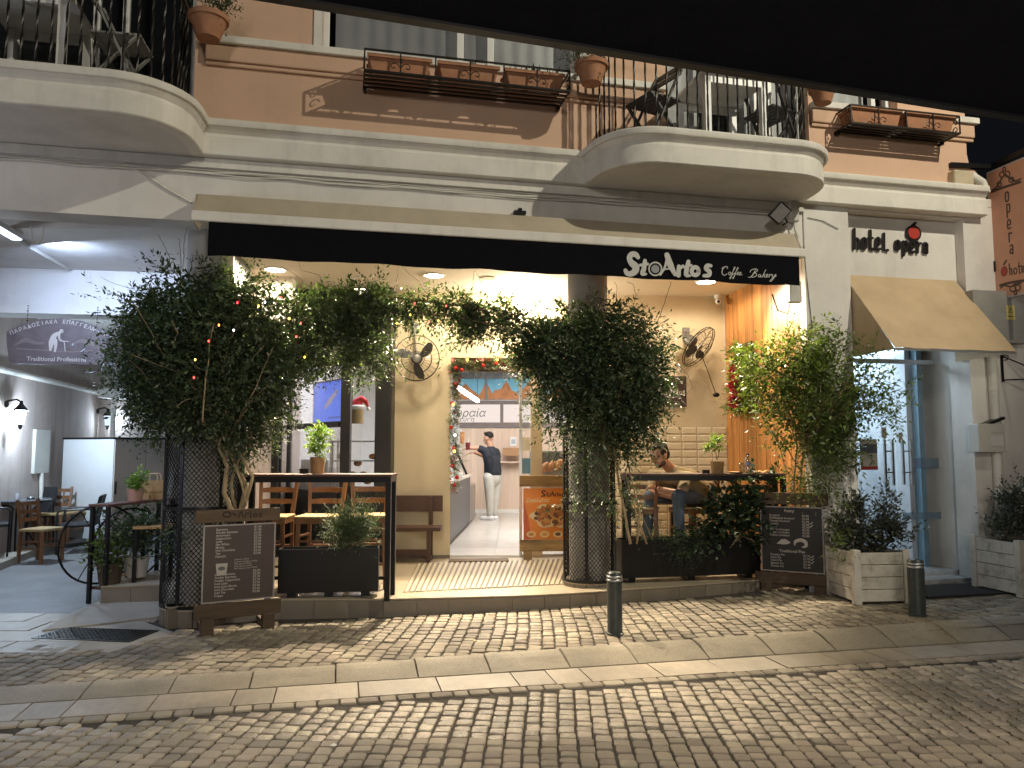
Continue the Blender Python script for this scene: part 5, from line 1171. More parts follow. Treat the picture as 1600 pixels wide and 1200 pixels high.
text('heading', 'Traditional Pies', h*.060, m_chalk, t, (x0+w_*.5, yy, z1-h*.70), align='CENTER', offset=.0008)
rows(['Pumpkin Pie','Olive Pie','Tahini Pie','Spinach Pie','Cheese Pie'], x0+w_*.15, z1-h*.755, s=.043); rows(['€2.20','€2.20','€2.40','€2.40','€2.40'], x0+w_*.67, z1-h*.755, s=.043)
for zz in (.245, .29, .75, .79, .835):
    zz = z1 - h*zz; mb = MB(); strokes(mb, [([(-.012, 0), (-.004, -.008), (.016, .014)], .006)], lambda x, z: (x0+w_*.81+x, zz+z), 1, yy, .001); mb.build('tick', m_letter, t)
cx, cz = x0+w_*.37, z1-h*.545; mb = MB(); mb.prism([(cx-.07, cz-.02), (cx-.02, cz+.028), (cx+.02, cz+.03), (cx+.07, cz), (cx+.05, cz-.018), (cx, cz-.026)], yy-.001, yy+.002); mb.build('pie_picture', m_chalk, t)
cx = x0+w_*.64; mb = MB(); strokes(mb, [([(-.06,-.025),(-.05,.01),(0,.028),(.045,.01),(.05,-.03),(.015,-.045)], [.012,.03,.036,.036,.03,.012])], lambda x, z: (cx+x, cz+z), 1, yy, .001); mb.build('croissant_picture', m_chalk, t)

ps = AY(848, 868, 9.72); ps.z = FZ
t = thing('poster_stand', 'orange pastry poster in a rustic wooden stand by the glass door', 'poster stand', ps, R(3))
n_ = Vector((math.sin(R(3)), -math.cos(R(3)), 0)); u_ = Vector((math.cos(R(3)), math.sin(R(3)), 0))
def f(px, py): p = AP(px, py, ps, n_); q = p - ps; return q.dot(u_), q.z
m_rw = M('pale_rustic_wood', (.23, .14, .055), .7, var=.5, scale=9, stretch=(.2, 1, 1), bump=.4)
X0, X1 = f(812, 800)[0], f(812, 800)[0] + .78
for a, b, nm in ((743, 760, 'top_plank'), (843, 861, 'bottom_plank')): MB().box(X0, X1, -.03, .02, f(850, b)[1], f(850, a)[1]).build(nm, m_rw, t, bevel=.004)
for x in (X0+.05, X1-.13): MB().box(x, x+.1, -.02, .1, 0, f(850, 861)[1]-.002).build('foot', m_rw, t)
q0, q1 = f(818, 843), f(818, 763); px0, px1 = q0[0], X1-.05; pz0, pz1 = q0[1]+.002, q1[1]
m_or = M('orange_poster', (.62, .20, .025), .4, var=.2, scale=2); MB().box(px0, px1, -.012, .0, pz0, pz1).build('poster', m_or, t)
MB().prism([(px0, pz0), (px0+.10, pz0), (px0+.05, pz0+.3), (px0, pz0+.5)], -.0128, -.0122).build('red_corner', M('red_orange_print', (.50, .09, .02), .4), t)
pc, ph = (px0+px1)/2+.03, pz1-pz0; pw = px1-px0
cloud = [(pc + pw*.40*(1+.10*math.cos(6*a))*math.cos(a), pz0 + ph*.46 + ph*.235*(1+.10*math.cos(6*a))*math.sin(a)) for a in [k*2*math.pi/48 for k in range(48)]]
MB().prism(cloud, -.0136, -.0129).build('plate_picture', M('cream_print', (.68, .55, .32), .5), t)
rg = random.Random(4); cols = [M('pastry_print_%d' % i, c, .5) for i, c in enumerate(((.46,.20,.04), (.55,.28,.07), (.12,.05,.025), (.36,.13,.03)))]
for ci in range(4):
    mb = MB()
    for k in range(24):
        a = rg.uniform(0, 6.28); rr_ = math.sqrt(rg.uniform(0, 1)); x = pc + pw*.33*rr_*math.cos(a); z = pz0+ph*.46 + ph*.19*rr_*math.sin(a); s = rg.uniform(.5, .85); th = rg.uniform(0, 3); yy_ = -.0137 - .00006*(k*4+ci)
        mb.prism([(x + s*(.052*math.cos(b)*math.cos(th) - .03*math.sin(b)*math.sin(th)), z + s*(.052*math.cos(b)*math.sin(th) + .03*math.sin(b)*math.cos(th))) for b in [q*.785 for q in range(8)]], yy_-.0001, yy_)
    mb.build('pastry_picture', cols[ci], t, kind='stuff')
for k in range(4):
    x = px0 + pw*(.14 + .245*k); z = pz0+ph*.10; MB().prism([(x+.06*math.cos(a*R(20)), z+.04*math.sin(a*R(20))) for a in range(18)], -.0136, -.0129).build('dish_picture', M('dish_print', (.66, .50, .26), .5), t); MB().prism([(x+.035*math.cos(a*R(30)), z+.022*math.sin(a*R(30))) for a in range(12)], -.0146, -.0137).build('dish_food', cols[k % 4], t)
SL = [(([(x, 0-y) for x, y in P]) if True else P, w_) for P, w_ in [([(.03,-.035),(.0,-.04),(-.015,-.02),(.01,.0),(.02,.02),(-.02,.025)], .017), ([(.05,-.02),(.048,.02),(.06,.025)], .011), ([(.04,-.008),(.062,-.01)], .008), (ring(.085,.012,.016,.014,8), .009), ([(.115,-.03),(.135,.025)], .013), ([(.113,-.02),(.098,.025)], .007), ([(.15,-.004),(.152,.025)], .011), ([(.154,.004),(.168,-.006)], .007), ([(.185,-.018),(.182,.02),(.192,.024)], .01), ([(.174,-.005),(.196,-.008)], .007), (ring(.212,.01,.011,.011,8), .008), ([(.25,-.004),(.236,-.004),(.24,.01),(.248,.02),(.232,.024)], .008)]]
mb = MB(); strokes(mb, SL, lambda x, z: (px0 + pw*.36 + x, pz1 - ph*.115 + z), 1, -.0122, .001); mb.build('lettering', m_letterb, t)
text('script_lettering', 'Σφολιάτα', .062, M('cream_ink', (.7, .55, .3), .5), t, (px0+pw*.04, -.0125, pz1-ph*.27), shear=.3, offset=.0022)

# ------------------------------------------------------------------ planters, bollards, hotel entrance things
def blackbox(label, P0, P1, z1_, zb=None, dep=.30):
    a, b = Vector(P0), Vector(P1); L = (b-a).length; t = thing('planter_box', label, 'planter', a, math.atan2(b.y-a.y, b.x-a.x)); h = z1_-a.z
    MB().box(0, L, 0, .012, .05, h).box(0, L, dep-.012, dep, .05, h).box(0, .012, .0121, dep-.0121, .05, h).box(L-.012, L, .0121, dep-.0121, .05, h).box(.012, L-.012, .012, dep-.012, .05, .07).build('trough', m_black, t)
    MB().box(.013, L-.013, .013, dep-.013, h-.08, h-.05).build('soil', m_soil, t)
    for x in (.08, L/2-.04, L-.16):
        MB().box(x, x+.08, .04, dep-.04, 0, .05).build('foot', m_black, t)
    return t
q0, q1 = AZ(432, 938, FZ), AZ(590, 934, FZ); PB1 = (q0, q1); 
z1_ = AY(500, 859, q0.y+.02).z
blackbox('long black metal planter below the left bar table', (q0.x, q0.y+.02, FZ+.006), (q1.x, q1.y+.02, FZ+.006), z1_, dep=.22)
q2, q3 = AZ(973, 913, FZ), AZ(1190, 905, FZ); zp2 = AY(1080, 842, (q2.y+q3.y)/2).z; Yp2 = (q2.y+q3.y)/2
blackbox('long black metal planter full of ivy below the right bar table', (q2.x, q2.y+.02, FZ+.006), (q3.x, q3.y+.02, FZ+.006), zp2, dep=.26)
def whiteplanter(label, c, rz, w_, d_, h):
    t = thing('wooden_planter', label, 'planter', c, rz)
    for x in (0, w_-.07):
        for y in (0, d_-.07): MB().box(x, x+.07, y, y+.07, 0, h+.01).build('corner_post', m_whitewood, t, bevel=.005)
    nb_ = 4; bh = (h-.04)/nb_
    for k in range(nb_):
        z = .03 + k*bh
        MB().box(.071, w_-.071, .008, .03, z, z+bh-.006).build('board', m_whitewood, t, bevel=.003); MB().box(.071, w_-.071, d_-.03, d_-.008, z, z+bh-.006).build('board', m_whitewood, t)
        MB().box(.008, .03, .071, d_-.071, z, z+bh-.006).build('board', m_whitewood, t, bevel=.003); MB().box(w_-.03, w_-.008, .071, d_-.071, z, z+bh-.006).build('board', m_whitewood, t)
    MB().box(.031, w_-.031, .031, d_-.031, .03, h-.05).build('soil', m_soil, t)
    return t
g = AZ(1337, 946, pz(3.2)); whiteplanter('flaking white wooden planter box left of the hotel door', (g.x, g.y, pz(3.2)), R(5), .56, .60, .50)
g2 = AZ(1597, 935, pz(5)); whiteplanter('white wooden planter box cut by the right edge beside the doormat', (g2.x, g2.y, pz(5)), R(12), .6, .62, .54)
def bollard(label, px, py, r, h):
    g = AZ(px, py, .05); g.z = pz(toF(g).x); t = thing('bollard', label, 'bollard', g, 0, 'dark steel bollards along the kerb')
    MB().lathe([(r+.012, 0), (r+.012, .012), (r, .016), (r, h-.075)], 24).build('post', m_bollard, t, smooth=30)
    for k in range(2): MB().lathe([(r+.001, h-.073+k*.027), (r+.003, h-.070+k*.027), (r+.003, h-.060+k*.027), (r+.001, h-.057+k*.027)], 24).build('band', m_galv, t, smooth=30)
    MB().lathe([(r, h-.054-.012), (r, h-.050), (r*.97, h-.03), (r*.9, h-.012), (r*.72, h-.002), (.002, h)], 24).build('cap', m_bollard, t, smooth=40)
bollard('dark steel bollard in front of the meshed column', 961, 992, .062, .50)
bollard('dark steel bollard by the white planter box', 1434, 969, .070, .49)
# hotel entrance: step, glass door, stairs
hs_ = bpy.data.objects.new('hotel_lobby', None); col.objects.link(hs_); hs_['kind'] = 'structure'; hs_.location = O; hs_.rotation_euler = (0, 0, TH)
def hp(mb, n, m, **k): return mb.build(n, m, hs_, **k)
m_marble = M('pale_veined_marble', (.42, .44, .46), .25, var=.35, scale=2.2, stretch=(2.5, 1, .35))
hp(MB().box(3.725, 5.26, .35, 4.0, -.05, .20), 'lobby_floor', m_marble); hp(MB().box(4.2, 5.3, .12, .349, -.05, .155), 'entrance_step', m_marble, bevel=.01)
hp(MB().box(4.98, 5.05, .75, 3.9, .2, 2.92), 'marble_wall', m_marble); hp(MB().box(3.6, 3.72, 1.2, 4, .2, 2.92), 'side_wall', m_white); hp(MB().box(3.6, 5.3, 3.9, 4.0, .2, 3.9), 'rear_wall', m_marble)
hp(MB().box(5.06, 5.13, .65, .8, .2, 2.92), 'blue_frame', M('blue_paint', (.15, .27, .36), .5)); 
for k in range(8): hp(MB().box(3.73, 4.60, 1.25+k*.28, 1.55+k*.28+.02, .2+.0, .2+.17*(k+1)), 'stair', m_marble, bevel=.01)
hp(MB().bar((4.63, 1.2, 1.0), (4.63, 3.4, 2.3), .05), 'handrail', m_galv)
dt = thing('hotel_door', 'glass hotel door with twin vertical bar handles and a sticker', 'door', O, TH); ty = .60
def hd_(px, py): p = AP(px, py, W(0, ty), T); q = toF(p); return q.x, q.z
x1, z1 = hd_(1466, 570); x0 = 3.74; z0 = .203; xm = hd_(1400, 700)[0]
MB().box(x0, xm-.004, ty, ty+.012, z0, z1).build('pane', m_glass, dt); MB().box(xm+.004, x1, ty, ty+.012, z0, z1).build('pane', m_glass, dt)
MB().box(x0, x1+.02, ty-.01, ty+.03, z1, z1+.05).build('header', m_galv, dt)
for px in (1377, 1389, 1405, 1418):
    a, b = hd_(px, 687), hd_(px+3, 758 if px < 1395 else 757); MB().bar((a[0], ty-.05, b[1]), (a[0], ty-.05, a[1]), .024).build('handle_bar', m_steel, dt)
for px0_, px1_ in ((1377, 1389), (1405, 1418)):
    for py in (705, 738): a, b = hd_(px0_, py), hd_(px1_, py); MB().bar((a[0], ty-.05, a[1]), (b[0], ty-.05, b[1]), .016).bar((b[0], ty-.05, b[1]), (b[0], ty, b[1]), .014).build('handle_stud', m_steel, dt)
for px, py, w_, h, c in ((1381, 676, .05, .06, (.45,.36,.3)), (1407, 684, .04, .06, (.40,.34,.28))): a = hd_(px, py); MB().box(a[0]-w_/1.5, a[0]+w_/1.5, ty-.003, ty-.0005, a[1]-h, a[1]+h).build('sticker', M('door_label', c, .6), dt)
a = hd_(1430, 724); MB().box(a[0]-.02, x1-.03, ty-.003, ty-.0005, a[1]-.06, a[1]+.06).build('frosted_band', GLASS('frosted', (.6, .75, .85), .2, .5), dt); a = hd_(1430, 806); MB().box(xm+.05, x1-.03, ty-.003, ty-.0005, a[1]-.04, a[1]+.04).build('frosted_band', GLASS('frosted_low', (.6, .75, .85), .2, .5), dt)
a = hd_(1353, 708); nt_ = thing('notice', 'small notice with a dark top and red bottom edge by the hotel door', 'notice', W(a[0], ty-.05, a[1]), TH)
MB().box(-.11, .11, 0, .01, -.19, .16).build('sheet', M('cream_paper', (.5, .44, .36), .6), nt_); MB().box(-.11, .11, -.003, -.0005, .0, .10).build('dark_band', m_ink, nt_); MB().box(-.11, .11, -.003, -.0005, -.19, -.15).build('red_band', m_red, nt_); MB().ell((.02, -.002, -.04), (.03, .001, .02)).build('bird_print', m_letterb, nt_)
g = AZ(1490, 924, pz(4.6)); t = thing('doormat', 'black doormat on the paving before the hotel step', 'doormat', (g.x, g.y, pz(4.8)), TH); MB().box(-.55, .50, -.28, .28, -.0, .02).build('mat', M('black_mat', (.02, .02, .022), .95, bump=.5, bscale=120), t)
f_ = FS(1536, 684, .02); t = thing('mailbox', 'beige metal mailbox stuffed with black leaflets on the white wall', 'mailbox', W(f_.x, -.01, f_.z), TH)
MB().box(-.18, .16, -.14, 0, -.16, .15).build('body', m_boxgrey, t, bevel=.008); MB().box(-.03, .13, -.146, -.1405, -.09, .02).build('window', M('pale_grey_window', (.6, .6, .58), .3), t); MB().box(-.01, .11, -.146, -.1405, .055, .085).build('slot', m_boxgrey, t)
MB().cbox((.04, -.08, .17), (.30, .10, .03), Matrix.Rotation(R(-18), 3, 'Y')).build('leaflet', m_letterb, t)
f_ = FS(1553, 600, .06); t = thing('drainpipe', 'white drainpipe running down the wall behind the mailbox', 'drainpipe', W(f_.x, -.05, 0), TH)
MB().tube([(.0, 0, .1), (0, 0, 2.6), (-.02, 0, 2.75), (-.02, -.0, 3.0)], .05, 12).build('pipe', m_trim, t, smooth=50)
for z in (.9, 2.2): MB().lathe([(.056, z), (.056, z+.04)], 12).build('bracket', m_trim, t, smooth=30)
f_ = FS(1556, 497, .1); t = thing('electric_cabinet', 'grey wall cabinet with a yellow warning label right of the hotel awning', 'cabinet', W(f_.x, -.02, f_.z), TH)
MB().box(-.32, .36, -.12, .0, -.28, .30).build('cabinet_body', M('cabinet_grey', (.30, .29, .27), .5), t, bevel=.008); MB().box(.10, .21, -.126, -.1205, -.02, .14).build('warning_label', M('warning_yellow', (.6, .5, .18), .5), t)
mb = MB(); strokes(mb, [([(-.03, -.025), (0, .03), (.03, -.025), (-.03, -.025)], .006, 's'), ([(0, -.01), (0, .012)], .006)], lambda x, z: (.155+x, .085+z), 1, -.126, .0015); mb.build('warning_triangle', m_letterb, t); text('lettering', 'ΚΙΝΔΥΝΟΣ', .018, m_letterb, t, (.155, -.1275, .01), align='CENTER')
f_ = FS(1566, 566, .02); t = thing('shelf_bracket', 'black scrolled iron bracket on the wall under the grey cabinet', 'bracket', W(f_.x, -.012, f_.z), TH)
MB().box(-.012, .012, -.012, 0, -.22, .1).build('wall_bar', m_black, t); MB().bar((0, -.01, .07), (.1, -.5, -.2), .014).bar((0, -.01, -.2), (.1, -.5, -.22), .014).tube([(.02, -.02, .02), (.03, -.06, .03), (.03, -.06, .07), (.01, -.02, .08)], .006).build('strut', m_black, t)
f_ = FS(1499, 288, .02); t = thing('wall_spout', 'weathered cream box with a short pipe at the roof line of the hotel front', 'spout', W(f_.x, -.0, f_.z), TH); MB().box(-.13, .13, -.10, .02, -.06, .14).build('box', M('weathered_box', (.5, .42, .3), .8, dirt=((.1,.08,.06), 6, .6)), t, bevel=.02); MB().tube([(.12, -.06, .1), (.25, -.08, .02), (.30, -.08, -.1)], .045, 10).build('pipe', m_trim, t, smooth=60)

# ------------------------------------------------------------------ first floor: flower racks, pots, balcony furniture
def rack(label, s0_, s1_, zb, zt, n, dep=.34):
    a, b = Vector((s0_, -dep, zt)), Vector((s1_, -dep, zt))
    t = thing('flower_rack', label, 'flower rack', W(a.x, 0, 0), TH); L = b.x-a.x; mb = MB()
    for z in (zt, zb+.004): mb.bar((0, -dep, z), (L, -dep, z), .014).bar((0, -dep, z), (0, 0, z), .014).bar((L, -dep, z), (L, 0, z), .014)
    mb.build('hoop', m_iron, t)
    for k in range(5): MB().box(0, L, -dep+.02+k*dep*.19, -dep+.05+k*dep*.19, zb, zb+.012).build('base_slat', m_iron, t)
    MB().box(0, .03, -.06, -.001, zb-.03, zb-.001).build('bracket', m_iron, t); MB().box(L-.03, L, -.06, -.001, zb-.03, zb-.001).build('bracket', m_iron, t)
    k = 0; x = 0
    while x <= L+.01: MB().bar((x, -dep, zb), (x, -dep, zt), .012).build('front_bar', m_iron, t); x += L/(2*n)
    for i in range(n):
        cx = L*(i+.5)/n; mb = MB()
        for sg in (-1, 1): mb.tube([(cx+sg*(.01+.05-.05*(1-q/11)*math.cos(q*.6)), -dep-.002, zb+.06+.045*(1-q/11)*math.sin(q*.6)) for q in range(11)], .005, 4)
        mb.build('scroll', m_iron, t)
    for x in (0, L):
        mb = MB()
        for zz in (.3, .72): mb.tube([(x, -dep+.06+.04*(1-q/11)*math.cos(q*.6), zb+(zt-zb)*zz+.05*(1-q/11)*math.sin(q*.6)) for q in range(11)], .005, 4)
        mb.build('scroll', m_iron, t)
    return a, b, zt, zb, L, dep
def trough(label, sx, z, w_, dep=.22, h=.185, out=.22):
    t = thing('flower_trough', label, 'flower trough', W(sx, -out, z), TH, 'terracotta troughs in the flower racks'); k = .86
    V = [(-w_/2*k, -dep/2*k, 0), (w_/2*k, -dep/2*k, 0), (w_/2*k, dep/2*k, 0), (-w_/2*k, dep/2*k, 0), (-w_/2, -dep/2, h), (w_/2, -dep/2, h), (w_/2, dep/2, h), (-w_/2, dep/2, h)]
    MB().add(V, [(0,3,2,1),(0,1,5,4),(1,2,6,5),(2,3,7,6),(3,0,4,7)]).build('body', m_terra, t, bevel=.008)
    MB().box(-w_/2-.012, w_/2+.012, -dep/2-.012, -dep/2+.012, h-.03, h+.004).box(-w_/2-.012, w_/2+.012, dep/2-.012, dep/2+.012, h-.03, h+.004).build('rim', m_terra, t, bevel=.004)
    MB().box(-w_/2+.01, w_/2-.01, -dep/2+.013, dep/2-.013, h-.05, h-.02).build('soil', m_soil, t); return t
TROUGHS = []
a, b, zt, zb, L, dep = rack('long black iron flower rack with three terracotta troughs under the middle window', -1.446, .475, 4.952, 5.152, 3, .40)
for i, lb in enumerate(('bare terracotta trough at the far end of the long rack from the round pot', 'terracotta trough in the middle of the long flower rack', 'terracotta trough with pointed leaves next to the round pot')):
    TROUGHS.append(trough(lb, a.x + L*(i+.5)/3, zb+.014, L/3-.07))
a, b, zt, zb, L, dep = rack('short black iron flower rack with two troughs at the building corner', 3.60, 4.95, 4.990, 5.187, 2, .29)
for i, lb in enumerate(('empty terracotta trough by the balcony in the short rack', 'empty terracotta trough at the building corner in the short rack')): trough(lb, a.x + L*(i+.5)/2, zb+.014, L/2-.05, .2, .185, .15)
POTS = []
def roundpot(label, p, r):
    t = thing('hanging_pot', label, 'flower pot', p, 0, 'round pots hooked on the balcony rails')
    MB().lathe([(r*.62, 0), (r*.85, r*.75), (r*.95, r*1.0), (r*1.08, r*1.02), (r*1.10, r*1.28), (r*1.0, r*1.3), (r*.93, r*1.1)], 24).build('pot', m_terra, t, smooth=35)
    MB().lathe([(.001, r*1.13), (r*.95, r*1.13)], 20, cap=False).build('soil', m_soil, t); POTS.append((p, r)); return t
roundpot('round terracotta pot with a leafy plant beside the window at upper left', AY(325, 61, 6.35), .155)
roundpot('round terracotta pot between the troughs and the balcony rail', AY(924, 131, 7.05), .150)
roundpot('round terracotta pot behind the far end of the right balcony rail', AY(1286, 162, 7.6), .13)
m_wt = M('white_table_paint', (.70, .70, .68), .4)
def wtable(label, p, rz):
    t = thing('balcony_table', label, 'table', p, rz); MB().box(-.36, .36, -.36, .36, .68, .72).build('tabletop', m_wt, t, bevel=.005)
    for x in (-.33, .27):
        for y in (-.33, .27): MB().box(x, x+.06, y, y+.06, 0, .66).build('leg', m_wt, t)
    MB().box(-.33, .33, -.33, -.30, .60, .679).build('rail', m_wt, t); MB().box(-.33, .33, .30, .33, .60, .679).build('rail', m_wt, t)
wtable('white square table on the left balcony behind the railing', W(toF(AY(85, 60, 6.5)).x, -.35, 4.49), TH)
wtable('white square table on the right balcony beside folding chairs', W(toF(AY(1120, 160, 7.6)).x, -.28, 4.49), TH)
def foldchair(label, p, rz, m):
    t = thing('folding_chair', label, 'folding chair', p, rz, 'folding chairs on the balconies')
    for x in (-.2, .2):
        MB().bar((x, -.2, 0), (x, .22, .86), .03, .018).build('leg', m, t); MB().bar((x*.9, .22, 0), (x*.9, -.18, .45), .03, .018).build('leg', m, t)
    for k in range(6): MB().box(-.19, .19, -.2+k*.066, -.2+k*.066+.055, .445, .462).build('seat_slat', m, t)
    for k in range(2): MB().cbox((0, .19+.04*k, .74+.09*k), (.4, .014, .07), Matrix.Rotation(R(-24), 3, 'X')).build('back_slat', m, t)
m_fw = M('weathered_slat', (.24, .24, .22), .6); m_fd = M('dark_slat', (.03, .03, .03), .5)
foldchair('pale slatted folding chair on the left balcony', W(-3.45, -.42, 4.49), R(100), m_fw)
foldchair('dark folding chair near the curve of the right balcony', W(1.35, -.35, 4.49), R(-60), m_fd)
foldchair('dark folding chair at the far end of the right balcony', W(2.62, -.35, 4.49), R(-240), m_fd)

# ------------------------------------------------------------------ left passage: cabinet, cart table, chairs
p = AY(172, 850, 12.3); p.z = .1; t = thing('storage_cabinet', 'tall white storage cabinet with brown grey doors in the passage', 'cabinet', p, R(66))
hh = AY(172, 686, 12.3).z - .1; m_cabw = M('cabinet_white', (.62, .63, .64), .4, var=.03); m_cabd = M('cabinet_taupe', (.46, .41, .36), .5, var=.05)
MB().box(0, 1.2, .012, 1.2, .03, hh).build('cabinet_body', m_cabw, t, bevel=.004); MB().box(-.01, 1.21, -.01, 1.21, hh, hh+.03).build('top', m_black, t)
for i in range(2): MB().box(.01+i*.6, .59+i*.6, -.01, .01, .05, hh-.01).build('door', m_cabd, t, bevel=.003)
MB().box(.03, .05, -.03, -.011, .75, .95).build('handle', m_black, t)
def tavern(label, p, rz, up=False):
    t = thing('wooden_chair', label, 'chair', p, rz, 'wooden chairs in the passage')
    for sx in (-1, 1):
        MB().bar((sx*.19, -.19, 0), (sx*.19, -.18, .45), .035).build('leg', m_wood, t); mb = MB(); mb.bar((sx*.17, .19, 0), (sx*.17, .17, .45), .035).bar((sx*.17, .168, .449), (sx*.18, .24, .86), .035); mb.build('leg', m_wood, t)
        for z_ in (.2, .3): MB().bar((sx*.19, -.19, z_), (sx*.17, .18, z_), .018).build('rung', m_wood, t)
    for a_ in ((-.19, -.19, .25), (-.17, .19, .25)): MB().bar(a_, (-a_[0], a_[1], a_[2]), .018).build('rung', m_wood, t)
    MB().box(-.21, .21, -.21, .18, .43, .47).build('seat', m_rush, t, bevel=.012)
    for z in (.58, .69, .80): MB().box(-.17, .17, .19+(z-.45)*.17, .205+(z-.45)*.17, z-.025, z+.03).build('back_slat', m_wood, t)
    for x in (-.06, .06): MB().bar((x, .21, .55), (x, .255, .80), .02).build('spindle', m_wood, t)
g = AZ(62, 878, 0); tavern('wooden chair with a pale seat standing alone in the passage', (g.x, g.y, 0), R(80))
g = AZ(80, 848, .1); tavern('wooden chair by the wall behind the round table', (g.x, g.y, .1), R(10)); g = AZ(107, 845, .1); tavern('wooden chair right against the white cabinet', (g.x, g.y, .1), R(-20))
m_wick = M('black_weave', (.018, .018, .02), .55, bump=.4, bscale=120)
def armchair(label, p, rz):
    t = thing('black_armchair', label, 'armchair', p, rz, 'black armchairs in the passage')
    MB().box(-.26, .26, -.24, .24, .40, .45).build('seat', m_wick, t, bevel=.02); MB().cbox((0, .27, .66), (.5, .03, .42), Matrix.Rotation(R(-12), 3, 'X')).build('backrest', m_wick, t, bevel=.012)
    for sx in (-1, 1):
        MB().tube([(sx*.27, -.24, 0), (sx*.27, -.25, .62), (sx*.27, -.2, .66), (sx*.27, .22, .66)], .014).build('arm', m_black, t, smooth=60); MB().tube([(sx*.26, .26, 0), (sx*.26, .23, .5), (sx*.25, .3, .85)], .014).build('leg', m_black, t, smooth=60)
g = AZ(40, 850, .1); armchair('black armchair behind the round passage table', (g.x, g.y, .1), R(-15)); g = AZ(122, 858, .05); armchair('black armchair turned sideways before the white cabinet', (g.x, g.y, 0), R(-70)); g = AZ(-8, 868, .1); armchair('black armchair cut off by the frame beside the round table', (g.x-.1, g.y, .1), R(120))
g = AZ(22, 858, .1); t = thing('round_table', 'round dark garden table on curved legs in the passage', 'table', (g.x, g.y, .1)); MB().lathe([(.44, .70), (.45, .715), (.44, .73)], 32).build('tabletop', M('grey_glass_top', (.12, .13, .14), .15), t, smooth=30)
for k in range(4): a = k*1.571+.6; MB().tube([(.3*math.cos(a), .3*math.sin(a), 0), (.12*math.cos(a), .12*math.sin(a), .3), (.14*math.cos(a), .14*math.sin(a), .5), (.33*math.cos(a), .33*math.sin(a), .69)], .014).build('leg', m_black, t, smooth=60)
tz = .1 + .73
for lb, dx, dy, rr_, hh_, c in (('red sauce bottle on the round passage table', -.20, -.15, .03, .14, (.4,.02,.03)), ('short glass tumbler nearest the red bottle on the round table', .06, -.1, .035, .09, (.4,.4,.42)), ('low dark ashtray on the round passage table', .24, -.05, .06, .04, (.1,.1,.1))):
    tt = thing(lb.split()[2] if False else ('bottle' if 'bottle' in lb else 'tumbler' if 'tumbler' in lb else 'ashtray'), lb, 'bottle' if 'bottle' in lb else 'glass' if 'tumbler' in lb else 'ashtray', (g.x+dx, g.y+dy, tz)); MB().lathe([(rr_*.9, 0), (rr_, hh_*.6), (rr_*.8, hh_)], 12).build('body', M('small_' + lb.split()[1], c, .3), tt, smooth=40)
# wheel cart table
q0 = AY(141, 786, 7.9); q1 = AY(252, 779, 9.0); ca_ = math.atan2(q1.y-q0.y, q1.x-q0.x); Lt = math.hypot(q1.x-q0.x, q1.y-q0.y); tz = (q0.z+q1.z)/2
t = thing('wheel_table', 'cart shaped plant table with two big iron wheel hoops and a plank top', 'plant table', (q0.x, q0.y, 0), ca_)
def wp(px, py, Y): p = AY(px, py, Y) - Vector((q0.x, q0.y, 0)); return Matrix.Rotation(-ca_, 3, 'Z') @ p
for px, Y, rad in ((156, 8.1, .40), (203, 8.45, .38)):
    h_ = wp(px, 850, Y); mb = MB(); wa = R(-28); cw, sw = math.cos(wa), math.sin(wa)
    mb.tube([(h_.x + rad*math.cos(a*R(10))*cw, h_.y + rad*math.cos(a*R(10))*sw, h_.z + rad*math.sin(a*R(10))) for a in range(37)], .012, 5, False); mb.build('wheel_rim', m_iron, t)
    for k in range(6): MB().tube([tuple(h_), (h_.x + rad*math.cos(k*1.047)*cw, h_.y + rad*math.cos(k*1.047)*sw, h_.z + rad*math.sin(k*1.047))], .005, 4).build('spoke', m_iron, t)
MB().box(0, Lt, -.22, .02, tz-.025, tz).build('tabletop', M('red_brown_plank', (.10, .035, .025), .45, var=.3, stretch=(.15,1,1)), t, bevel=.003)
for x in (.02, Lt-.06):
    for y in (-.20, -.02): MB().box(x, x+.035, y, y+.035, .0, tz-.026).build('post', m_black, t)
MB().box(.06, Lt-.1, -.18, -.0, .14, .17).build('lower_shelf', m_woodd, t)
CART = t; 
g = AY(214, 781, 8.5); g.z = tz + .001
bg = AY(239, 781, 8.72); bgt = thing('paper_bag', 'brown paper carrier bag with twisted handles on the cart table', 'paper bag', (bg.x, bg.y, tz), R(8)); m_kraft = M('kraft_paper', (.40, .24, .10), .8, var=.12, scale=5, bump=.2, bscale=15)
MB().add([(-.12,-.07,0),(.12,-.07,0),(.12,.07,0),(-.12,.07,0),(-.125,-.06,.21),(.125,-.06,.21),(.125,.06,.21),(-.125,.06,.21)], [(0,3,2,1),(0,1,5,4),(1,2,6,5),(2,3,7,6),(3,0,4,7)]).build('bag_body', m_kraft, bgt)
for y in (-.062, .062): MB().tube([(-.06, y, .17), (-.058, y, .26), (-.04, y, .285), (.04, y, .285), (.058, y, .26), (.06, y, .17)], .007, 5).build('handle', M('pale_kraft', (.5, .36, .2), .8), bgt, smooth=60)
MB().box(-.119, .119, -.0725, -.071, .085, .095).build('fold', m_kraft, bgt)
t = thing('stool', 'wooden topped stool with black legs beside the meshed column', 'stool', AZ(238, 906, FZ), R(10)); sz = AY(236, 820, t.location.y).z - FZ
MB().box(-.17, .17, -.17, .17, sz-.03, sz).build('seat', M('light_wood', (.42, .25, .10), .5, var=.2, stretch=(.2,1,1)), t, bevel=.004)
for x in (-.16, .125):
    for y in (-.16, .125): MB().box(x, x+.035, y, y+.035, 0, sz-.031).build('leg', m_black, t)

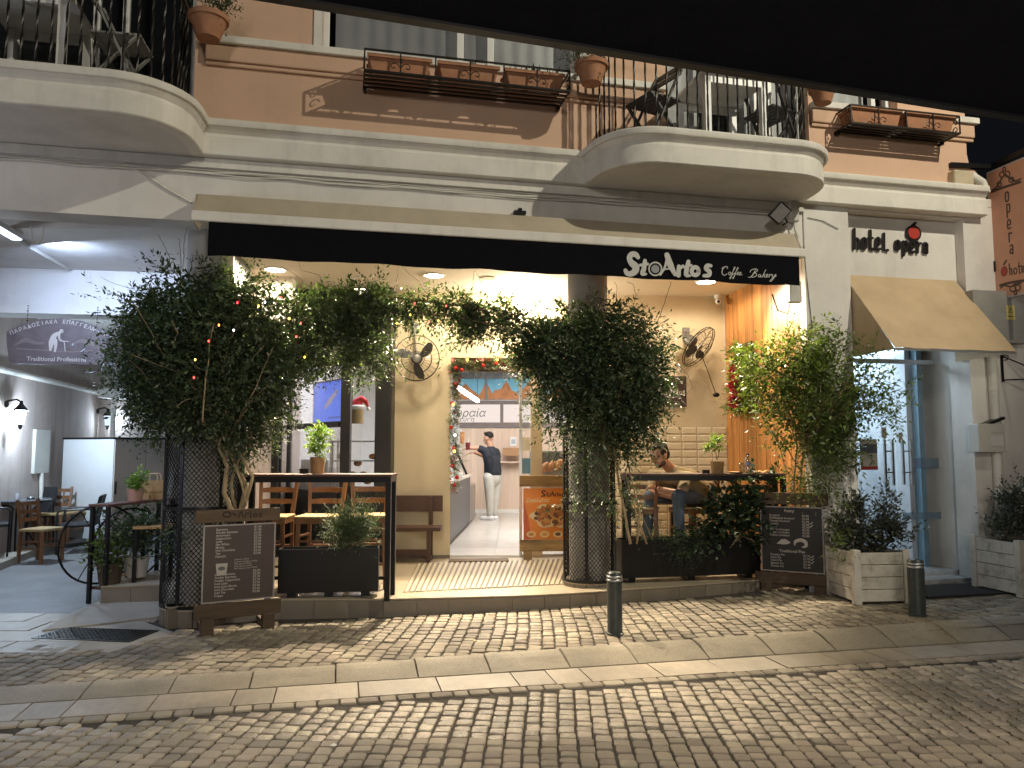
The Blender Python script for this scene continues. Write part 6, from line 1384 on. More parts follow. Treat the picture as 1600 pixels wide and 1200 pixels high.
# ------------------------------------------------------------------ small things on the bar tables
def onbar(px, Y, z): return Vector((AY(px, 740, Y).x, Y, z))
z1b = AY(611, 741, 7.13).z + .001; z2b = zt2 + .001
PLANTS_ON = []
def plantpot(label, p, r, h, mat):
    t = thing('potted_plant', label, 'potted plant', p); MB().lathe([(r*.82, 0), (r, h*.9), (r*1.04, h), (r*.9, h), (r*.86, h*.88)], 18).build('pot', mat, t, smooth=35); MB().lathe([(.001, h*.9), (r*.88, h*.9)], 14, cap=False).build('soil', m_soil, t); return t
m_burlap = M('burlap', (.30, .19, .085), .9, var=.3, scale=60, bump=.5, bscale=120)
PP1 = plantpot('tall bright basil in a wooden pot on the left bar table', onbar(496, 7.32, z1b), .070, .155, M('wood_pot', (.33, .19, .085), .6, var=.3, stretch=(2,2,.2)))
PP2 = plantpot('small leafy plant in a woven pot on the table by the seated man', onbar(1121, 8.38, z2b), .075, .125, m_burlap)
PP3 = plantpot('bushy basil in a pale pink bowl beside the paper bag', Vector((AY(211, 781, 8.42).x, 8.42, tz+.001)), .085, .13, M('pink_ceramic', (.46, .27, .21), .4))
t = thing('ashtray', 'low black ashtray beside the tall basil', 'ashtray', onbar(475, 7.3, z1b)); MB().lathe([(.04, 0), (.045, .045), (.038, .045), (.034, .015)], 16).build('bowl', m_black, t, smooth=40)
t = thing('ashtray', 'low black ashtray near the seated man on the right table', 'ashtray', onbar(1103, 8.36, z2b)); MB().lathe([(.04, 0), (.042, .035), (.036, .035), (.032, .012)], 16).build('bowl', m_black, t, smooth=40)
t = thing('water_bottle', 'clear water bottle with a blue label and dark cap', 'bottle', onbar(1169, 8.4, z2b)); MB().lathe([(.030, 0), (.032, .01), (.032, .12), (.028, .15), (.013, .185), (.013, .20)], 18).build('body', GLASS('bottle_plastic', (.82, .88, .95), .2), t, smooth=40); MB().lathe([(.0325, .08), (.0325, .12)], 18, cap=False).build('paper_band', M('blue_label', (.2, .25, .45), .4), t, smooth=40); MB().lathe([(.015, .19), (.015, .21)], 12).build('cap', M('navy_cap', (.03, .03, .12), .4), t, smooth=40)
t = thing('plastic_cup', 'clear domed plastic cup next to the water bottle', 'cup', onbar(1160, 8.34, z2b)); MB().lathe([(.028, 0), (.038, .09), (.041, .092)], 18).build('cup', GLASS('cup_plastic', (.85, .85, .82), .25), t, smooth=40); MB().lathe([(.041, .093), (.038, .11), (.018, .122)], 18).build('lid', GLASS('lid_plastic', (.85, .85, .82), .25), t, smooth=60)
t = thing('plate', 'small wooden plate by the woven plant pot', 'plate', onbar(1149, 8.33, z2b)); MB().lathe([(.05, 0), (.085, .012), (.083, .016), (.05, .006)], 20).build('dish', M('wood_plate', (.4, .24, .1), .5), t, smooth=40)
t = thing('napkin', 'crumpled tan paper wrapper on the table end by the planked wall', 'napkin', onbar(1190, 8.38, z2b)); rg = random.Random(9)
vs = [(-.12 + .04*i, -.06+.04*j, (rg.uniform(0, .035) if 0 < i < 6 else 0) + .002) for j in range(4) for i in range(7)]; MB().add(vs, [(j*7+i, j*7+i+1, j*7+i+8, j*7+i+7) for j in range(3) for i in range(6)]).build('paper', m_kraft, t)
q = toF(AP(1168, 590, W(3.1, .6), Vector((dv.y, -dv.x, 0)))) if False else None
# ------------------------------------------------------------------ plants
def leaves(P, A, S, L, Wd, fold=.18):
    """P base points, A axis (unit), S side (unit), L length, Wd width arrays -> V, F (two quads a leaf)"""
    n = len(P); Nn = np.cross(A, S); V = np.empty((n, 5, 3)); L = L[:, None]; Wd = Wd[:, None]
    V[:, 0] = P; V[:, 1] = P + A*L*.45 + S*Wd*.5; V[:, 2] = P + A*L*.5 - Nn*Wd*fold; V[:, 3] = P + A*L*.45 - S*Wd*.5; V[:, 4] = P + A*L - Nn*L*.12
    b = (np.arange(n)*5)[:, None]; F = np.concatenate([b + np.array([[0, 1, 4, 2]]), b + np.array([[0, 2, 4, 3]])])
    return V.reshape(-1, 3), F
def unit(a): return a/np.maximum(np.linalg.norm(a, axis=-1, keepdims=True), 1e-9)
def foliage(parent, name, mat, blobs, ntw, nl=9, L=.055, Wd=.022, tw=.22, droop=.5, shell=2.4, out=.7, origin=None, spread=1.0):
    vol = np.array([b[1][0]*b[1][1]*b[1][2] for b in blobs])**.75; vol /= vol.sum()
    k = rng.choice(len(blobs), ntw, p=vol); C = np.array([list(b[0]) for b in blobs])[k]; Rd = np.array([list(b[1]) for b in blobs])[k]
    d = unit(rng.normal(size=(ntw, 3))); r = rng.random(ntw)**(1/shell)
    # lumpy radius so that the outline is uneven
    lump = 1 + .16*np.sin(d[:, 0]*5 + k) + .14*np.sin(d[:, 2]*7 + 2*k) 
    p0 = C + d*Rd*(r*lump*.92)[:, None]
    dr = unit(d*out + rng.normal(size=(ntw, 3))*.6 + np.array([0, 0, -droop])*rng.random((ntw, 1))*1.4)
    ln = tw*rng.uniform(.5, 1.25, ntw)
    Ps, As, Ss, Ls, Ws = [], [], [], [], []
    for j in range(nl):
        f = (j + .5)/nl; sag = np.zeros((ntw, 3)); sag[:, 2] = -droop*.25*ln*f*f
        p = p0 + dr*(ln*f)[:, None] + sag
        side = unit(np.cross(dr, rng.normal(size=(ntw, 3))*.5 + np.array([0, 0, 1])))*(1 if j % 2 else -1)
        ax = unit(dr*.55 + side*.85*spread + rng.normal(size=(ntw, 3))*.28 + np.array([0, 0, -.25*droop]))
        if j == nl-1: ax = unit(dr + rng.normal(size=(ntw, 3))*.15)
        sd = unit(np.cross(ax, rng.normal(size=(ntw, 3))*.45 + np.array([0, 0, 1.])))
        keep = rng.random(ntw) < .93; Ps.append(p[keep]); As.append(ax[keep]); Ss.append(sd[keep]); s = rng.uniform(.45, 1.4, keep.sum())*(1 - .25*f); Ls.append(L*s); Ws.append(Wd*s)
    V, F = leaves(np.concatenate(Ps), np.concatenate(As), np.concatenate(Ss), np.concatenate(Ls), np.concatenate(Ws))
    if origin is not None: V = V - np.array(list(origin))
    o = meshobj(name, npmesh(name, V, F), mat, parent, 180)
    if name in ('trailing_foliage', 'long_sprigs', 'climbing_shoot', 'fern_fronds', 'dry_grass', 'tinsel', 'red_flowers'): o['kind'] = 'stuff'
    return o
def bl(px, py, Y, rx, rz, ry): return (AY(px, py, Y), (rx*Y/1202, ry, rz*Y/1202))
def stems(parent, name, paths, mat, origin, n=6):
    mb = MB()
    for P, r0, r1 in paths:
        Q = [Vector(p) - Vector(origin) for p in P]; Q3 = []
        for i in range(len(Q)-1):
            for j in range(4): Q3.append(Q[i].lerp(Q[i+1], j/4) + Vector((random.uniform(-1, 1), random.uniform(-1, 1), 0))*.006)
        Q3.append(Q[-1]); m = len(Q3); mb.tube(Q3, [r0 + (r1-r0)*i/(m-1) for i in range(m)], n)
    return mb.build(name, mat, parent, smooth=180)
def tendril(px, Y, r=.003):
    return [AY(x, y, Y + .03*math.sin(i)) for i, (x, y) in enumerate(px)], r, r*.6
def pathline(px, Y, r0, r1): return [AY(x, y, Y) for x, y in px], r0, r1

Yc1 = col1[1]
g = AZ(372, 935, FZ); v1 = thing('climbing_vine', 'largest dark vine spilling over the left meshed column', 'climbing plant', (g.x, g.y, FZ))
foliage(v1, 'foliage', m_leaf1, [bl(318, 525, 6.95, 118, 92, .55), bl(235, 560, 6.95, 62, 88, .42), bl(405, 510, 7.0, 74, 78, .45), bl(340, 610, 6.9, 108, 62, .5), bl(262, 628, 6.9, 62, 48, .35), bl(325, 452, 7.0, 88, 38, .4), bl(425, 590, 7.05, 42, 58, .3),
        bl(300, 560, 6.6, 95, 95, .25), bl(380, 660, 6.95, 40, 34, .28), bl(232, 490, 7.0, 40, 40, .3)], 5600, 9, .060, .025, .24, .55, 2.2, origin=(g.x, g.y, FZ))
foliage(v1, 'trailing_foliage', m_leaf1, [bl(398, 600, 7.15, 60, 80, .25), bl(372, 690, 7.0, 34, 26, .2), bl(395, 655, 7.1, 40, 40, .2), bl(272, 835, 6.9, 16, 30, .06), bl(460, 545, 7.2, 40, 40, .25)], 700, 9, .055, .022, .22, .8, origin=(g.x, g.y, FZ))
st = [pathline([(362, 800), (350, 770), (356, 730), (342, 700), (350, 660), (370, 600)], 6.85, .024, .012), pathline([(375, 800), (384, 760), (372, 730), (356, 705), (340, 690), (325, 640)], 6.95, .02, .01), pathline([(380, 795), (395, 745), (378, 715), (365, 690), (372, 640)], 6.9, .018, .009),
      pathline([(368, 795), (360, 760), (372, 720), (390, 700), (398, 650)], 6.98, .016, .008), pathline([(385, 790), (376, 750), (362, 715), (330, 680)], 6.88, .012, .007), pathline([(316, 660), (322, 590), (330, 520), (336, 505)], 6.40, .007, .005), pathline([(270, 500), (277, 522), (270, 545)], 6.45, .007, .005), pathline([(275, 635), (290, 625), (310, 620)], 6.45, .006, .004)]
stems(v1, 'stem', st, m_bark, (g.x, g.y, FZ))
stems(v1, 'tendril', [tendril([(270, 425), (262, 395), (254, 378), (247, 366)], 6.9), tendril([(286, 420), (287, 380), (292, 358), (297, 345)], 6.9), tendril([(248, 420), (256, 408), (268, 404)], 6.9), tendril([(210, 452), (190, 447), (170, 440), (158, 433)], 6.9), tendril([(190, 475), (184, 462), (170, 455), (160, 452)], 6.9),
      tendril([(300, 420), (300, 398), (312, 400), (318, 408)], 6.9), tendril([(478, 458), (470, 435), (455, 425), (440, 416)], 7.3), tendril([(508, 455), (500, 430), (470, 422), (466, 400), (484, 390)], 7.4), tendril([(283, 422), (282, 395), (281, 375), (279, 372)], 6.9)], m_twig, (g.x, g.y, FZ), 4)
g = W(-.9, .35, 2.9)
v2 = thing('vine_garland', 'vine strung along the top of the opening between both meshed columns', 'climbing plant', g)
foliage(v2, 'foliage', m_leaf1, [bl(500, 480, 7.45, 62, 34, .22), bl(560, 490, 7.5, 52, 48, .22), bl(590, 470, 7.5, 40, 22, .2), bl(500, 545, 7.4, 55, 44, .22), bl(570, 545, 7.45, 36, 40, .16), bl(650, 478, 7.55, 48, 19, .18), bl(708, 480, 7.6, 52, 21, .18), bl(762, 492, 7.6, 52, 19, .18), bl(812, 508, 7.6, 46, 24, .18), bl(735, 505, 7.6, 30, 22, .1), bl(835, 545, 7.6, 34, 32, .2)], 2700, 9, .058, .024, .21, .6, 2.2, origin=g)
foliage(v2, 'trailing_foliage', m_leaf1, [bl(698, 520, 7.6, 12, 18, .06), bl(752, 525, 7.6, 8, 14, .05), bl(795, 530, 7.6, 14, 20, .06), bl(618, 545, 7.5, 6, 18, .05)], 46, 8, .055, .022, .2, .9, origin=g)
stems(v2, 'stem', [pathline([(420, 470), (500, 470), (590, 462), (660, 470), (740, 480), (820, 505), (880, 520)], 7.55, .012, .01), pathline([(430, 500), (520, 490), (600, 485), (700, 492), (800, 515)], 7.5, .008, .006)], m_bark, g)
stems(v2, 'tendril', [tendril([(664, 455), (655, 440), (640, 428), (628, 416)], 7.5), tendril([(745, 460), (738, 440), (742, 423)], 7.5), tendril([(750, 462), (752, 440), (743, 424)], 7.5), tendril([(615, 455), (622, 430), (622, 416)], 7.5)], m_twig, g, 4)
g = Vector((col2[0] + .1, col2[1] - .2, FZ)); Y2 = col2[1]
v3 = thing('climbing_vine', 'dense dark vine covering the upper part of the right meshed column', 'climbing plant', g)
foliage(v3, 'foliage', m_leaf1, [bl(935, 560, 7.55, 92, 84, .45), bl(990, 605, 7.55, 58, 70, .38), bl(872, 545, 7.6, 56, 50, .35), bl(932, 630, 7.5, 72, 58, .4), bl(955, 500, 7.6, 58, 30, .3), bl(905, 600, 7.4, 70, 70, .25), bl(1005, 540, 7.6, 44, 44, .28), bl(850, 555, 7.6, 50, 42, .25), bl(1018, 590, 7.6, 34, 48, .2), bl(980, 660, 7.55, 46, 42, .28), bl(890, 505, 7.6, 50, 28, .25)], 4200, 9, .060, .025, .23, .6, 2.2, origin=g)
foliage(v3, 'trailing_foliage', m_leaf1, [bl(925, 712, 7.35, 30, 36, .12), bl(868, 668, 7.5, 14, 28, .08), bl(1015, 640, 7.6, 20, 22, .12), bl(975, 690, 7.6, 18, 36, .12), bl(858, 618, 7.5, 34, 22, .15), bl(960, 770, 7.4, 20, 40, .08), bl(905, 780, 7.3, 22, 16, .06), bl(990, 770, 7.7, 12, 40, .06)], 330, 9, .056, .022, .2, .95, origin=g)
stems(v3, 'stem', [pathline([(985, 850), (975, 800), (968, 760), (960, 700), (950, 640)], 7.55, .014, .009), pathline([(995, 850), (1000, 800), (985, 740), (975, 690), (960, 650)], 7.6, .010, .007), pathline([(1010, 850), (990, 790), (978, 740), (985, 690)], 7.6, .008, .006)], m_bark, g)
stems(v3, 'tendril', [tendril([(1026, 508), (1036, 480), (1044, 455), (1049, 440)], 7.9, .005), tendril([(963, 470), (964, 445), (960, 440)], 7.7), tendril([(988, 490), (993, 460), (990, 445), (980, 440)], 7.7), tendril([(1010, 500), (1040, 505), (1055, 518), (1078, 520), (1086, 514)], 8.0), tendril([(1060, 570), (1075, 585), (1082, 605), (1070, 618)], 7.9)], m_twig, g, 4)
# bright vine by the hotel pilaster
g = W(3.12, -.25, .1); v4 = thing('climbing_vine', 'bright yellow green vine rising behind the pastry menu board', 'climbing plant', g)
Yv = 7.95
foliage(v4, 'foliage', m_leaf2, [bl(1240, 575, Yv, 78, 62, .35), bl(1290, 620, 7.8, 78, 76, .38), bl(1305, 690, 7.8, 48, 50, .28), bl(1240, 650, Yv, 52, 50, .28), bl(1365, 605, 7.7, 32, 30, .16), bl(1195, 560, 8.1, 32, 30, .18), bl(1200, 610, 8.1, 32, 40, .18), bl(1270, 540, 7.9, 50, 26, .2)], 2000, 8, .060, .026, .24, .55, 2.0, origin=g)
foliage(v4, 'trailing_foliage', m_leaf2, [bl(1385, 640, 7.6, 26, 30, .1), bl(1400, 615, 7.6, 26, 12, .06), bl(1265, 740, 7.8, 40, 30, .15), bl(1310, 520, 7.8, 26, 16, .1), bl(1150, 560, 8.3, 12, 16, .05), bl(1352, 560, 7.7, 24, 20, .1)], 230, 8, .056, .023, .22, .7, origin=g)
stems(v4, 'stem', [pathline([(1262, 830), (1262, 770), (1258, 710), (1270, 650), (1290, 590)], 8.15, .016, .008), pathline([(1248, 830), (1240, 760), (1245, 700), (1240, 640)], 8.15, .016, .007), pathline([(1255, 830), (1250, 760), (1256, 700), (1240, 660), (1215, 600)], 8.15, .012, .006), pathline([(1270, 760), (1230, 740), (1215, 690), (1195, 650)], 8.15, .007, .004), pathline([(1240, 720), (1220, 680), (1200, 660)], 8.15, .006, .004), pathline([(1275, 750), (1300, 720), (1320, 690)], 8.15, .008, .004)], m_bark, g)
rb = random.Random(21)
def branches(v_, roots, blobs, n, mat, r=.007):
    P = []
    for i in range(n):
        a = rb.choice(roots); c, q = rb.choice(blobs); e = c + Vector((rb.uniform(-.8, .8)*q[0], rb.uniform(-1.0, .2)*q[1], rb.uniform(-.8, .8)*q[2])); m = a.lerp(e, .5) + Vector((rb.uniform(-.1, .1), rb.uniform(-.15, .0), rb.uniform(-.05, .12)))
        P.append(([a, a.lerp(m, .6) + Vector((rb.uniform(-.04, .04), 0, 0)), m, e], r, .0025))
    stems(v_, 'branch', P, mat, v_.location, 5)
branches(v1, [AY(356, 690, 6.85), AY(340, 680, 6.85), AY(370, 680, 6.9), AY(330, 640, 6.75)], [bl(300, 540, 6.7, 110, 90, .45), bl(400, 540, 6.8, 60, 80, .4), bl(250, 600, 6.7, 60, 50, .35)], 16, m_bark)
branches(v3, [AY(960, 690, 7.45), AY(945, 680, 7.4), AY(975, 680, 7.5)], [bl(930, 570, 7.4, 90, 80, .4), bl(990, 600, 7.45, 50, 60, .35), bl(880, 550, 7.4, 40, 40, .3)], 11, m_twig)
branches(v4, [AY(1258, 710, 7.95), AY(1243, 690, 7.95), AY(1268, 680, 7.9)], [bl(1240, 590, 7.85, 80, 60, .35), bl(1300, 630, 7.75, 70, 70, .35), bl(1360, 610, 7.7, 40, 30, .15)], 22, m_bark, .006)
for v_, mt, BL, n_ in ((v1, m_leaf1, [bl(300, 520, 6.9, 150, 110, .5), bl(330, 640, 6.9, 110, 60, .4)], 90), (v3, m_leaf1, [bl(935, 570, 7.5, 112, 92, .4), bl(940, 660, 7.5, 70, 60, .3)], 70), (v2, m_leaf1, [bl(650, 485, 7.55, 170, 30, .15)], 40), (v4, m_leaf2, [bl(1280, 590, 7.85, 110, 90, .35)], 60)):
    foliage(v_, 'long_sprigs', mt, BL, n_, 15, .052, .018, .46, .5, 6, out=.9, origin=v_.location)
# things growing in the boxes
q = (PB1[0]*.35 + PB1[1]*.65); rm = AY(549, 860, q.y + .1); t = thing('rosemary_bush', 'bushy rosemary standing in the left black planter', 'shrub', rm)
foliage(t, 'foliage', m_leaf6, [bl(549, 828, rm.y, 33, 40, .16), bl(536, 838, rm.y, 24, 26, .12), bl(566, 832, rm.y, 20, 28, .12)], 900, 14, .032, .0075, .20, -.75, 1.4, out=.35, origin=rm, spread=.7)
stems(t, 'stem', [pathline([(549, 862), (548, 835)], rm.y, .008, .005), pathline([(552, 862), (562, 835)], rm.y, .006, .004), pathline([(546, 862), (534, 838)], rm.y, .006, .004)], m_twig, rm)
Yi = Yp2 + .12; iv = AY(1120, 850, Yi); t = thing('ivy', 'dark broad leaved ivy growing over the right black planter', 'ivy', iv)
foliage(t, 'foliage', m_leaf3, [bl(1160, 790, Yi, 40, 40, .18), bl(1125, 800, Yi, 32, 26, .15), bl(1110, 826, Yi, 24, 18, .12), bl(1180, 765, Yi, 24, 20, .12), bl(1175, 825, Yi, 24, 22, .12), bl(1070, 842, Yi, 24, 12, .1)], 330, 6, .075, .062, .2, .4, 1.8, origin=iv)
foliage(t, 'climbing_shoot', m_leaf3, [bl(1195, 745, Yi, 22, 8, .05), bl(1215, 738, Yi, 12, 6, .05), bl(1120, 760, Yi, 6, 12, .04)], 34, 5, .06, .045, .14, .2, origin=iv)
foliage(t, 'fern_fronds', m_leaf6, [bl(1060, 845, Yi-.1, 52, 16, .12), bl(1020, 838, Yi, 28, 14, .1), bl(1065, 862, Yi-.2, 26, 10, .06)], 260, 14, .032, .007, .2, .5, 1.6, origin=iv)
stems(t, 'stem', [pathline([(1130, 856), (1120, 838), (1100, 815)], Yi, .009, .005), pathline([(1140, 856), (1160, 830), (1175, 800), (1190, 760), (1215, 740)], Yi, .01, .005), pathline([(1190, 850), (1160, 838), (1140, 856)], Yi, .006, .004), pathline([(1012, 858), (1000, 830), (985, 800)], Yi, .006, .004), pathline([(1025, 856), (1010, 820), (990, 780)], Yi, .006, .004), pathline([(1180, 852), (1170, 835), (1150, 815)], Yi, .006, .004)], m_bark, iv)
def shrub(label, base, BL, n, mat=m_leaf5, L=.045, Wd=.026):
    t = thing('shrub', label, 'shrub', base); foliage(t, 'foliage', mat, BL, n, 12, L, Wd, .18, -.6, 1.5, out=.35, origin=base)
    P = []
    for c, rr_ in BL: P.append(([base, base.lerp(c, .5) + Vector((random.uniform(-.03, .03), 0, 0)), c], .010, .005))
    stems(t, 'stem', P, m_twig, base); return t
Ys = g.y if False else AZ(1337, 946, pz(3.2)).y + .32
bs = AY(1365, 865, Ys); shrub('dark stiff leaved shrub with three upright tufts in the white planter', bs, [bl(1340, 800, Ys, 20, 34, .12), bl(1330, 840, Ys, 26, 26, .14), bl(1388, 800, Ys, 20, 36, .12), bl(1395, 835, Ys, 26, 26, .15), bl(1360, 840, Ys, 30, 24, .15), bl(1312, 825, Ys, 14, 34, .08)], 430)
foliage(bpy.data.objects[bpy.data.objects[-1].name] if False else [o for o in col.objects if o.get('label', '').startswith('dark stiff')][0], 'trailing_foliage', m_leaf2, [bl(1308, 852, Ys-.25, 12, 14, .05), bl(1312, 800, Ys-.1, 10, 30, .05)], 40, 7, .045, .022, .14, .6, origin=bs)
Ys2 = g2.y + .32; bs2 = AY(1585, 845, Ys2); shrub('dark stiff leaved shrub in the planter at the right edge', bs2, [bl(1580, 790, Ys2, 20, 34, .12), bl(1570, 825, Ys2, 22, 22, .12), bl(1605, 800, Ys2, 22, 46, .14), bl(1620, 830, Ys2, 34, 26, .15)], 300)
# table plants
def tabletop_plant(t, p, BL, n, L, Wd, mat=m_leaf4, st_=None):
    foliage(t, 'foliage', mat, BL, n, 6, L, Wd, .09, -.3, 1.6, out=.5, origin=p); stems(t, 'stem', st_, m_twig, p)
p = Vector(PP1.location); tabletop_plant(PP1, p, [bl(498, 690, p.y, 13, 24, .07), bl(500, 678, p.y, 9, 12, .05), bl(494, 708, p.y, 9, 9, .04)], 110, .050, .026, st_=[pathline([(496, 722), (498, 700), (500, 675)], p.y, .004, .002)])
p = Vector(PP2.location); tabletop_plant(PP2, p, [bl(1117, 695, p.y, 11, 12, .06), bl(1120, 687, p.y, 6, 7, .04), bl(1112, 701, p.y, 6, 5, .04)], 46, .042, .026, st_=[pathline([(1121, 718), (1118, 705), (1116, 692)], p.y, .003, .002), pathline([(1121, 718), (1124, 702), (1121, 688)], p.y, .003, .002)])
p = Vector(PP3.location); tabletop_plant(PP3, p, [bl(213, 754, p.y, 14, 13, .08)], 60, .05, .032, st_=[pathline([(212, 768), (213, 755)], p.y, .003, .002)])
# cart plants and their pots
for lb, px, py, Y, BL in (('yellow green leafy plant in a pot between the wheel hoops', 172, 890, 8.05, [(170, 862, 26, 20, .18), (156, 872, 16, 16, .1)]), ('tall dark plant behind the wheel table', 205, 880, 8.7, [(195, 815, 34, 26, .25), (215, 840, 28, 34, .2)]), ('leafy plant in a grey pot under the cart table', 213, 880, 8.3, [(212, 838, 22, 22, .15), (228, 815, 16, 20, .12)])):
    p = AY(px, py, Y); t = thing('potted_plant', lb, 'potted plant', p); MB().lathe([(.10, -.14), (.13, .06), (.14, .07), (.12, .06)], 16).build('pot', m_woodr if 'yellow' in lb else m_boxgrey if 'grey' in lb else m_terra, t, smooth=40)
    foliage(t, 'foliage', m_leaf2 if 'yellow' in lb else m_leaf1, [bl(a, b, Y, c, d, e) for a, b, c, d, e in BL], 110, 7, .06, .036, .2, .3, 1.7, origin=p)
# balcony plants
for i, (P_, r_) in enumerate(POTS):
    t = [o for o in col.objects if o.get('category') == 'flower pot'][i]; pp = Vector(P_)
    foliage(t, 'foliage', m_leaf6 if i == 0 else m_leaf1, [(pp + Vector((.06 if i == 0 else -.02, 0, r_*1.9)), (r_*1.1, r_, r_*.8)), (pp + Vector((.12 if i == 0 else -.15, -.05, r_*1.6)), (r_*.7, r_*.5, r_*.4))], 90 if i < 2 else 20, 8, .045, .014, .16, -.2, 1.6, origin=pp)
for i in (1, 2):
    t = TROUGHS[i]; V, F = [], []
    n = 34 if i == 2 else 16; P = np.zeros((n, 3)); P[:, 0] = rng.uniform(-.2, .22, n) if i == 2 else rng.uniform(.0, .2, n); P[:, 1] = rng.uniform(-.06, .06, n); P[:, 2] = .15
    A = unit(np.stack([rng.normal(0, .35, n), rng.normal(0, .25, n), np.ones(n)], 1)); S = unit(np.cross(A, rng.normal(size=(n, 3)))); V, F = leaves(P, A, S, rng.uniform(.08, .17, n), np.full(n, .035))
    meshobj('foliage', npmesh('foliage', V, F), m_leaf5, t, 180)
# planted picture with red flowers on the planked wall
pw_n = Vector((dv.y, -dv.x, 0)) if False else None
sd = (pB - pA).normalized(); sn = Vector((sd.y, -sd.x, 0)); 
if sn.x > 0: sn = -sn
gw = AP(1165, 590, pA, sn) + sn*.07; t = thing('wall_planting', 'artificial green panel with red flowers on the planked wall', 'wall planting', gw)
MB().cbox((0, 0, 0), (.02, .5, .85), Matrix.Rotation(math.atan2(sd.y, sd.x) - R(90), 3, 'Z')).build('backing', m_woodd, t).location = tuple(-sn*.05)
foliage(t, 'foliage', m_leaf4, [(gw + Vector((0, 0, z)) + sd*y, (.10, .13, .12)) for z in (-.35, -.15, .08, .3) for y in (-.16, .02, .2)], 420, 6, .06, .034, .12, .2, 1.5, out=.5, origin=gw)
foliage(t, 'dry_grass', M('straw', (.35, .25, .10), .8), [(gw + Vector((0, 0, -.22)) - sd*.32, (.07, .08, .16))], 70, 8, .05, .006, .2, .3, origin=gw)
m_flow = M('red_petal', (.55, .04, .09), .5, var=.2, irand=.3)
foliage(t, 'red_flowers', m_flow, [(gw + Vector((0, 0, z)) + sd*y + sn*.10, (.05, .05, .06)) for z, y in ((.10, .05), (.0, .10), (-.12, .02), (-.2, .1), (-.30, .04))], 130, 6, .05, .045, .05, .1, 1.5, origin=gw)
# pale plant tendrils across the cream wall
t = thing('string_lights', 'coloured fairy lights threaded through the vines of the left column and the string above', 'fairy lights', AY(330, 520, 6.4))
bulbs = [(371, 473, 6.42, 'red'), (404, 478, 6.5, 'yellow'), (342, 508, 6.28, 'orange'), (326, 533, 6.26, 'red'), (305, 562, 6.25, 'yellow'), (303, 590, 6.25, 'red'), (439, 465, 6.75, 'red'), (452, 498, 6.75, 'yellow'), (470, 505, 6.95, 'red'), (463, 526, 6.95, 'red'), (476, 558, 6.98, 'yellow'), (414, 472, 6.6, 'white'), (365, 516, 6.3, 'white'), (648, 474, 7.25, 'red'), (670, 503, 7.3, 'red'), (685, 501, 7.3, 'yellow'), (697, 478, 7.3, 'red'), (641, 492, 7.25, 'yellow'), (620, 505, 7.2, 'yellow')]
BC = {'red': (1, .06, .05), 'yellow': (1, .62, .08), 'orange': (1, .36, .06), 'white': (.9, .95, 1)}
bm_mat = {k: EM('bulb_' + k, c, 7) for k, c in BC.items()}; o0 = Vector(t.location); bp = []
for px, py, Y, c in bulbs:
    p = AY(px, py, Y) - o0; bp.append(p); MB().ell((0, 0, 0), (.0075, .0075, .010), n=8, m=6).build('bulb', bm_mat[c], t, smooth=180).location = p
o_ = sorted(range(len(bp)), key=lambda i: bp[i].x); P = []
for a, b in zip(o_[:-1], o_[1:]): P += [bp[a] + Vector((0, .02, 0)), (bp[a]+bp[b])/2 + Vector((0, .06, -.05))]
MB().tube(P, .0025, 4).build('wire', m_iron, t)
# christmas garland round the cafe door
def bwp(px, py, off=-.06): q = BW(px, py, off); return WB(q.x, off, q.z)
gp = [bwp(x, y) for x, y in ((712, 762), (711, 730), (713, 700), (708, 670), (713, 640), (710, 610), (714, 590), (708, 570), (725, 568), (740, 574), (755, 566), (772, 570), (800, 566))]
t = thing('christmas_garland', 'tinsel garland with red baubles hanging round the left door post', 'garland', gp[0])
BLg = []
for a, b in zip(gp[:-1], gp[1:]):
    for k in range(3): BLg.append((a.lerp(b, k/3), (.035, .035, .035)))
foliage(t, 'tinsel', M('tinsel_green', (.16, .20, .10), .35, .3, irand=.6, hue=.06), BLg, 620, 12, .05, .010, .07, .1, 1.5, origin=gp[0], spread=1.3)
foliage(t, 'tinsel', M('tinsel_red', (.45, .06, .05), .3, .3, irand=.4), BLg, 90, 5, .05, .022, .05, .1, 1.5, origin=gp[0])
m_baub = M('red_bauble', (.5, .02, .02), .15)
for px, py in ((710, 758), (714, 746), (707, 728), (705, 668), (709, 700), (712, 600), (706, 630), (712, 575), (722, 578), (755, 571), (775, 568)): MB().ell(tuple(bwp(px, py, -.10) - gp[0]), (.026, .026, .026), n=12).build('bauble', m_baub, t, smooth=180)
for px, py, c in ((707, 562, 'red'), (730, 562, 'yellow'), (754, 562, 'red'), (777, 562, 'yellow'), (710, 705, 'yellow'), (708, 632, 'yellow'), (711, 680, 'white')): MB().ell(tuple(bwp(px, py, -.12) - gp[0]), (.016, .016, .018), n=8, m=6).build('bulb', bm_mat[c], t, smooth=180)

for nm, lb, px, py, c in (('paper_scrap', 'tiny white paper scrap on the lane stones left of centre', 521, 1167, (.7, .7, .66)), ('paper_scrap', 'small white torn paper on the flat slabs at the right', 1270, 1010, (.7, .7, .68)), ('leaf', 'dry brown leaf lying on the kerb stones right of the bollard', 1072, 1009, (.10, .06, .03)), ('cigarette_end', 'pale cigarette end on the paving before the cafe step', 742, 1011, (.55, .42, .25)), ('leaf', 'dry leaf on the lane stones at lower right', 1330, 1120, (.12, .08, .03))):
    g = AZ(px, py, .0); g.z = (pz(toF(g).x) if py < 1030 and 'slabs' not in lb else .0) + .008; tg = MB().add([(-.016, -.012, 0), (.014, -.015, .003), (.018, .011, .0), (-.01, .014, .006)], [(0, 1, 2, 3)]).build(nm, M(nm + '_surface', c, .8)); tg.location = g; tg.rotation_euler = (0, 0, px); tag(tg, lb, 'litter')
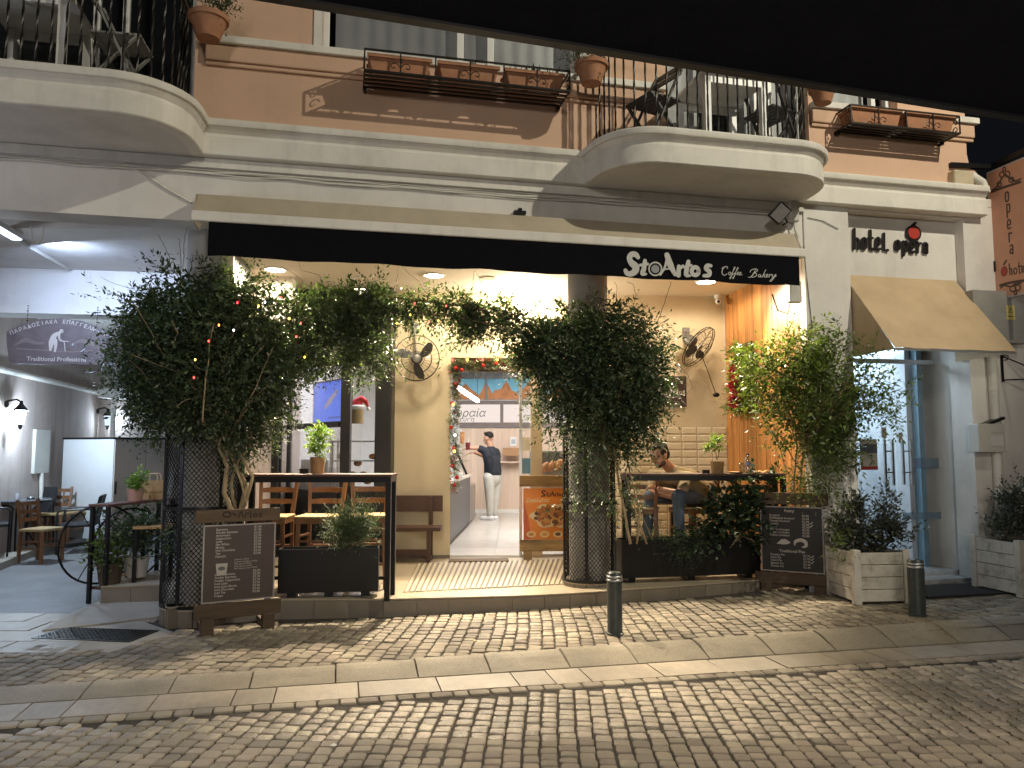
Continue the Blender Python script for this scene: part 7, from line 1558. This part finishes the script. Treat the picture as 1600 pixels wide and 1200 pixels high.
# ------------------------------------------------------------------ people
def clay(name, mat, parent, caps=(), ells=(), vox=.010, it=5, fac=.5):
    mb = MB()
    for c in caps: mb.cap(*c)
    for e in ells: mb.ell(*e)
    me = bpy.data.meshes.new(name); me.from_pydata(mb.v, [], mb.f); bm = bmesh.new(); bm.from_mesh(me); bmesh.ops.recalc_face_normals(bm, faces=bm.faces); bm.to_mesh(me); bm.free()
    me.materials.append(mat); o = bpy.data.objects.new(name, me); col.objects.link(o)
    m = o.modifiers.new('r', 'REMESH'); m.mode = 'VOXEL'; m.voxel_size = vox; m.use_smooth_shade = True
    if it: s = o.modifiers.new('s', 'SMOOTH'); s.factor = fac; s.iterations = it
    dg = bpy.context.evaluated_depsgraph_get(); me2 = bpy.data.meshes.new_from_object(o.evaluated_get(dg)); bpy.data.objects.remove(o)
    me2.polygons.foreach_set('use_smooth', [True]*len(me2.polygons)); ob = bpy.data.objects.new(name, me2); col.objects.link(ob)
    if parent: ob.parent = parent
    return ob
def headparts(c, f, up, s):
    """c centre of the skull, f facing, up; s = scale (head height .24*s). returns caps and ellipsoids of head, and frame"""
    f = Vector(f).normalized(); up = (Vector(up) - f*Vector(up).dot(f)).normalized(); r = f.cross(up)
    Mx = Matrix((r, f, up)).transposed(); P = lambda x, y, z: Vector(c) + (r*x + f*y + up*z)*s
    E = [(P(0, -.01, .025), (.076*s, .098*s, .095*s), Mx, 18, 12), (P(0, .018, -.05), (.058*s, .070*s, .075*s), Mx, 16, 10), (P(0, .062, -.092), (.028*s, .026*s, .026*s), Mx),
         (P(-.079, -.004, -.015), (.010*s, .022*s, .032*s), Mx), (P(.079, -.004, -.015), (.010*s, .022*s, .032*s), Mx), (P(0, .082, .012), (.055*s, .014*s, .012*s), Mx), (P(0, .082, -.068), (.024*s, .014*s, .010*s), Mx)]
    C = [(P(0, .086, .008), P(0, .112, -.030), .009*s, .016*s, 8)]
    return C, E, P, Mx
def hand(c, d, n, s, caps, curl=.5):
    """palm at c, fingers along d, palm normal n"""
    d = Vector(d).normalized(); n = (Vector(n) - d*Vector(n).dot(d)).normalized(); r = d.cross(n); c = Vector(c)
    for k, (x, l) in enumerate(((-.030, .070), (-.010, .080), (.010, .076), (.030, .060))):
        caps.append((c + r*x*.8*s, c + (r*x + d*.045)*s, .013*s, .011*s, 8)); a = c + (r*x + d*.045)*s; b = a + (d*math.cos(curl*.5) + n*math.sin(curl*.5))*l*.5*s; e = b + (d*math.cos(curl*1.6) + n*math.sin(curl*1.6))*l*.5*s
        caps.append((a, b, .010*s, .009*s, 8)); caps.append((b, e, .009*s, .007*s, 8))
    a = c + r*(-.035)*s; b = a + (r*-.025 + d*.035 + n*.01)*s; caps.append((a, b, .012*s, .010*s, 8)); caps.append((b, b + (d*.03 + n*.008)*s, .010*s, .008*s, 8))

# seated man at the right bar table
o = Vector((AY(1085, 790, 8.9).x, 9.0, FZ))
man = thing('person', 'seated person in a khaki t-shirt and jeans hunched with crossed arms at the bar table', 'person', o)
J = lambda px, py, Y: AY(px, py, Y + .28) - o
hc = J(1031, 711, 8.36); fdir = Vector((-.86, -.42, -.30)); up = Vector((-.30, -.1, .95))
C, E, HP, HM = headparts(hc, fdir, up, 1.1)
sN, sF = J(1076, 748, 8.36), J(1022, 745, 8.66); eN, eF = J(1062, 772, 8.22), J(1020, 768, 8.5); neck = J(1050, 735, 8.52)
wN, wF = J(1030, 764, 8.28), J(1052, 777, 8.30)
C += [(neck, hc + Vector((.035, .03, -.06)), .062, .056, 14), (sN, eN, .052, .043, 14), (eN, wN, .043, .030, 12), (sF, eF, .052, .043, 14), (eF, wF, .043, .030, 12), (sN, sF, .06, .06, 12)]
hand(wN + (wN-eN).normalized()*.05, wN-eN, Vector((0, .6, -1)), 1, C, .8); hand(wF + (wF-eF).normalized()*.05, wF-eF, Vector((0, .5, -1)), 1, C, .8)
skin = clay('body', m_skin, man, C, E, .006, 3)
m_eye = M('eye_white', (.6, .58, .55), .3); m_iris = M('iris', (.03, .018, .01), .2)
for x in (-.031, .031):
    MB().ell(HP(x, .078, .000), (.013, .010, .009), HM, 10, 8).build('eye', m_eye, man, smooth=180); MB().ell(HP(x-.002, .0865, -.002), (.006, .003, .006), HM, 8, 6).build('iris', m_iris, man, smooth=180)
    MB().tube([HP(x-.018, .090, .018), HP(x, .096, .024), HP(x+.018, .088, .018)], .0055, 6).build('eyebrow', m_hair, man, smooth=180)
hc_ = [(HP(0, -.022, .055), (.083, .098, .082), HM, 18, 12), (HP(0, -.055, .005), (.080, .060, .085), HM), (HP(0, .055, .095), (.060, .040, .026), HM)] + [(HP(sg*.074, .0, .03), (.012, .040, .045), HM) for sg in (-1, 1)]
clay('hair', m_hair, man, (), hc_, .007, 3)
bd = [(HP(0, .045, -.098), (.046, .040, .026), HM), (HP(0, .083, -.055), (.026, .012, .006), HM)] + [(HP(sg*.05, .022, -.08), (.012, .040, .030), HM) for sg in (-1, 1)]
clay('beard', M('beard', (.045, .028, .02), .7, var=.3, scale=60), man, (), bd, .006, 2)
m_khaki = M('khaki_jersey', (.30, .245, .145), .85, var=.14, scale=7, bump=.8, bscale=11)
hp_, hq = J(1098, 776, 8.66), J(1084, 776, 8.86); mid = J(1075, 752, 8.66)
T_ = [(sN, sF, .085, .085, 16), (neck + Vector((.01, 0, -.03)), mid, .10, .15, 16), (mid, (hp_+hq)/2 + Vector((.02, 0, .02)), .155, .165, 18), (sN + Vector((.02, .02, -.02)), J(1092, 762, 8.55), .10, .12, 14), (sF, J(1060, 762, 8.72), .09, .12, 14), (sN, sN.lerp(eN, .62), .074, .066, 14), (sF, sF.lerp(eF, .62), .072, .064, 14)]
clay('tshirt', m_khaki, man, T_, (), .009, 5)
kN, kF = J(1060, 775, 8.22), J(1016, 776, 8.52)
m_jean = M('blue_denim', (.075, .10, .14), .85, var=.3, scale=5, bump=.2, bscale=25); m_jean2 = m_jean
aN, aF = J(1062, 850, 8.30), J(1010, 850, 8.6)
clay('jeans', m_jean, man, [(hp_, kN, .10, .078, 16), (kN, aN, .072, .052, 14), (hq, kF, .10, .078, 16), (kF, aF, .072, .052, 14), (hp_ + Vector((.03, 0, .02)), hq + Vector((.03, 0, .02)), .125, .125, 16)], (), .010, 4)
for a in (aN, aF): clay('shoe', M('grey_trainer', (.12, .12, .13), .6), man, [(a + Vector((.03, 0, -.05)), a + Vector((-.12, -.05, -.08)), .045, .038, 12)], (), .008, 3)
# standing man inside the shop
o = AZ(769, 812, FZ + .012); st_ = thing('person', 'standing person in a navy t-shirt and pale trousers leaning on the shop counter', 'person', o); Y = o.y
K = lambda px, py, dy=0: AY(px, py, Y + dy) - o
hc = K(763, 685); f = Vector((-.80, .55, -.06)); C, E, HP, HM = headparts(hc, f, (0, 0, 1), 1.02)
neck = K(767, 700); sR, sL = K(760, 706, -.16), K(775, 706, .16)
eR, wR = K(748, 700, -.20), K(736, 700, -.25); eL, wL = K(756, 712, .26), K(742, 707, .14)
C += [(neck, hc + Vector((.01, -.01, -.05)), .064, .058, 14), (sR, eR, .058, .048, 12), (eR, wR, .048, .035, 12), (sL, eL, .058, .048, 12), (eL, wL, .048, .035, 12), (sR, sL, .06, .06, 12)]
hand(wR + Vector((-.05, 0, 0)), (-1, 0, -.1), (0, 0, -1), 1, C); hand(wL + Vector((-.05, 0, 0)), (-1, 0, -.1), (0, 0, -1), 1, C)
clay('body', m_skin, st_, C, E, .007, 3)
clay('hair', m_hair, st_, (), [(HP(0, -.022, .060), (.080, .096, .078), HM, 18, 12), (HP(0, -.06, .03), (.074, .05, .06), HM), (HP(0, .05, .10), (.06, .04, .03), HM)], .008, 3)
for x in (-.031, .031): MB().ell(HP(x, .080, .0), (.013, .010, .009), HM, 10, 8).build('eye', m_eye, st_, smooth=180)
m_navy = M('navy_jersey', (.009, .012, .020), .8, var=.15, scale=5, bump=.8, bscale=10); pel = K(770, 738)
clay('tshirt', m_navy, st_, [(sR + Vector((0, 0, -.03)), sL + Vector((0, 0, -.03)), .09, .09, 14), (neck + Vector((0, 0, -.08)), K(769, 722), .13, .165, 16), (K(769, 720), pel, .165, .175, 16), (sR, sR.lerp(eR, .75), .078, .075, 14), (sL, sL.lerp(eL, .7), .078, .072, 14), (sR + Vector((.02, 0, -.08)), pel + Vector((-.02, -.05, .02)), .10, .12, 14), (sL + Vector((0, 0, -.08)), pel + Vector((.02, .05, .02)), .10, .12, 14)], (), .010, 4)
hR, hL = K(764, 746, -.08), K(776, 746, .08); kR, kL = K(765, 775, -.09), K(774, 775, .06); aR, aL = K(766, 803, -.10), K(772, 803, .05)
clay('trousers', M('pale_grey_twill', (.42, .40, .36), .85, var=.12, scale=5, bump=.5, bscale=9), st_, [(pel + Vector((0, 0, -.02)), pel + Vector((0, 0, -.12)), .165, .165, 16), (hR, kR, .115, .09, 14), (kR, aR, .09, .065, 14), (hL, kL, .115, .09, 14), (kL, aL, .09, .065, 14)], (), .011, 4)
for a in (aR, aL): clay('shoe', M('white_trainer', (.65, .65, .66), .5), st_, [(a + Vector((.03, -.02, -.075)), a + Vector((-.16, .05, -.085)), .05, .042, 12), (a + Vector((0, 0, .0)), a + Vector((0, 0, -.07)), .05, .05, 12)], (), .008, 3)
